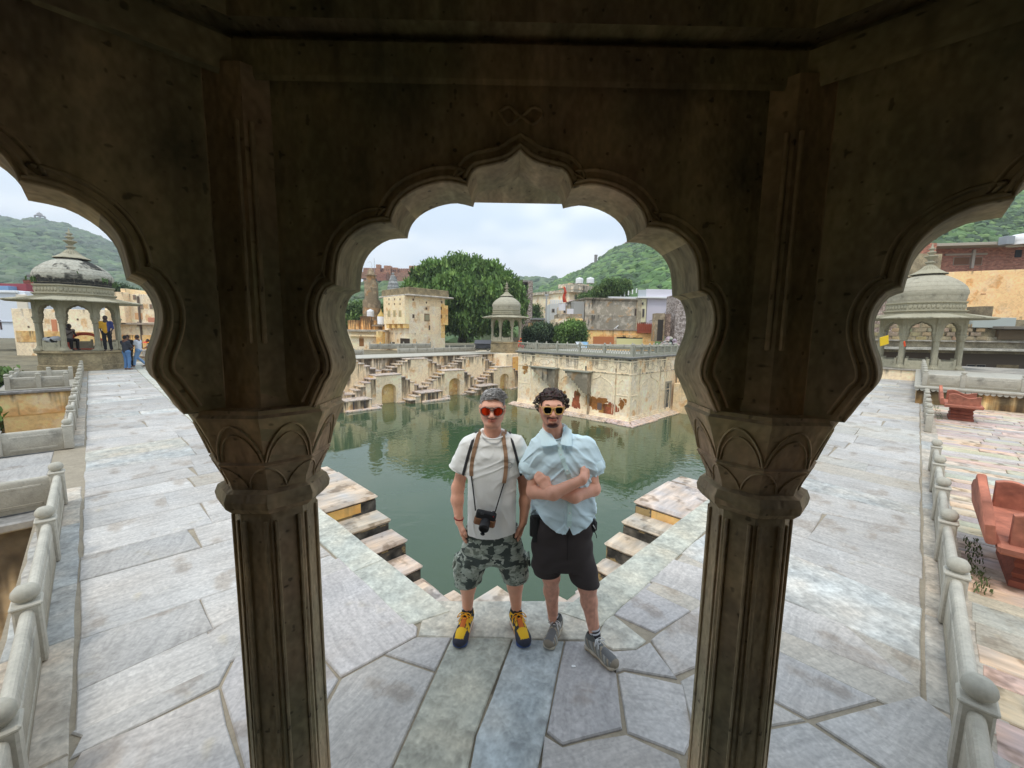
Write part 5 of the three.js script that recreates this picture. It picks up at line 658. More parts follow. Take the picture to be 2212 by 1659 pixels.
// ---------------------------------------------------------------- the right view
{
  let B = block('stone_hall', 'old stone hall with ledges and dark arched windows behind the right kiosk', 'building', 1870, 2330, 728, 835, 33, 31, 8, M.stoneW); B.add('recess', 1900, 2330, 764, 800, 0, .03, M.plain, C8(92, 78, 62)); B.add('eave', 1890, 2330, 752, 757, 0, 1.2, M.sand, [.7, .66, .56]); B.add('ledge', 1880, 2330, 736, 739, 0, .3, M.sand, [.55, .5, .42]); B.add('stone_band', 1900, 2330, 795, 815, 0, .1, M.stoneW, [.85, .75, .6]);
  for (const [a, b2] of [[2087, 2104], [2108, 2126]]) { const w = B.win(a, b2, 788, 804, C8(34, 34, 38)); } for (const x of [2092, 2096.5, 2113, 2118]) B.add('grille_bar', x, x + .8, 788, 804, 0, .08, M.plain, C8(90, 90, 90)); B.add('blind_arch', 2150, 2198, 788, 812, 0, .06, M.stoneW, [.8, .7, .55]);
  B.add('upper_storey', 2000, 2330, 690, 735, -3, -.2, M.stoneW, [.95, .92, .84]); B.add('upper_eave', 2140, 2330, 706, 712, -2, 1.0, M.plain, C8(120, 112, 100)); B.add('dark_gallery', 2155, 2330, 713, 735, -.2, .1, M.plain, C8(120, 100, 74)); B.add('grey_parapet', 2098, 2190, 686, 708, -.2, .15, M.plain, C8(178, 184, 178)); B.add('block_stone', 2140, 2168, 660, 686, -2, -.8, M.stoneW, [.6, .55, .5]);
  for (let r = 0; r < 4; r++) for (let i = 0; i < 9; i++) { const x = 1888 + i * 26 + (r % 2) * 12, y = 700 + r * 9; if (x > 2110) continue; B.add('stone', x, x + rnd(17, 24), y, y + 7.5, 0, rnd(.04, .12), M.stoneW, [rnd(.8, 1.1), rnd(.78, 1), rnd(.66, .9)]); }
  B = block('plaster_wall', 'tall peach plaster wall with rain streaks above the right kiosk', 'wall', 2026, 2340, 583, 694, 38, 34, 2, M.plCream, { col: [1.08, .86, .62] }); for (const [x, y] of [[2062, 610], [2118, 634]]) B.add('dark_slot', x, x + 12, y, y + 2, 0, .03, M.plain, C8(190, 132, 96)); B.add('left_pier', 2028, 2036, 612, 690, 0, .05, M.plOchre, [1.0, .8, .6]);
  B = block('brick_house', 'unfinished red brick house with a concrete slab roof on the right', 'house', 2010, 2340, 534, 600, 44, 41, 8, M.brick); B.add('roof_slab', 1996, 2340, 528, 534, -8, 1.6, M.plain, C8(176, 166, 152)); for (const [a, b2] of [[2060, 2093], [2105, 2120]]) B.win(a, b2, 556, 572, C8(120, 82, 56)); B.add('column', 2096, 2102, 540, 580, 0, .25, M.plain, C8(180, 172, 162)); B.add('lintel', 2040, 2130, 548, 552, 0, .2, M.plain, C8(170, 158, 144)); B.add('dark_bay', 2192, 2206, 540, 556, 0, .1, M.plain, C8(40, 38, 38));
  B = block('old_house', 'old stone and brick house stepping up left of the peach wall', 'house', 1880, 2032, 590, 720, 42, 42, 6, M.rubble, { col: [1.15, 1.05, .98] }); B.add('stone_storey', 1940, 2030, 548, 606, -2, .1, M.stoneW, [1.0, .98, .92]); B.add('stone_storey', 1955, 2034, 522, 550, -5, -.5, M.brick, [1, .95, .9]); B.win(1960, 1990, 600, 618, C8(70, 66, 64)); B.win(1925, 1938, 684, 702, C8(80, 74, 70)); B.add('ledge', 1880, 2030, 720, 724, -2, .8, M.sand, [.6, .56, .5]); B.add('band', 1955, 2034, 596, 600, 0, .25, M.stoneW, [1.1, 1.1, 1.05]);
  const tk = thing('water_tank', 'large white water tank on the brick house roof at the right edge', 'water tank', A(2206, 530, 41).toArray()); part(tk, 'tank_body', tint(boxUV(lathe([[1.0, 0], [1.0, .3], [.96, .32], [1, .36], [1, .7], [.7, 1.0], [.25, 1.08], [0, 1.1]], 20)), .85), M.plain); part(tk, 'grey_box', tint(bx(-1.9, -1.15, 0, .8, -.4, .4, .04), .3, .33, .36), M.plain);
  const sg = thing('notice_board', 'small yellow sign tied to a pillar of the right kiosk', 'sign', A(1910, 736, 20.4).toArray(), .3); part(sg, 'board', tint(move(bx(-.3, .3, -.22, .22, -.015, .015, .006), 0, 0, 0, 0, 0, .22), ...lin(236, 196, 32)), M.plain); part(sg, 'hanger', tint(bx(.1, .12, .2, .5, -.01, .01), .1), M.plain);
  const rg = thing('cloth_ribbon', 'small orange ribbon on a pillar of the right kiosk', 'ribbon', A(1954, 743, 20.6).toArray()); part(rg, 'ribbon', tint(move(bx(-.06, .06, -.14, .14, -.02, .02, .01), 0, 0, 0, .4, 0, .5), ...lin(235, 84, 32)), M.plain);
  const bx2 = thing('stone_slab', 'pale grey slab lying in front of the arched windows on the right', 'slab', A(2106, 808, 27).toArray()); part(bx2, 'slab', tint(bx(-.9, .9, -.05, .12, -.3, .3, .03), .62, .68, .72), M.rail); part(bx2, 'support', tint(bx(-.8, .8, -.6, -.05, -.25, .25, .02), .5), M.rail);
}
// ---------------------------------------------------------------- hills
const shrubG = (() => { const g = new THREE.IcosahedronGeometry(1, 1), p = g.attributes.position; for (let i = 0; i < p.count; i++) { const k = .72 + n3(p.getX(i) * 2.2 + 9, p.getY(i) * 2.2, p.getZ(i) * 2.2, 2) * .55; p.setXYZ(i, p.getX(i) * k, p.getY(i) * k * .75, p.getZ(i) * k); } g.computeVertexNormals(); g.deleteAttribute('uv'); return boxUV(g); })();
const hillMat = mat({ map: T.hill, roughness: 1 });
function hill(name, label, ridge, W, near, baseH, count, size, cols, seedN) {
  const cols_ = 70, rows = 26, pos = [], idx = [], uv = [], R = []; for (let i = 0; i <= cols_; i++) { const x = mix(ridge[0][0], ridge[ridge.length - 1][0], i / cols_); let k = 1; while (k < ridge.length - 1 && ridge[k][0] < x) k++; const a = ridge[k - 1], b = ridge[k], t = clamp((x - a[0]) / (b[0] - a[0])), w = typeof W === 'number' ? W : mix(a[2], b[2], t); R.push(A(x, mix(a[1], b[1], t), w)); }
  const at = (fi, s) => { const i = Math.min(cols_ - 1, Math.floor(fi)), r = R[i].clone().lerp(R[i + 1], fi - i), k = mix(near, 1, s), q = s <= 1 ? Math.pow(s, 1.15) : 1 - (s - 1) * 1.5; const h = baseH + (r.y - baseH) * q, n = (n3(r.x * k * .012 + seedN, s * 5, r.z * k * .012, 3) - .5) * (r.y - baseH) * .28 * Math.sin(PI * clamp(s)) + (n3(r.x * k * .05, s * 20, r.z * k * .05, 5) - .5) * size * 1.6; return V3(r.x * k, h + (s <= 1 ? n : 0), r.z * k); };
  for (let j = 0; j <= rows; j++) for (let i = 0; i <= cols_; i++) { const p = at(i * .9999, j / rows * 1.3); pos.push(p.x, p.y, p.z); uv.push(p.x * .7, p.y + p.z * .7); }
  for (let j = 0; j < rows; j++) for (let i = 0; i < cols_; i++) { const a = j * (cols_ + 1) + i, b = a + 1, c = a + cols_ + 1, d = c + 1; idx.push(a, b, c, b, d, c); }
  const m = struct(name, geoFrom(pos, idx, uv), hillMat);
  const im = new THREE.InstancedMesh(shrubG, foliageMat, count), o = new THREE.Object3D(), c = new THREE.Color();
  for (let i = 0; i < count; i++) { const fi = rnd(0, cols_ - .01), s = Math.pow(rnd(), .8) * 1.02, p = at(fi, s), dn = n3(p.x * .03, p.y * .05, p.z * .03, 8), sc = size * rnd(.45, 1.15) * (.6 + dn * .9); o.position.copy(p); o.rotation.set(rnd(-.3, .3), rnd(0, 6), rnd(-.3, .3)); o.scale.set(sc, sc * rnd(.7, 1.1), sc); o.updateMatrix(); im.setMatrixAt(i, o.matrix); const k = pick(cols), j = .4 + dn * .7 + rnd(0, .45); im.setColorAt(i, c.setRGB(k[0] * j, k[1] * j, k[2] * j)); }
  im.name = numbered('hillside_shrubs'); scene.add(im); tag(im, label, 'shrubs', null, 'stuff'); return { at };
}
const scrub = [[.075, .125, .04], [.09, .15, .045], [.06, .105, .035], [.12, .17, .06], [.10, .13, .06]];
hill('hill', 'green scrub covering the long hill behind the left kiosk', [[-420, 500], [-200, 480], [0, 475], [42, 478], [87, 475], [125, 485], [158, 498], [198, 512], [246, 531], [320, 565], [430, 620], [520, 660]], 640, .3, -2, 16000, 6, scrub, 3);
hill('hill', 'green scrub on the rocky slope below the orange fort', [[560, 655], [660, 632], [760, 612], [790, 606], [912, 607], [1000, 612], [1100, 640], [1180, 690]], 250, .32, 0, 2600, 3.2, scrub, 13);
hill('hill', 'hazy wooded ridge closing the valley in the middle distance', [[960, 640], [1040, 612], [1106, 606], [1150, 604], [1206, 604], [1260, 610], [1330, 640]], 620, .5, 0, 2600, 6.5, scrub, 23);
hill('hill', 'bright green scrub covering the steep hill on the right', [[1150, 640], [1209, 606], [1244, 591], [1281, 569], [1306, 553], [1336, 538], [1359, 526], [1420, 500], [1500, 468], [1640, 430], [1850, 400], [2050, 380], [2260, 370], [2600, 360]], 330, .24, 0, 34000, 2.7, [[.085, .17, .04], [.11, .2, .045], [.06, .12, .03], [.15, .24, .06], [.045, .09, .025]], 33);
{
  const k = thing('hilltop_kiosk', 'tiny watch kiosk on the crest of the left hill', 'kiosk', A(87, 476, 634).toArray()); k.scale.setScalar(1.45); part(k, 'base', tint(bx(-3.4, 3.4, -3, 1, -3.4, 3.4, .2), .5, .42, .38), M.sand); for (const x of [-2.4, 2.4]) for (const z of [-2.4, 2.4]) part(k, 'pillar', tint(bx(x - .5, x + .5, 1, 4.4, z - .5, z + .5), .45, .38, .36), M.sand); part(k, 'dome', tint(boxUV(lathe([[3.6, 4.2], [3.4, 4.8], [2.4, 5.0], [2.2, 6], [1.4, 7], [.3, 7.6], [.1, 8.6], [0, 8.7]], 12)), .45, .38, .36), M.sand);
  const r = thing('watch_tower', 'slim brick watch tower on the skyline of the right hill', 'tower', A(1286.5, 569, 328).toArray()); part(r, 'shaft', tint(octLathe([[1.3, -3], [1.15, 5.6], [1.3, 5.8], [1.3, 6.4], [0, 6.6]]), .42, .36, .34), M.sand);
  let B = block('hill_ruin', 'ruined stone lodge standing on the right hillside', 'ruin', 1386, 1412, 562, 583, 200, 200, 8, M.brick, { col: [.75, .68, .6] }); B.add('tower', 1384.5, 1392, 560, 586, 0, 1, M.plCream, [1, .9, .7]); B.add('opening', 1398, 1403, 568, 580, 0, .3, M.plain, lin(60, 54, 48));
  B = block('hill_fort', 'pinkish fort walls on the top of the right hill at the arch edge', 'fort', 1354, 1380, 521, 534, 322, 322, 12, M.sand, { col: lin(176, 136, 122) }); crenels(B, 6, M.sand, lin(176, 136, 122), 1.5, 1.2); B.add('tower', 1364, 1374, 518, 532, 0, 3, M.sand, lin(160, 122, 110));
}
// ---------------------------------------------------------------- people
function nets(f, lo, hi, cell) {                                   // surface nets: the surface where f = 0, f < 0 inside
  const n = [0, 1, 2].map((i) => Math.ceil((hi[i] - lo[i]) / cell) + 1), [X, Y, Z] = n, v = new Float32Array(X * Y * Z), I = (i, j, k) => (k * Y + j) * X + i;
  for (let k = 0; k < Z; k++) for (let j = 0; j < Y; j++) for (let i = 0; i < X; i++) v[I(i, j, k)] = f(lo[0] + i * cell, lo[1] + j * cell, lo[2] + k * cell);
  const id = new Int32Array(X * Y * Z).fill(-1), pos = [], idx = [], E = [[0, 1], [2, 3], [4, 5], [6, 7], [0, 2], [1, 3], [4, 6], [5, 7], [0, 4], [1, 5], [2, 6], [3, 7]];
  for (let k = 0; k < Z - 1; k++) for (let j = 0; j < Y - 1; j++) for (let i = 0; i < X - 1; i++) {
    const c = []; let m = 0; for (let q = 0; q < 8; q++) { c[q] = v[I(i + (q & 1), j + ((q >> 1) & 1), k + (q >> 2))]; if (c[q] < 0) m |= 1 << q; } if (!m || m === 255) continue;
    let s = 0, x = 0, y = 0, z = 0; for (const [a, b] of E) if ((c[a] < 0) !== (c[b] < 0)) { const t = c[a] / (c[a] - c[b]); x += mix(a & 1, b & 1, t); y += mix((a >> 1) & 1, (b >> 1) & 1, t); z += mix(a >> 2, b >> 2, t); s++; }
    id[I(i, j, k)] = pos.length / 3; pos.push(lo[0] + (i + x / s) * cell, lo[1] + (j + y / s) * cell, lo[2] + (k + z / s) * cell);
  }
  const quad = (a, b, c, d, flip) => { if (a < 0 || b < 0 || c < 0 || d < 0) return; if (flip) idx.push(a, c, b, a, d, c); else idx.push(a, b, c, a, c, d); };
  for (let k = 1; k < Z - 1; k++) for (let j = 1; j < Y - 1; j++) for (let i = 1; i < X - 1; i++) {
    const a = v[I(i, j, k)] < 0;
    if (a !== v[I(i + 1, j, k)] < 0) quad(id[I(i, j - 1, k - 1)], id[I(i, j, k - 1)], id[I(i, j, k)], id[I(i, j - 1, k)], !a);
    if (a !== v[I(i, j + 1, k)] < 0) quad(id[I(i - 1, j, k - 1)], id[I(i - 1, j, k)], id[I(i, j, k)], id[I(i, j, k - 1)], !a);
    if (a !== v[I(i, j, k + 1)] < 0) quad(id[I(i - 1, j - 1, k)], id[I(i, j - 1, k)], id[I(i, j, k)], id[I(i - 1, j, k)], !a);
  }
  const nor = new Float32Array(pos.length), e = cell * .4; for (let i = 0; i < pos.length; i += 3) { const [x, y, z] = [pos[i], pos[i + 1], pos[i + 2]]; let a = f(x + e, y, z) - f(x - e, y, z), b = f(x, y + e, z) - f(x, y - e, z), c = f(x, y, z + e) - f(x, y, z - e); const l = Math.hypot(a, b, c) || 1; nor[i] = a / l; nor[i + 1] = b / l; nor[i + 2] = c / l; }
  const g = new THREE.BufferGeometry(); g.setAttribute('position', new THREE.Float32BufferAttribute(pos, 3)); g.setAttribute('normal', new THREE.BufferAttribute(nor, 3)); g.setIndex(idx); return boxUV(g);
}
const cap = (a, b, ra, rb) => { const ab = [b[0] - a[0], b[1] - a[1], b[2] - a[2]], q = ab[0] ** 2 + ab[1] ** 2 + ab[2] ** 2 || 1e-9; return (x, y, z) => { const px = x - a[0], py = y - a[1], pz = z - a[2], t = clamp((px * ab[0] + py * ab[1] + pz * ab[2]) / q), dx = px - ab[0] * t, dy = py - ab[1] * t, dz = pz - ab[2] * t; return Math.sqrt(dx * dx + dy * dy + dz * dz) - (ra + (rb - ra) * t); }; };
const ell = (c, r) => { const m = Math.min(...r); return (x, y, z) => { const a = (x - c[0]) / r[0], b = (y - c[1]) / r[1], d = (z - c[2]) / r[2]; return (Math.sqrt(a * a + b * b + d * d) - 1) * m; }; };
const smin = (a, b, k) => { const h = Math.max(k - Math.abs(a - b), 0) / k; return Math.min(a, b) - h * h * k * .25; };
const blend = (fs, k) => (x, y, z) => { let d = 9; for (const f of fs) d = smin(d, f(x, y, z), k); return d; };
function stack(rows) { return (x, y, z) => { let i = 1; while (i < rows.length - 1 && rows[i][0] < y) i++; const a = rows[i - 1], b = rows[i], t = clamp((y - a[0]) / (b[0] - a[0])), s = t * t * (3 - 2 * t), w = mix(a[1], b[1], s), d = mix(a[2], b[2], s), cx = mix(a[3] ?? 0, b[3] ?? 0, s), cz = mix(a[4] ?? 0, b[4] ?? 0, s), u = (x - cx) / w, v = (z - cz) / d; const r = (Math.pow(Math.abs(u) ** 2.4 + Math.abs(v) ** 2.4, 1 / 2.4) - 1) * Math.min(w, d); return Math.max(r, rows[0][0] - y, y - rows[rows.length - 1][0]); }; }
const crease = (x, y, z, fx, fy, s) => { const q = 2 * n3(x * fx + n3(x * 5, y * 5, z * 5, s) * 1.6, y * fy + n3(y * 5, z * 5, x * 5, s) * 1.2, z * fx, s) - 1, r = 1 - q * q, e = r * r * r * r; return e * e; };
const surfZ = (f, x, y, z0 = .4) => { let z = z0; for (let i = 0; i < 90; i++) { const d = f(x, y, z); if (d < .0008) break; z -= Math.max(.001, d * .6); if (z < -.04) return -.04; } return z; };
function strip(pts, w, th, side) { const pos = [], n = pts.length, C = []; for (let i = 0; i < n; i++) { const p = V3(...pts[i]), t = V3(...pts[Math.min(n - 1, i + 1)]).sub(V3(...pts[Math.max(0, i - 1)])).normalize(), nz = side ? V3(...side) : V3(0, .15, 1), s = t.clone().cross(nz).normalize().multiplyScalar(w / 2), m = s.clone().cross(t).normalize().multiplyScalar(th / 2); C.push([p.clone().add(s).add(m), p.clone().sub(s).add(m), p.clone().sub(s).sub(m), p.clone().add(s).sub(m)]); } const tri = (a, b, c) => pos.push(...a.toArray(), ...b.toArray(), ...c.toArray()); for (let i = 0; i + 1 < n; i++) for (let k = 0; k < 4; k++) { const a = C[i][k], b = C[i][(k + 1) % 4], c = C[i + 1][(k + 1) % 4], d = C[i + 1][k]; tri(a, b, c); tri(a, c, d); } for (const e of [C[0], C[n - 1].slice().reverse()]) { tri(e[0], e[2], e[1]); tri(e[0], e[3], e[2]); } return boxUV(geoFrom(pos)); }
// a hand: wrist, finger direction, direction of the thumb's side, palm normal, curl of the fingers
function handCaps(w, f, s, n, curl, k = 1) {
  const F = V3(...f).normalize(), N = V3(...n).addScaledVector(F, -V3(...n).dot(F)).normalize(), S = V3(...s).addScaledVector(F, -V3(...s).dot(F)).addScaledVector(N, -V3(...s).dot(N)).normalize(), W = V3(...w), at = (a, b, c) => W.clone().addScaledVector(F, a * k).addScaledVector(S, b * k).addScaledVector(N, c * k).toArray(), out = [];
  for (const b of [.028, .01, -.009, -.026]) out.push(cap(at(.0, b * .55, 0), at(.082, b, .002), .017 * k, .0125 * k));
  [[.028, .07], [.010, .078], [-.009, .072], [-.027, .056]].forEach(([b, L], i) => { let p = [.086 - Math.abs(i - 1) * .004, b, .002], a = 0; for (const [q, r0, r1] of [[.45, .0098, .0088], [.32, .0086, .008], [.25, .0078, .0068]]) { a += curl * (q === .45 ? .7 : 1); const e = [p[0] + Math.cos(a) * L * q, p[1] * 1.02, p[2] + Math.sin(a) * L * q]; out.push(cap(at(...p), at(...e), r0 * k, r1 * k)); p = e; } });
  out.push(cap(at(.02, .024, .006), at(.05, .048, .016), .016 * k, .0125 * k), cap(at(.05, .048, .016), at(.076, .054, .022), .0115 * k, .0105 * k), cap(at(.076, .054, .022), at(.098, .05, .026), .0102 * k, .0082 * k));
  return out;
}
function headF(o, k = 1, ky = 1) {
  const P = (a) => [o[0] + a[0] * k, o[1] + a[1] * k * ky, o[2] + a[2] * k], R = (a) => [a[0] * k, a[1] * k * ky, a[2] * k], E = (c, r) => ell(P(c), R(r)), K = (a, b, r, q) => cap(P(a), P(b), r * k, (q ?? r) * k);
  const big = blend([E([0, .036, -.018], [.077, .093, .098]), E([0, -.032, .022], [.064, .09, .064]), E([0, -.108, .058], [.032, .024, .03]), ...[-1, 1].flatMap((s) => [K([s * .052, -.07, -.002], [s * .02, -.112, .058], .021, .02), E([s * .04, -.022, .062], [.026, .022, .022]), K([s * .018, .026, .086], [s * .05, .022, .07], .011, .01)]), K([0, -.05, -.03], [0, -.21, -.045], .056, .06)], .035 * k);
  const fine = blend([K([0, .008, .088], [0, -.04, .112], .0085, .0135), E([.0135, -.047, .1], [.01, .009, .011]), E([-.0135, -.047, .1], [.01, .009, .011])], .012 * k), lips = blend([K([-.022, -.0735, .083], [0, -.0705, .0925], .0055, .0075), K([.022, -.0735, .083], [0, -.0705, .0925], .0055, .0075), K([-.017, -.083, .083], [.017, -.083, .083], .0075)], .006 * k), ears = [-1, 1].map((s) => blend([E([s * .081, -.012, -.008], [.010, .034, .021]), K([s * .076, -.03, .0], [s * .08, .01, -.006], .008)], .01));
  const sock = [-1, 1].map((s) => E([s * .034, .004, .098], [.02, .012, .014])), eye = [-1, 1].map((s) => E([s * .033, .003, .076], [.013, .012, .0125]));
  return (x, y, z) => { let d = big(x, y, z); d = Math.max(d, -smin(sock[0](x, y, z), sock[1](x, y, z), .001) * 1); d = smin(d, fine(x, y, z), .012); d = smin(d, lips(x, y, z), .006); for (const e of ears) d = smin(d, e(x, y, z), .012); for (const e of eye) d = Math.min(d, e(x, y, z)); return d; };
}
const skinM = mat({ roughness: .52, ...vc, sheen: .15, sheenRoughness: .6 }), clothM = (c, ext = {}) => mat({ roughness: .92, bumpMap: T.cloth, bumpScale: .0006, ...vc, color: c ?? 0xffffff, ...ext });
const glossM = mat({ roughness: .18, ...vc, clearcoat: .5 });
function hairShell(o, k, hl, thick, nz, amp, ky = 1) { const base = ell([o[0], o[1] + .036 * k * ky, o[2] - .018 * k], [(.077 + thick) * k, (.093 * ky + thick * 1.1) * k, (.098 + thick) * k]); return (x, y, z) => { const X = (x - o[0]) / k, Y = (y - o[1]) / k / ky, Z = (z - o[2]) / k; let d = base(x, y, z) - (n3(X * nz, Y * nz * .8, Z * nz, 3) - .45) * amp - sst(.06, .13, Y) * thick * .9 + sst(.05, -.05, Y) * thick * .55; let i = 1; while (i < hl.length - 1 && hl[i][0] < Z) i++; const a = hl[i - 1], b = hl[i], th = mix(a[1], b[1], clamp((Z - a[0]) / (b[0] - a[0]))) + (n3(X * 60, 1, Z * 60, 5) - .5) * .012; return Math.max(d, (th - Y) * .7 * k); }; }
function shoe(parent, heel, toe, y0, o) {                          // heel, toe: [x, z] on the ground
  const g = sub(parent, 'shoe'), L = Math.hypot(toe[0] - heel[0], toe[1] - heel[1]), s = L / .29, a = Math.atan2(toe[0] - heel[0], toe[1] - heel[1]); g.position.set(heel[0], y0, heel[1]); g.rotation.y = a; g.scale.setScalar(s);
  const up = blend([ell([0, .06, .05], [.036, .052, .046]), ell([0, .055, .12], [.038, .046, .075]), ell([.002, .04, .2], [.044, .036, .07]), ell([0, .034, .242], [.04, .028, .042]), cap([0, .07, .045], [0, .108, .05], .036, .034)], .03);
  const hole = ell([0, .125, .048], [.027, .03, .034]), upper = (x, y, z) => Math.max(up(x, y, z), -hole(x, y, z), .012 - y) + (n3(x * 60, y * 60, z * 60) - .5) * .0012;
  part(g, 'upper', paintBy(nets(upper, [-.06, 0, -.01], [.06, .15, .3], .004), o.upper), skinShoe);
  const soleF = (x, y, z) => { const t = clamp((z - .045) / .19), r = mix(.039, .047, t) - .006 * Math.sin(t * PI), cz = clamp(z, .045, .236), d2 = Math.hypot(x - .003 * Math.sin(t * PI), z - cz) - r - .004 * Math.sin(z * o.wave) * (o.wave ? 1 : 0) - (y < .02 ? 0 : .002), h = mix(.034, .026, t) + (z > .25 ? (z - .25) * .35 : 0); return Math.max(d2, y - h, (z > .24 ? (z - .24) * .25 : 0) - y); };
  part(g, 'sole', paintBy(nets(soleF, [-.065, -.006, -.01], [.065, .06, .3], .0045), o.sole), skinShoe);
  const lace = []; for (let i = 0; i < 5; i++) { const z = .105 + i * .021, y = .104 - i * .009, w = .024; lace.push(tube([[-w, y - .012, z], [0, y + .004, z + .006], [w, y - .012, z + .012]], .0032, 8, 5), tube([[w, y - .012, z], [0, y + .006, z + .006], [-w, y - .012, z + .012]], .0032, 8, 5)); }
  for (const q of [-1, 1]) lace.push(tube([[0, .112, .1], [q * .03, .122, .115], [q * .05, .098, .13], [q * .03, .1, .112], [0, .11, .105]], .003, 18, 5), tube([[0, .11, .105], [q * .02, .108, .13], [q * .038, .085, .15]], .003, 10, 5)); part(g, 'laces', tint(merge(lace.map((e) => boxUV(e))), ...o.lace), M.plain);
  part(g, 'tongue', tint(move(bx(-.022, .022, -.02, .05, -.005, .005, .004), 0, .1, .094, 0, -.5), ...o.tongue), M.plain);
  return g;
}
const skinShoe = mat({ roughness: .75, ...vc });
function sock(parent, a, b, r) { const g = [], d = V3(...b).sub(V3(...a)), n = 6; const q = (t, e) => { const L = d.length() / n, c = new THREE.CylinderGeometry(mix(r[0], r[1], t + 1 / n) + e, mix(r[0], r[1], t) + e, L, 18, 1, true); c.translate(0, L / 2, 0); c.applyQuaternion(new THREE.Quaternion().setFromUnitVectors(V3(0, 1, 0), d.clone().normalize())); const p = V3(...a).addScaledVector(d, t); return c.translate(p.x, p.y, p.z); }; for (let i = 0; i < n; i++) { const w = i === 3 || i === 5; g.push(tint(boxUV(q(i / n, w ? .0006 : 0)), ...(w ? [.62, .63, .68] : i === 4 ? [.016, .017, .025] : [.016, .017, .025]))); } part(parent, 'sock', merge(g), M.plainD); }
const skinCol = (b, seedk, f) => (x, y, z, ny) => { const n = .93 + n3(x * 40, y * 40, z * 40, seedk) * .12, c = f ? f(x, y, z) : [1, 1, 1]; return b.map((v, i) => v * n * c[i]); };
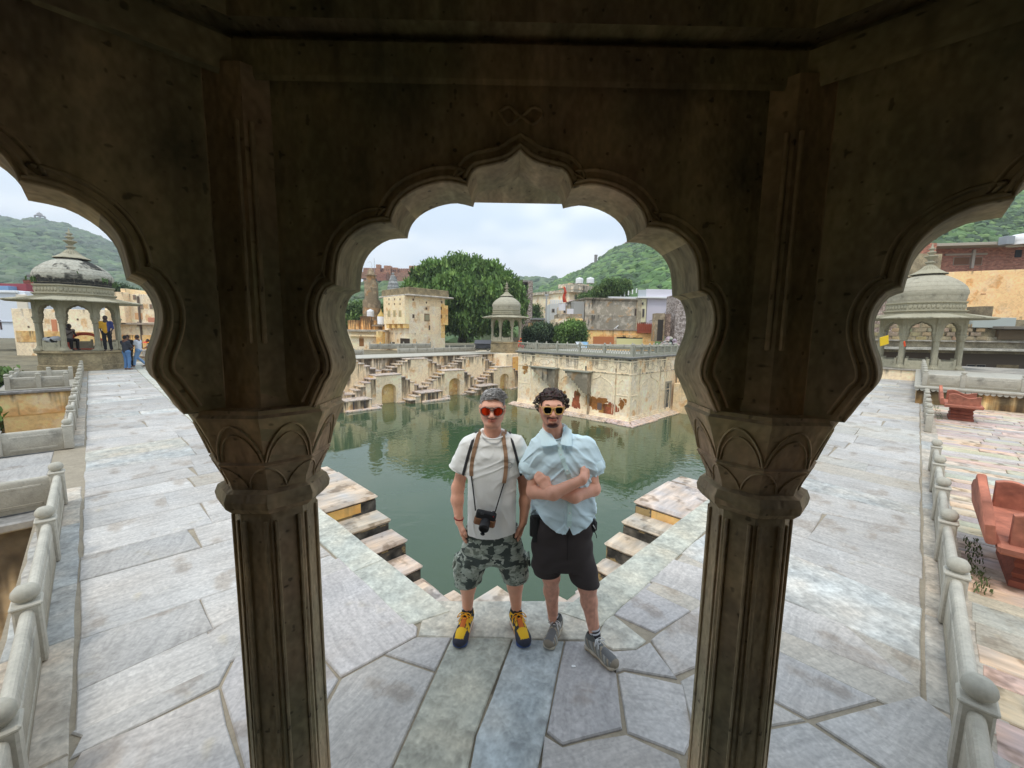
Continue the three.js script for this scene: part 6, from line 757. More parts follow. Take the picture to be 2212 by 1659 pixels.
// ----- the man in the white tee
{
  const P = thing('person', 'man in white tee and camouflage shorts with yellow shoes and red mirrored sunglasses', 'person', [-.1, 0, -2.8]);
  const sk = lin(228, 168, 140), H = [-.004, 1.652, .015]; P.scale.y = 1.016;
  const limbs = blend([cap([-.07, 1.28, -.01], [.07, 1.28, -.01], .07, .07), cap([0, 1.4, -.02], [0, 1.0, -.01], .07, .09), cap([-.15, 1.375, -.02], [.15, 1.375, -.02], .04, .04), cap([0, 1.0, 0], [0, .74, 0], .09, .1), cap([-.172, 1.36, -.015], [-.248, 1.07, -.03], .046, .042), cap([-.248, 1.07, -.03], [-.250, .99, -.01], .041, .041), cap([-.250, .99, -.01], [-.232, .855, .035], .041, .028), cap([.17, 1.36, -.015], [.235, 1.07, -.03], .046, .042), cap([.235, 1.07, -.03], [.236, .98, -.01], .041, .04), cap([.236, .98, -.01], [.222, .85, .03], .04, .028), cap([-.09, .74, 0], [-.17, .46, .01], .09, .064), cap([-.17, .46, .02], [-.175, .32, -.035], .056, .055), cap([-.175, .32, -.03], [-.182, .09, -.06], .054, .034), cap([.09, .74, 0], [.165, .46, .01], .09, .064), cap([.165, .46, .02], [.172, .33, -.035], .056, .055), cap([.172, .33, -.03], [.19, .09, -.06], .054, .034)], .03);
  const hd = headF(H, 1.02, .9), lh = blend([cap([-.238, .89, .025], [-.232, .85, .036], .03, .028), ...handCaps([-.232, .85, .036], [.24, -1, .12], [.35, .1, 1], [1, .1, -.2], .22, 1.02)], .012), rh = blend([cap([.226, .89, .02], [.222, .85, .03], .03, .028), ...handCaps([.222, .85, .03], [-.2, -1, .1], [-.35, .1, 1], [-1, .1, -.2], .22, 1.02)], .012);
  const face = (x, y, z) => { const X = (x - H[0]) / 1.02, Y = (y - H[1]) / .918, Z = (z - H[2]) / 1.02; let c = [1, 1, 1]; if (Z > -.03 && Y > -.16) { const lip = sst(.006, .002, Math.abs(Y + .077) - .007) * sst(.03, .022, Math.abs(X)) * sst(.075, .085, Z); const st = sst(-.03, -.06, Y) * sst(-.165, -.12, Y) * sst(-.01, .03, Z + Math.max(0, -.05 - Y)), mo = sst(.012, .006, Math.abs(Y + .06)) * sst(.038, .028, Math.abs(X)) * sst(.07, .08, Z), pink = sst(.03, .0, Math.hypot(Math.abs(X) - .045, Y + .03)) * .7 + sst(.022, .008, Math.hypot(X, Y + .038)); const eye = sst(.014, .012, Math.hypot(Math.abs(X) - .033, Y - .003, Z - .076)); c = [1 - st * .14 - mo * .32, 1 - st * .15 - mo * .34 - pink * .1, 1 - st * .12 - mo * .32 - pink * .1]; c = c.map((v, i) => mix(v, [.92, .6, .6][i], lip)); if (eye > .5) c = Math.hypot(Math.abs(X) - .033, Y - .003) < .006 ? [.06, .05, .05] : [1, 1.3, 1.6]; } return c; };
  const body = merge([paintBy(nets(limbs, [-.36, .05, -.2], [.36, 1.5, .2], .009), skinCol(sk, 3)), paintBy(nets((x, y, z) => Math.max(hd(x, y, z), 1.445 - y), [-.12, 1.43, -.14], [.12, 1.81, .16], .0034), skinCol(sk, 3, face)), paintBy(nets(lh, [-.32, .68, -.06], [-.15, .91, .15], .004), skinCol(sk, 5)), paintBy(nets(rh, [.14, .68, -.06], [.3, .91, .15], .004), skinCol(sk, 5))]);
  part(P, 'body', body, skinM);
  // tee: loose cotton with creases from the straps and under the arms
  const teeRaw = blend([stack([[.70, .207, .135, .01, .01], [.86, .207, .138, .005, .012], [1.02, .198, .135, 0, .01], [1.18, .193, .132, 0, .008], [1.32, .19, .122, 0, 0], [1.40, .165, .1, 0, -.01], [1.452, .115, .082, 0, -.015], [1.49, .085, .072, 0, -.02]]), cap([-.155, 1.385, -.005], [-.243, 1.21, -.015], .072, .069), cap([.155, 1.39, -.005], [.24, 1.215, -.015], .072, .069)], .05);
  const neckHole = ell([0, 1.515, .03], [.078, .07, .085]);
  const tee = (x, y, z) => { let d = teeRaw(x, y, z); const f1 = .4 * Math.sin((y * 1.0 + Math.abs(x) * .9) * 46 + n3(x * 7, y * 7, z * 7) * 7) * sst(1.5, 1.3, y) * sst(1.0, 1.25, y) * .0035, f2 = Math.sin(x * 38 + n3(x * 6, y * 3, z * 6) * 8) * sst(1.15, .85, y) * .0045, f3 = (n3(x * 16, y * 9, z * 16, 2) - .5) * .008 - crease(x + y * .5, y - x * .35, z, 8, 20, 31) * .004 * sst(1.0, 1.2, y) - crease(x, y - Math.abs(x + .02) * .5, z, 12, 18, 33) * .003 * sst(1.25, 1.33, y) - crease(x + .3 * y, y, z, 20, 6, 37) * .006 * sst(1.25, .9, y); d += f1 * .6 + f2 * .6 + f3; const hem = .782 + Math.max(0, x) * .22 + Math.max(0, -x) * .06 - (z > 0 ? .01 : 0); d = Math.max(d, hem - y, -neckHole(x, y, z)); for (const s of [-1, 1]) { const q = (x * s - .155) * .42 - (y - 1.385) * .9; if (x * s > .17) d = Math.max(d, q - .188); } return d; };
  const T1 = part(P, 'tshirt', tint(nets(tee, [-.34, .70, -.2], [.34, 1.5, .2], .0065), .80, .79, .75), clothM());
  { const rib = []; for (let i = 0; i <= 40; i++) { const a = i / 40 * 2 * PI, cx = Math.sin(a) * .0765, cz = .028 + Math.cos(a) * .08; rib.push([cx, 1.4585 + (1 - Math.cos(a)) * .016, cz * 1.0 - (Math.cos(a) < 0 ? .02 : .002)]); } part(T1, 'neckband', tint(boxUV(tube(rib, .0048, 60, 6)), .78, .77, .73), clothM()); const ring = new THREE.TorusGeometry(.016, .0013, 6, 30); ring.scale(1, 1.25, 1); ring.translate(.12, 1.285, surfZ(tee, .12, 1.285) + .001); part(T1, 'chest_ring_print', tint(boxUV(ring), .16, .17, .2), M.plain); }
  for (const s of [-1, 1]) { const c = []; for (let i = 0; i <= 24; i++) { const a = i / 24 * 2 * PI, x = s * .243, y = 1.212; c.push([x + Math.cos(a) * .0665 * .9, y + Math.cos(a) * .0665 * .42 * s, -.015 + Math.sin(a) * .068]); } part(T1, 'sleeve_cuff', tint(boxUV(tube(c.slice(0, -1), .0062, 40, 6, true)), .80, .79, .75), clothM()); }
  // shorts with cargo pockets
  const sh = blend([stack([[.56, .2, .13, .0, 0], [.66, .205, .135], [.80, .19, .125]]), cap([-.095, .66, 0], [-.172, .40, .005], .105, .092), cap([.095, .66, 0], [.172, .43, .005], .105, .09), ell([-.245, .5, -.005], [.03, .085, .075]), ell([.238, .52, -.005], [.03, .085, .075])], .035);
  const shorts = (x, y, z) => Math.max(sh(x, y, z) + (n3(x * 15, y * 18, z * 15, 4) - .5) * .018 + Math.sin(y * 60 + x * 20 + n3(x * 8, y * 8, z * 8) * 6) * .0025 * sst(.6, .45, y), (x < 0 ? .372 + (x + .18) * .1 : .405 + (x - .17) * .05) - y + (z > .05 ? .004 : 0), y - .80);
  const S1 = part(P, 'shorts', nets(shorts, [-.32, .35, -.18], [.32, .82, .18], .007), clothM(0xffffff, { map: T.camo }));
  for (const [s, y] of [[-1, .5], [1, .52]]) { const x = s * .272, g = bx(-.007, .007, -.035, .02, -.06, .06, .005); part(S1, 'pocket_flap', boxUV(move(g, x - s * .002, y + .045, 0, 0, 0, s * .12)), clothM(0xf4f4f0, { map: T.camo })); }
  { const hem = (cx, cy, r, tz) => { const c = []; for (let i = 0; i < 26; i++) { const a = i / 26 * 2 * PI; c.push([cx + Math.cos(a) * r, cy + Math.cos(a) * r * tz, .004 + Math.sin(a) * r]); } return boxUV(tube(c, .0065, 44, 5, true)); }; part(S1, 'hem', [hem(-.176, .38, .088, .1), hem(.173, .412, .086, .05)], clothM(0xffffff, { map: T.camo })); }
  // hair, sunglasses
  const hs = hairShell(H, 1.02, [[-.12, -.085], [-.06, -.075], [.0, -.03], [.018, .012], [.034, .045], [.075, .082], [.13, .084]], .006, 40, .012, .9);
  part(P, 'hair', paintBy(nets(hs, [-.13, 1.5, -.16], [.13, 1.83, .15], .0034), (x, y, z) => { const s = n3(x * 90, y * 22, z * 90, 6), g = mix(lin(96, 88, 82)[0], lin(186, 178, 170)[0], s * .8 + sst(1.7, 1.78, y) * .25); return [g, g * .95, g * .9]; }), mat({ roughness: .8, ...vc }));
  { const st = []; for (let i = 0; i < 620; i++) { const a = rnd(-2.2, 2.2), e = rnd(.35, 1.4), d = [Math.sin(a) * Math.cos(e), Math.sin(e), Math.cos(a) * Math.cos(e)], b = [H[0] + d[0] * .086, H[1] + .033 + d[1] * .09, H[2] - .018 + d[2] * .104], l = rnd(.010, .02), j = [rnd(.1, .9), rnd(.0, .5), rnd(-.2, .7)]; st.push(tint(boxUV(tube([b, [b[0] + (d[0] + j[0]) * l * .5, b[1] + (d[1] * .6 + j[1]) * l * .5, b[2] + (d[2] + j[2]) * l * .5], [b[0] + (d[0] * .6 + j[0] * 1.6) * l, b[1] + (d[1] * .4 + j[1] * .5) * l, b[2] + (d[2] + j[2]) * l]], .0019, 3, 4)), ...(() => { const g = rnd(.12, .42); return [g, g * .95, g * .9]; })())); } part(P, 'hair_tufts', merge(st), mat({ roughness: .8, ...vc })).userData.kind = 'stuff'; }
  const gl = sub(P, 'sunglasses'), fr = [], ln = []; for (const s of [-1, 1]) { const c = []; for (let i = 0; i < 28; i++) { const a = i / 28 * 2 * PI, x = Math.cos(a) * .034, y = Math.sin(a) * .031 * (Math.sin(a) > 0 ? .85 : 1.05); c.push([s * .0385 + x, y - .004, .104 - Math.abs(s * .0385 + x) * .28 + .004]); } fr.push(boxUV(tube(c, .0028, 40, 6, true))); const lens = new THREE.SphereGeometry(.1, 20, 14, 0, 2 * PI, 0, .36); lens.rotateX(PI / 2); lens.scale(.98, .86, .35); lens.translate(0, 0, -.028); lens.rotateY(s * .28); lens.translate(s * .0385, -.005, .088); ln.push(boxUV(lens)); fr.push(boxUV(tube([[s * .07, .008, .088], [s * .082, .006, .05], [s * .087, .0, -.008]], .0028, 8, 5))); } fr.push(boxUV(tube([[-.02, .016, .1], [0, .019, .103], [.02, .016, .1]], .003, 6, 5)), boxUV(tube([[-.012, .002, .1], [0, .005, .106], [.012, .002, .1]], .003, 6, 5)));
  const off = (g) => { g.scale(1.03, 1.03, 1.03); return g.translate(...H); }; part(gl, 'frame', tint(off(merge(fr)), .16, .12, .1), glossM); part(gl, 'lens', off(merge(ln)), mat({ color: lc(214, 58, 18), metalness: .75, roughness: .12 }));
  // backpack straps, red wrist string
  for (const s of [-1, 1]) { const pts = []; for (let i = 0; i <= 14; i++) { const t = i / 14, x = s * mix(.118, .2, Math.pow(t, .8)), y = mix(1.475, 1.2, t); pts.push([x, y, Math.max(surfZ(tee, x * .985, y, .3), -.02) + .004 - (t < .1 ? .02 : 0)]); } part(P, 'backpack_strap', tint(strip(pts, .017, .005, [s * .5, .2, 1]), .018, .016, .018), M.plain); }
  part(P, 'wrist_string', tint(boxUV(move(new THREE.TorusGeometry(.0315, .0042, 7, 26).rotateX(PI / 2), -.2345, .874, .031, 0, .12, -.15)), .26, .02, .02), M.plain);
  // socks and shoes
  const yl = lin(232, 184, 28), nv = lin(46, 48, 62), bl = lin(48, 74, 128), upper = (x, y, z) => { const cx = Math.abs(x); if (z > .272 - cx * .25 || (z > .2 && y < .034)) return nv; if (z > .195) { return cx > .034 - (z - .2) * .1 ? nv : yl; } if (y > .1) return [.015, .015, .018]; if (cx < .017 && y > .07) return lin(200, 104, 30); const k = n3(x * 70, y * 60, z * 50, 3); return k > .5 ? yl : [.02, .02, .024]; }, sole = (x, y, z) => z > .2 ? bl : y < .012 ? lin(196, 110, 76) : lin(220, 208, 190), o = { upper, sole, wave: 0, lace: lin(238, 170, 34), tongue: [.02, .02, .024] };
  sock(P, [-.186, .095, -.062], [-.181, .17, -.052], [.039, .0375]); sock(P, [.189, .095, -.062], [.186, .17, -.05], [.039, .0375]); shoe(P, [-.172, -.115], [-.222, .205], 0.004, o); shoe(P, [.17, -.115], [.25, .2], 0.004, o);
  // ---- the camera that hangs from his neck is a thing of its own
  const C = thing('camera', 'black camera in a brown leather half case hanging on the man in the white tee', 'camera', [-.138, .962, -2.8 + surfZ(tee, -.04, .95) + .045], -.06); C.rotation.z = -.2; C.rotation.x = -.05;
  const cm = (g) => boxUV(nonIdx(g)); part(C, 'camera_body', tint(bx(-.068, .068, -.012, .05, -.022, .022, .008), .014, .014, .015), M.plain); part(C, 'half_case', tint(bx(-.072, .072, -.045, .008, -.027, .027, .01), ...lin(134, 92, 62)), M.plain); const lb = part(C, 'lens', tint(cm(move(lathe([[.033, 0], [.033, .022], [.031, .024], [.031, .04], [.034, .042], [.034, .066], [.029, .072], [.027, .066], [0, .06]], 24), .006, -.012, .02, 0, PI / 2 + .32)), .012, .012, .013), M.black); part(lb, 'front_glass', cm(move(new THREE.SphereGeometry(.026, 18, 8, 0, 2 * PI, 0, .6), .006, -.055, .075, 0, PI / 2 + .32)), M.glassy); part(C, 'dial', tint(cm(move(lathe([[.011, 0], [.011, .01], [0, .011]], 14), .045, .05, 0)), .03), M.plain); part(C, 'red_dot', tint(cm(move(new THREE.SphereGeometry(.004, 8, 6).scale(1, 1, .3), .05, .035, .023)), .5, .03, .03), M.plain); part(C, 'viewfinder', tint(bx(-.04, -.015, .03, .044, .018, .025, .002), .05), M.plain); part(C, 'shutter_button', tint(cm(move(lathe([[.006, 0], [.006, .006], [0, .007]], 10), .022, .05, 0)), .05), M.plain);
  const S = thing('camera_strap', 'tan leather camera strap with black cords worn by the man in white tee', 'strap', [-.1, 0, -2.8]); S.scale.y = 1.02;
  for (const [s, q] of [[-1, [[-.098, 1.462], [-.112, 1.41], [-.13, 1.33], [-.139, 1.26], [-.139, 1.205]]], [1, [[.072, 1.475], [.08, 1.42], [.093, 1.34], [.094, 1.25], [.083, 1.165]]]]) { const c = new THREE.CatmullRomCurve3(q.map((p) => V3(p[0], p[1], 0))), pts = c.getPoints(18).map((p) => [p.x, p.y, surfZ(tee, p.x, p.y) + .006]); pts.unshift([s * .082, 1.487, -.01], [s * .085, 1.48, .03]); part(S, 'leather_band', tint(strip(pts, .026, .004), ...lin(150, 116, 88)), M.plain); const e = pts[pts.length - 1], end = s < 0 ? [-.105, .99] : [.02, .965], cord = []; for (let i = 0; i <= 10; i++) { const t = i / 10, x = mix(e[0], end[0], t), y = mix(e[1], end[1], t); cord.push([x, y, surfZ(tee, x, y) + .007 + t * t * .035]); } part(S, 'cord', tint(boxUV(tube(cord, .0045, 20, 6)), .018, .016, .016), M.plain); }
}
// ----- the man in the pale blue shirt, arms folded
{
  const P = thing('person', 'curly haired man in pale blue shirt with folded arms, dark shorts and grey trainers', 'person', [.38, 0, -2.7]);
  const sk = lin(228, 168, 142), H = [-.088, 1.674, .03], hk = .945; P.scale.y = 1.021;
  const eL = [-.2, 1.11, .045], eR = [.205, 1.135, .05], wA = [.108, 1.238, .16], wB = [-.115, 1.165, .14];
  const limbs = blend([cap([-.07, 1.28, -.01], [.07, 1.28, -.01], .07, .07), cap([-.06, 1.44, -.025], [0, 1.0, -.01], .06, .09), cap([-.155, 1.385, -.02], [.145, 1.395, -.02], .04, .04), cap([0, 1.0, 0], [.02, .76, 0], .09, .1), cap([-.08, .76, 0], [-.06, .5, .02], .088, .062), cap([-.06, .49, .025], [-.05, .36, -.03], .055, .052), cap([-.05, .36, -.03], [-.022, .09, -.085], .052, .034), cap([.1, .76, 0], [.185, .47, .07], .09, .066), cap([.185, .46, .075], [.205, .34, .055], .06, .056), cap([.205, .34, .055], [.253, .09, .09], .054, .034), cap([-.175, 1.39, -.01], eL, .05, .043), cap([.165, 1.40, -.01], eR, .05, .043), cap([-.055, 1.5, -.02], [-.088, 1.6, .0], .058, .056)], .028);
  const armA = blend([cap([-.195, 1.2, .02], eL, .046, .044), cap(eL, [-.08, 1.152, .178], .045, .043), cap([-.08, 1.152, .178], wA, .043, .031), ...handCaps(wA, [.8, .3, -1.3], [-.2, 1, .2], [-.4, .1, -1], .1, .95)], .02), armB = blend([cap([.19, 1.22, .02], eR, .046, .045), cap(eR, [.06, 1.122, .148], .045, .042), cap([.06, 1.122, .148], wB, .042, .029), ...handCaps(wB, [-.75, 1, -.45], [.9, .4, .3], [.1, -.2, -1], .35, .85)], .02);
  const hd = headF(H, hk, .9), face = (x, y, z) => { const X = (x - H[0]) / hk, Y = (y - H[1]) / hk / .9, Z = (z - H[2]) / hk; let c = [1, 1, 1]; if (Z > -.03 && Y > -.16) { const lip = sst(.006, .002, Math.abs(Y + .078) - .006) * sst(.03, .022, Math.abs(X)) * sst(.075, .085, Z), st = sst(-.035, -.06, Y) * sst(-.17, -.12, Y) * sst(.02, .05, Math.abs(X) + Math.max(0, -.085 - Y) * 1.5) * sst(-.03, .01, Z), pink = sst(.03, 0, Math.hypot(Math.abs(X) - .045, Y + .03)) * .5 + sst(.022, .008, Math.hypot(X, Y + .038)), eye = Math.hypot(Math.abs(X) - .033, Y - .003, Z - .076) < .013; const mo = sst(.011, .006, Math.abs(Y + .0615 + X * X * 5)) * sst(.042, .034, Math.abs(X)) * sst(.06, .075, Z), gt = sst(.03, .018, Math.hypot(X / 1.6, Y + .122)) * sst(.02, .05, Z), so = sst(.006, .003, Math.abs(Math.abs(X) - .036)) * sst(.022, .015, Math.abs(Y + .083)) * sst(.04, .06, Z) * .25, dk = Math.min(1, mo * .78 + gt * .62 + so + st * .4); c = [1 - dk * .9, 1 - dk * .95 - pink * .08, 1 - dk * .94 - pink * .08]; c = c.map((v, i) => mix(v, [.9, .58, .58][i], lip)); if (eye) c = [1, 1.3, 1.5]; } return c; };
  const legHair = (x, y, z) => y < .5 && y > .16 ? (() => { const k = n3(x * 90, y * 45, z * 90, 9) * .32; return [1 - k, 1 - k * 1.1, 1 - k * 1.1]; })() : [1, 1, 1];
  part(P, 'body', merge([paintBy(nets(limbs, [-.32, .05, -.2], [.36, 1.62, .2], .009), skinCol(sk, 13, legHair)), paintBy(nets(armA, [-.26, 1.05, -.07], [.22, 1.31, .25], .0055), skinCol(sk, 14)), paintBy(nets(armB, [-.26, 1.07, -.07], [.26, 1.31, .22], .0055), skinCol(sk, 15)), paintBy(nets((x, y, z) => Math.max(hd(x, y, z), 1.46 - y), [-.21, 1.45, -.14], [.04, 1.82, .17], .0034), skinCol(sk, 13, face))]), skinM);
  const raw = blend([stack([[.80, .212, .136, .012, .01], [.95, .212, .136, .012, .01], [1.08, .203, .128, .008, .006], [1.2, .192, .124, .003, 0], [1.33, .19, .122, 0, 0], [1.41, .165, .098, -.01, -.008], [1.465, .115, .08, -.03, -.014], [1.505, .085, .074, -.055, -.012]]), cap([-.155, 1.39, -.005], [-.218, 1.265, .005], .068, .071), cap([.145, 1.405, -.005], [.2, 1.275, .005], .068, .072)], .05), nh = blend([ell([-.06, 1.545, .03], [.075, .08, .09]), cap([-.055, 1.5, .1], [-.045, 1.44, .13], .03, .008)], .02);
  const shirt = (x, y, z) => { let d = raw(x, y, z) + (n3(x * 14, y * 8, z * 14, 2) - .5) * .009 - crease(x + (x > 0 ? .8 : -.8) * y, y * .5 + x * .2, z, 17, 10, 41) * .0085 - crease(x, y + x * .4, z, 8, 22, 43) * .005 + Math.sin((x * .8 + y * (x > 0 ? .9 : -.7)) * 44 + n3(x * 6, y * 6, z * 6) * 8) * .0025 * sst(1.48, 1.3, y) + Math.sin(x * 36 + n3(x * 6, y * 3, z * 6, 5) * 9) * .003 * sst(1.15, .95, y); const q = Math.abs(x - .036), gap = z > 0 ? Math.max(0, .012 - q) * 0 : 0, hem = z > 0 ? .862 + Math.max(0, q - .02) * Math.max(0, q - .02) * 3.6 + Math.max(0, .022 - q) * 2.2 : .9; d = Math.max(d, hem - y, -nh(x, y, z)); return d; };
  const S = part(P, 'shirt', tint(nets(shirt, [-.33, .80, -.2], [.32, 1.52, .2], .0065), ...lin(210, 232, 240)), clothM());
  for (const [c, s, r] of [[[-.22, 1.262, .005], -1, .072], [[.202, 1.272, .005], 1, .074]]) { const ax = V3(s * .42, -.9, 0).normalize(), bx_ = V3(ax.y, -ax.x, 0), ring = (o, rr) => { const p = []; for (let i = 0; i < 26; i++) { const a = i / 26 * 2 * PI; p.push(V3(...c).addScaledVector(ax, o).addScaledVector(bx_, Math.cos(a) * rr).add(V3(0, 0, Math.sin(a) * rr * .96))); } return p; }, pos = [], rows = [ring(-.03, r - .004), ring(-.03, r + .008), ring(.012, r + .012), ring(.03, r + .008), ring(.026, r - .006)]; for (let k = 0; k < 4; k++) for (let i = 0; i < 26; i++) { const a = rows[k][i], b = rows[k][(i + 1) % 26], e = rows[k + 1][(i + 1) % 26], d = rows[k + 1][i]; for (const p of [a, e, b, a, d, e]) pos.push(p.x + (n3(p.x * 30, p.y * 30, p.z * 30) - .5) * .008, p.y + (n3(p.x * 30 + 5, p.y * 30, p.z * 30) - .5) * .008, p.z); } const g = mergeVertices(geoFrom(pos).deleteAttribute('normal')); g.computeVertexNormals(); part(S, 'rolled_cuff', tint(boxUV(g), ...lin(214, 236, 242)), clothM(0xffffff, { side: THREE.DoubleSide })); }
  const patch = (q, bul) => { const n = 7, pos = [], P2 = (u, v) => { const a = q[0].map((_, i) => mix(mix(q[0][i], q[1][i], u), mix(q[3][i], q[2][i], u), v)); a[2] += Math.sin(PI * v) * bul; return a; }; const th = [0, .004, -.004]; for (const s of [0, 1]) for (let i = 0; i < n; i++) for (let j = 0; j < n; j++) { const c = [[i, j], [i + 1, j], [i + 1, j + 1], [i, j + 1]].map(([a, b]) => P2(a / n, b / n).map((x, k) => x + (s ? th[k] : 0))); for (const k of s ? [0, 2, 1, 0, 3, 2] : [0, 1, 2, 0, 2, 3]) pos.push(...c[k]); } return boxUV(geoFrom(pos)); };
  part(S, 'collar', [patch([[-.128, 1.548, -.02], [-.052, 1.452, .112], [-.156, 1.437, .112], [-.168, 1.505, .02]], .018), patch([[.004, 1.548, -.015], [-.034, 1.452, .112], [.040, 1.441, .112], [.05, 1.52, .02]], .018)].map((g) => tint(g, ...lin(214, 238, 244))), clothM(0xffffff, { side: THREE.DoubleSide })); { const c = []; for (let i = 0; i <= 16; i++) { const a = mix(-2.4, 2.4, i / 16); c.push([-.058 + Math.sin(a) * .072, 1.522 + (1 - Math.cos(a)) * -.004 + (i > 8 ? .008 : 0), -.02 - Math.cos(a) * .07]); } part(S, 'collar_stand', tint(strip(c, .04, .005, [0, 0, 1]), ...lin(198, 226, 234)), clothM(0xffffff, { side: THREE.DoubleSide })); }
  { const p = [], bt = []; for (let i = 0; i <= 24; i++) { const y = mix(1.43, .87, i / 24), x = mix(-.036, .034, sst(1.43, 1.2, y)); p.push([x, y, surfZ(shirt, x, y) + .002]); if (i % 4 === 2) bt.push(boxUV(new THREE.SphereGeometry(.006, 8, 6).scale(1, 1, .4).translate(x, y, surfZ(shirt, x, y) + .005))); } part(S, 'placket', tint(strip(p, .03, .004), ...lin(206, 234, 234)), clothM()); bt.forEach((b) => part(S, 'button', tint(b, .8, .85, .85), M.plain)); }
  const sh = blend([stack([[.58, .205, .13, .02, 0], [.72, .208, .135, .015], [.93, .2, .13, .015]]), cap([-.075, .70, 0], [-.088, .53, .015], .108, .094), cap([.105, .70, 0], [.178, .49, .06], .11, .09)], .03), shorts = (x, y, z) => Math.max(sh(x, y, z) + (n3(x * 11, y * 14, z * 11, 14) - .5) * .014 + Math.sin(y * 42 - x * 18 + n3(x * 7, y * 7, z * 7) * 7) * .003, (x < .03 ? .522 : .476 - (x - .18) * .12) - y, y - .93);
  const D = part(P, 'shorts', tint(nets(shorts, [-.24, .43, -.19], [.32, .95, .22], .007), ...lin(58, 51, 50)), clothM()); part(D, 'fly_seam', tint(strip(Array.from({ length: 8 }, (_, i) => { const y = mix(.86, .68, i / 7); return [.03, y, surfZ(shorts, .03, y) + .001]; }), .006, .003), ...lin(44, 38, 38)), clothM());
  { const hm = (cx, cy, cz, r, t) => { const c = []; for (let i = 0; i < 26; i++) { const a = i / 26 * 2 * PI; c.push([cx + Math.cos(a) * r, cy + Math.cos(a) * r * t, cz + Math.sin(a) * r]); } return boxUV(tube(c, .006, 44, 5, true)); }; part(D, 'hem', tint(merge([hm(-.088, .532, .015, .091, 0), hm(.179, .486, .06, .087, -.12)]), ...lin(54, 47, 46)), clothM()); }
  const pouch = thing('belt_pouch', 'black pouch clipped at the hip of the man with folded arms, on the right', 'pouch', [.585, .895, -2.66]); part(pouch, 'pouch_body', tint(bx(-.035, .035, -.045, .045, -.03, .03, .018), .013), M.plain); part(pouch, 'zip_tag', tint(move(bx(-.003, .003, -.016, .016, -.003, .003, .001), .01, .006, .033, 0, 0, .5), .7), M.plain); part(pouch, 'cord', tint(boxUV(tube([[.02, -.04, .01], [.03, -.06, .012], [.036, -.085, .012]], .0028, 8, 5)), .02), M.plain);
  const holster = thing('belt_pouch', 'long black pouch hanging at the hip of the man with folded arms, on the left', 'pouch', [.195, .9, -2.64]); part(holster, 'pouch_body', tint(bx(-.034, .034, -.075, .07, -.02, .02, .01), .012), M.plain); part(holster, 'strap', tint(bx(-.016, .016, -.11, .075, .012, .024, .004), .014), M.plain);
  const ds = lin(62, 44, 36), hairF = hairShell(H, hk, [[-.12, -.1], [-.06, -.09], [.0, -.06], [.022, -.005], [.036, .045], [.07, .074], [.13, .074]], .007, 30, .014, .9);
  part(P, 'hair', paintBy(nets(hairF, [-.25, 1.5, -.18], [.07, 1.86, .17], .0038), (x, y, z) => { const k = .45 + n3(x * 80, y * 80, z * 80) * .9; return ds.map((v) => v * k); }), mat({ roughness: .6, ...vc }));
  { const cu = []; for (let i = 0; i < 520; i++) { const a = rnd(0, 2 * PI), e = rnd(-.8, 1.5), d = [Math.sin(a) * Math.cos(e), Math.sin(e), Math.cos(a) * Math.cos(e)]; if (d[2] > .34 && d[1] < .56) continue; if (d[1] < -.35 && d[2] > -.05) continue; const p = [H[0] + d[0] * (.098 + .02 * Math.max(0, 1 - Math.abs(d[1]) * 1.3)) * hk, H[1] + (.024 + d[1] * .096) * hk, H[2] + (-.018 + d[2] * .112) * hk], R = rnd(.007, .014), g = new THREE.TorusGeometry(R, .0032, 5, 11, rnd(4.2, 6.2)); g.rotateX(rnd(0, 6)); g.rotateY(rnd(0, 6)); cu.push(tint(boxUV(g.translate(...p)), ...ds.map((v) => v * rnd(.55, 1.5)))); } part(P, 'hair_curls', merge(cu), mat({ roughness: .45, ...vc })).userData.kind = 'stuff'; }
  [-1, 1].forEach((s) => part(P, 'eyebrow', tint(boxUV(tube([[H[0] + s * .017, H[1] + .026, H[2] + .092], [H[0] + s * .036, H[1] + .031, H[2] + .088], [H[0] + s * .054, H[1] + .025, H[2] + .07]], .0032, 8, 5)), ...ds), M.plain));
  const gl = sub(P, 'sunglasses'), fr = [], ln = []; for (const s of [-1, 1]) { const c = [], sp = []; for (let i = 0; i < 28; i++) { const a = i / 28 * 2 * PI, e = .62, x = Math.sign(Math.cos(a)) * Math.pow(Math.abs(Math.cos(a)), e) * .0265, y = Math.sign(Math.sin(a)) * Math.pow(Math.abs(Math.sin(a)), e) * .0235 * (Math.sin(a) < 0 ? 1.05 : .92); c.push([s * .036 + x * (Math.sin(a) < 0 ? .92 : 1.04), y - .002, .104 - Math.abs(s * .036 + x) * .16]); sp.push(new THREE.Vector2(x * (Math.sin(a) < 0 ? .92 : 1.04), y - .002)); } fr.push(boxUV(tube(c, .0042, 44, 6, true))); const L = new THREE.ExtrudeGeometry(new THREE.Shape(sp), { depth: .002, bevelEnabled: false }); L.rotateY(s * .16); L.translate(s * .036, 0, .0975); ln.push(boxUV(nonIdx(L))); fr.push(boxUV(tube([[s * .063, .014, .094], [s * .078, .012, .06], [s * .086, .004, -.008]], .0036, 8, 5))); } fr.push(boxUV(tube([[-.012, .008, .1], [0, .013, .105], [.012, .008, .1]], .0042, 6, 5)));
  const off = (g) => g.scale(1, 1, 1).translate(...H); part(gl, 'frame', tint(off(merge(fr)), ...lin(214, 168, 92)), glossM); part(gl, 'lens', off(merge(ln)), mat({ color: lc(12, 15, 14), roughness: .12 }));
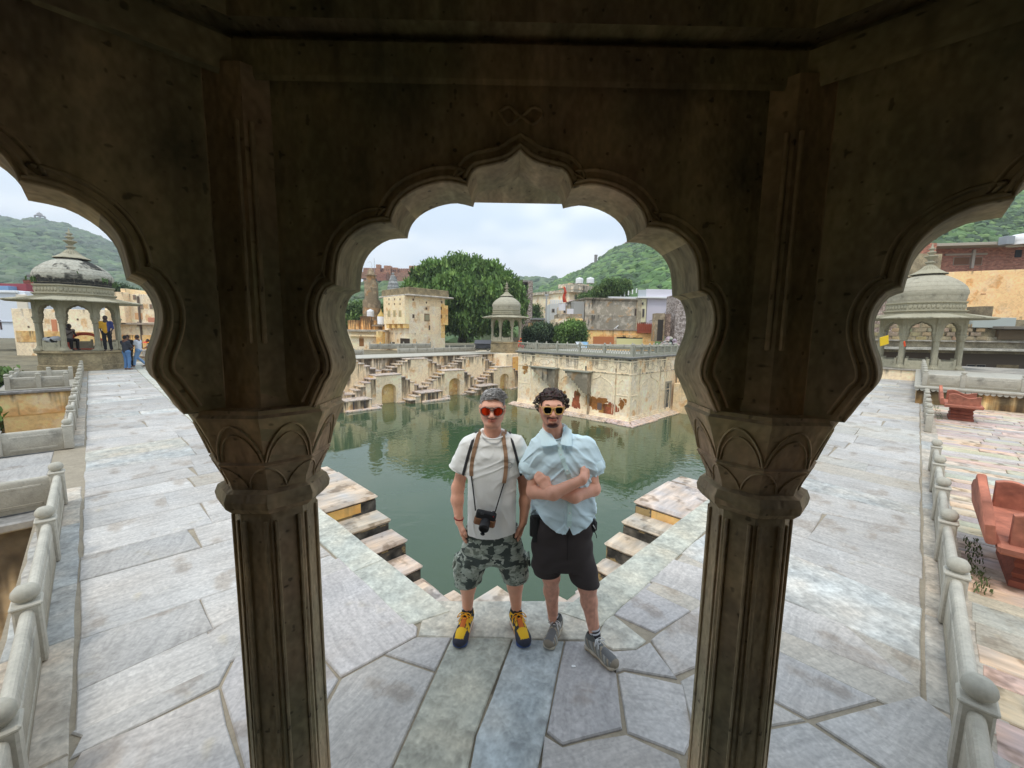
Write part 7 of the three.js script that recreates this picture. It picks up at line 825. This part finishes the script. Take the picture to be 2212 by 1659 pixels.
  const g1 = lin(122, 122, 118), g2 = lin(160, 160, 154), tan = lin(160, 148, 128), upper = (x, y, z) => { const cx = Math.abs(x); if (z > .26 || (z > .18 && y < .03)) return lin(134, 124, 108); if (z > .165 && z < .26 && cx < .03) return lin(104, 104, 104); const k = Math.sin(z * 110 + y * 70); return y > .095 ? lin(96, 98, 96) : k > .55 ? g2 : k < -.8 ? tan : g1; }, o = { upper, sole: (x, y, z) => y > .012 ? lin(206, 196, 178) : lin(176, 156, 128), wave: 75, lace: [.72, .72, .72], tongue: lin(96, 96, 94) };
  sock(P, [-.02, .095, -.088], [-.028, .175, -.072], [.039, .0375]); sock(P, [.252, .095, .088], [.241, .17, .083], [.039, .0375]); shoe(P, [.03, -.145], [-.082, .105], .004, o); shoe(P, [.198, .045], [.36, .275], .004, o);
}
// ----- smaller figures further off
function figure(label, pos, turn, J, c) {
  const P = thing('person', label, 'person', pos, turn), k = c.cell ?? .013, seg = (a, b, r, q) => cap(J[a], J[b], r, q), leg = (s) => [seg('hip' + s, 'knee' + s, .075, .055), seg('knee' + s, 'ankle' + s, .052, .035)], arm = (s) => [seg('sh' + s, 'el' + s, .045, .038), seg('el' + s, 'wr' + s, .036, .026), cap(J['wr' + s], J['wr' + s].map((v, i) => v + (v - J['el' + s][i]) * .3), .026, .02)], hd = J.head, foot = (s) => cap([J['ankle' + s][0], J['ankle' + s][1] - .05, J['ankle' + s][2]], [J['ankle' + s][0] + (J.toe ?? 0), J['ankle' + s][1] - .055, J['ankle' + s][2] + .15], .036, .03);
  const all = Object.values(J).filter(Array.isArray), lo = [0, 1, 2].map((i) => Math.min(...all.map((a) => a[i])) - .2), hi = [0, 1, 2].map((i) => Math.max(...all.map((a) => a[i])) + .22);
  const body = blend([ell(hd, [.078, .115, .092]), ell([hd[0], hd[1] - .02, hd[2] + .088], [.015, .024, .02]), ell([hd[0] + .078, hd[1] - .01, hd[2]], [.012, .03, .02]), ell([hd[0] - .078, hd[1] - .01, hd[2]], [.012, .03, .02]), seg('neck', 'head', .055, .05), seg('neck', 'pelvis', .1, .11), ...leg('L'), ...leg('R'), ...arm('L'), ...arm('R'), foot('L'), foot('R')], .025);
  part(P, 'body', tint(nets(body, lo, hi, k), ...c.skin), skinM);
  const chest = J.neck.map((v, i) => mix(v, J.pelvis[i], .3)), shirtF = blend([seg('shL', 'shR', .065, .065), cap(chest, J.pelvis, .14, .135), cap(J.shL, J.shL.map((v, i) => mix(v, J.elL[i], c.sleeve ?? .6)), .062, .056), cap(J.shR, J.shR.map((v, i) => mix(v, J.elR[i], c.sleeve ?? .6)), .062, .056), cap(J.shL, J.pelvis, .07, .1), cap(J.shR, J.pelvis, .07, .1)], .05);
  part(P, 'shirt', paintBy(nets((x, y, z) => shirtF(x, y, z) + (n3(x * 12, y * 9, z * 12) - .5) * .025, lo, hi, k), c.shirtBy ?? (() => c.shirt)), clothM());
  part(P, 'trousers', tint(nets((x, y, z) => { const f = c._t ??= blend([seg('hipL', 'hipR', .11, .11), seg('hipL', 'kneeL', .095, .075), seg('kneeL', 'ankleL', .072, .056), seg('hipR', 'kneeR', .095, .075), seg('kneeR', 'ankleR', .072, .056)], .03); return Math.max(f(x, y, z) + (n3(x * 12, y * 10, z * 12) - .5) * .02, Math.min(J.ankleL[1], J.ankleR[1]) - y - .01); }, lo, hi, k), ...c.legs), clothM());
  const hair = ell([hd[0], hd[1] + .022, hd[2] - .018], [.088, .108, .096]); part(P, 'hair', tint(nets((x, y, z) => Math.max(hair(x, y, z) + (n3(x * 50, y * 50, z * 50) - .5) * .01, (hd[1] + (z - hd[2]) * .75 - y) * .8), lo, hi, k), ...(c.hair ?? [.012, .01, .01])), mat({ roughness: .8, ...vc })); return P;
}
const stand = (o = {}) => ({ head: [0, 1.6, .02], neck: [0, 1.43, 0], pelvis: [0, .95, 0], shL: [-.18, 1.38, 0], shR: [.18, 1.38, 0], elL: [-.24, 1.1, .0], elR: [.24, 1.1, 0], wrL: [-.2, .92, .14], wrR: [.2, .92, .14], hipL: [-.09, .9, 0], hipR: [.09, .9, 0], kneeL: [-.1, .5, .03], kneeR: [.1, .5, .03], ankleL: [-.11, .09, -.02], ankleR: [.11, .09, -.02], ...o }), brown = lin(120, 78, 56), denim = lin(92, 128, 172);
{
  const g = (x, y) => { const p = G(x, y, .012); return [p.x, 0.012, p.z]; };
  const near = (p) => [p[0] * .92, .012, p[2] * .92], a1 = g(276, 792).map((v, i) => i === 1 ? .012 : v * .93);
  figure('man in dark grey shirt and blue jeans seen from behind by the left kiosk', a1, PI * .95, stand({ elR: [.22, 1.12, .1], wrR: [.06, 1.08, .3], elL: [-.22, 1.12, .1], wrL: [-.05, 1.06, .3] }), { skin: brown, shirt: lin(58, 60, 68), legs: denim, sleeve: .95 });
  const a2 = near(g(302, 785)); figure('man in white shirt and pale blue jeans stepping forward by the left kiosk', a2, -PI * .42, stand({ elR: [.2, 1.12, .12], wrR: [.1, 1.05, .34], kneeL: [-.1, .52, .16], ankleL: [-.1, .1, -.26], kneeR: [.1, .5, .12], ankleR: [.1, .09, .2] }), { skin: brown, shirt: lin(222, 226, 236), legs: lin(124, 158, 198), hair: lin(70, 62, 60) });
  const a3 = [a2[0] - .35, .012, a2[2] + .2]; figure('man in black clothes standing between the two men in jeans', [a3[0], a3[1], a3[2]], 0.1, stand(), { skin: lin(96, 64, 48), shirt: lin(26, 26, 30), legs: lin(34, 34, 38) });
  const kf = [-21.7, .97, -21.2], k1 = A(234, 752, 20.5), k2 = A(150, 752, 20.9); figure('man in yellow and navy jacket standing inside the left kiosk', [k1.x, .97, k1.z], .5, stand({ elL: [-.23, 1.12, -.05], wrL: [-.18, .96, .06] }), { skin: lin(62, 44, 38), shirtBy: (x) => x > .06 ? lin(52, 60, 110) : lin(206, 152, 40), legs: lin(24, 24, 28), sleeve: .95 });
  const sit = (o = {}) => ({ head: [0, 1.18, .16], neck: [0, 1.02, .07], pelvis: [0, .55, 0], shL: [-.18, .97, .05], shR: [.18, .97, .05], elL: [-.2, .72, .2], elR: [.2, .72, .2], wrL: [-.06, .86, .34], wrR: [.06, .9, .33], hipL: [-.09, .5, .02], hipR: [.09, .5, .02], kneeL: [-.12, .5, .42], kneeR: [.12, .5, .42], ankleL: [-.12, .09, .4], ankleR: [.12, .09, .4], ...o });
  figure('man in grey shirt sitting with his head bowed inside the left kiosk', [k2.x, .97, k2.z], 1.3, sit(), { skin: lin(62, 44, 38), shirt: lin(150, 140, 132), legs: lin(40, 36, 36), sleeve: .4 });
  const a4 = G(328, 772, .012); figure('person in pale clothes seated under a red umbrella beside the left arch', [a4.x, .01, a4.z], -.6, sit({ wrL: [-.1, .66, .4], wrR: [.1, .66, .4] }), { skin: brown, shirt: lin(214, 208, 196), legs: lin(186, 176, 164) });
  const um = thing('umbrella', 'red and yellow parasol behind the seated person at the left', 'umbrella', [a4.x, .95, a4.z - .5]); { const cn = []; for (let i = 0; i < 8; i++) { const a = i * PI / 4, b = a + PI / 4, R = .8, P3 = (q, h, t) => [Math.sin(t) * q, h, Math.cos(t) * q], g = geoFrom([...P3(0, .42, a), ...P3(R, .1, a), ...P3(R, .1, b)]); cn.push(tint(boxUV(g), ...(i % 2 ? lin(216, 36, 30) : lin(238, 160, 40)))); } part(um, 'canopy', merge(cn), M.plainD); part(um, 'pole', tint(bx(-.012, .012, -.95, .45, -.012, .012), .3), M.plain); }
  const kr = A(1122, 756, 41.5), kp = figure('person in orange and red cloth sitting at the edge of the far kiosk terrace', [kr.x, kr.y - .1, kr.z], 1.0, sit(), { skin: lin(92, 60, 46), shirt: lin(222, 92, 44), legs: lin(170, 60, 54), sleeve: .8, hair: lin(214, 90, 40) });
  // iron bench, things in the kiosk
  const be = thing('iron_bench', 'ornate black iron bench standing against the left kiosk plinth', 'bench', [G(192, 792, .01).x, .01, G(192, 792, .01).z], .9), fr = []; for (const s of [-.62, .62]) { fr.push(tube([[s, .0, .3], [s, .2, .26], [s, .4, .3], [s, .62, .3], [s, .66, .2], [s, .6, .02]], .025, 20, 6), tube([[s, 0, -.2], [s, .2, -.12], [s, .42, -.08], [s, .7, -.2], [s, .92, -.3]], .025, 20, 6), tube([[s, .4, .3], [s, .41, .0], [s, .42, -.08]], .022, 8, 6), tube([[s, .2, .26], [s, .3, .1], [s, .22, -.05], [s, .14, .05], [s, .2, .12]], .018, 16, 5)); } part(be, 'side_frame', fr.map((g) => boxUV(g)), M.iron); for (let i = 0; i < 5; i++) part(be, 'seat_slat', bx(-.66, .66, .42, .445, -.06 + i * .08, 0 + i * .08, .006), M.iron); for (let i = 0; i < 4; i++) part(be, 'back_slat', move(bx(-.66, .66, -.03, .03, -.012, .012, .006), 0, .55 + i * .1, -.14 - i * .045, 0, -.4), M.iron);
  const ba = thing('bag', 'black and white bundle lying on the parapet of the left kiosk', 'bag', [A(112, 734, 20.0).x, 1.38, A(112, 734, 20.0).z]); part(ba, 'bundle', paintBy(nets((x, y, z) => blend([ell([0, .12, 0], [.36, .14, .2]), ell([.2, .2, 0], [.2, .1, .16])], .06)(x, y, z) + (n3(x * 9, y * 9, z * 9) - .5) * .05, [-.5, -.1, -.35], [.5, .4, .35], .02), (x, y, z) => n3(x * 6, y * 8, z * 6, 3) > .5 ? [.6, .6, .62] : [.02, .02, .025]), M.plain);
  const oc = thing('arched_rack', 'orange red arched rack standing inside the left kiosk', 'rack', [A(186, 748, 21.4).x, .98, A(186, 748, 21.4).z], .2); part(oc, 'hoop', tint(boxUV(tube([[-.75, 0, 0], [-.72, .4, 0], [-.4, .72, 0], [0, .8, 0], [.4, .72, 0], [.72, .4, 0], [.75, 0, 0]], .075, 30, 8)), ...lin(206, 92, 62)), M.plain); part(oc, 'foot_bar', tint(bx(-.85, .85, -.02, .05, -.12, .12, .02), ...lin(190, 80, 56)), M.plain);
  const ck = thing('handcart', 'dark grey covered handcart beside the far kiosk', 'cart', A(1043, 757, 42).toArray()); part(ck, 'cover', tint(move(bx(-.85, .85, 0, .08, -.5, .5, .02), 0, .82, 0, 0, .35), .09, .09, .1), M.plain); part(ck, 'cart_body', tint(bx(-.75, .75, .25, .75, -.4, .4, .03), .05, .05, .055), M.plain); for (const x of [-.55, .55]) part(ck, 'wheel', tint(boxUV(new THREE.TorusGeometry(.22, .03, 6, 18).translate(x, .22, .42)), .03), M.plain);
  const sc2 = thing('paper_scrap', 'small white scrap lying on the slab near the grey trainers', 'scrap', G(1239, 1439, .006).toArray()); part(sc2, 'scrap', tint(boxUV(nonIdx(new THREE.SphereGeometry(.013, 10, 6).scale(1.2, .2, .85))), .85), M.plain);
}
// ---------------------------------------------------------------- every group stands at the base of its thing
for (const o of [...scene.children]) {
  if (!o.isGroup) continue; o.updateMatrixWorld(true);
  const b = new THREE.Box3().setFromObject(o); if (b.isEmpty()) continue;
  const d = new THREE.Vector3((b.min.x + b.max.x) / 2, b.min.y, (b.min.z + b.max.z) / 2).sub(o.position), l = d.clone().applyQuaternion(o.quaternion.clone().invert()).divide(o.scale);
  for (const c of o.children) c.position.sub(l); o.position.add(d);
}
renderer.render(scene, camera);
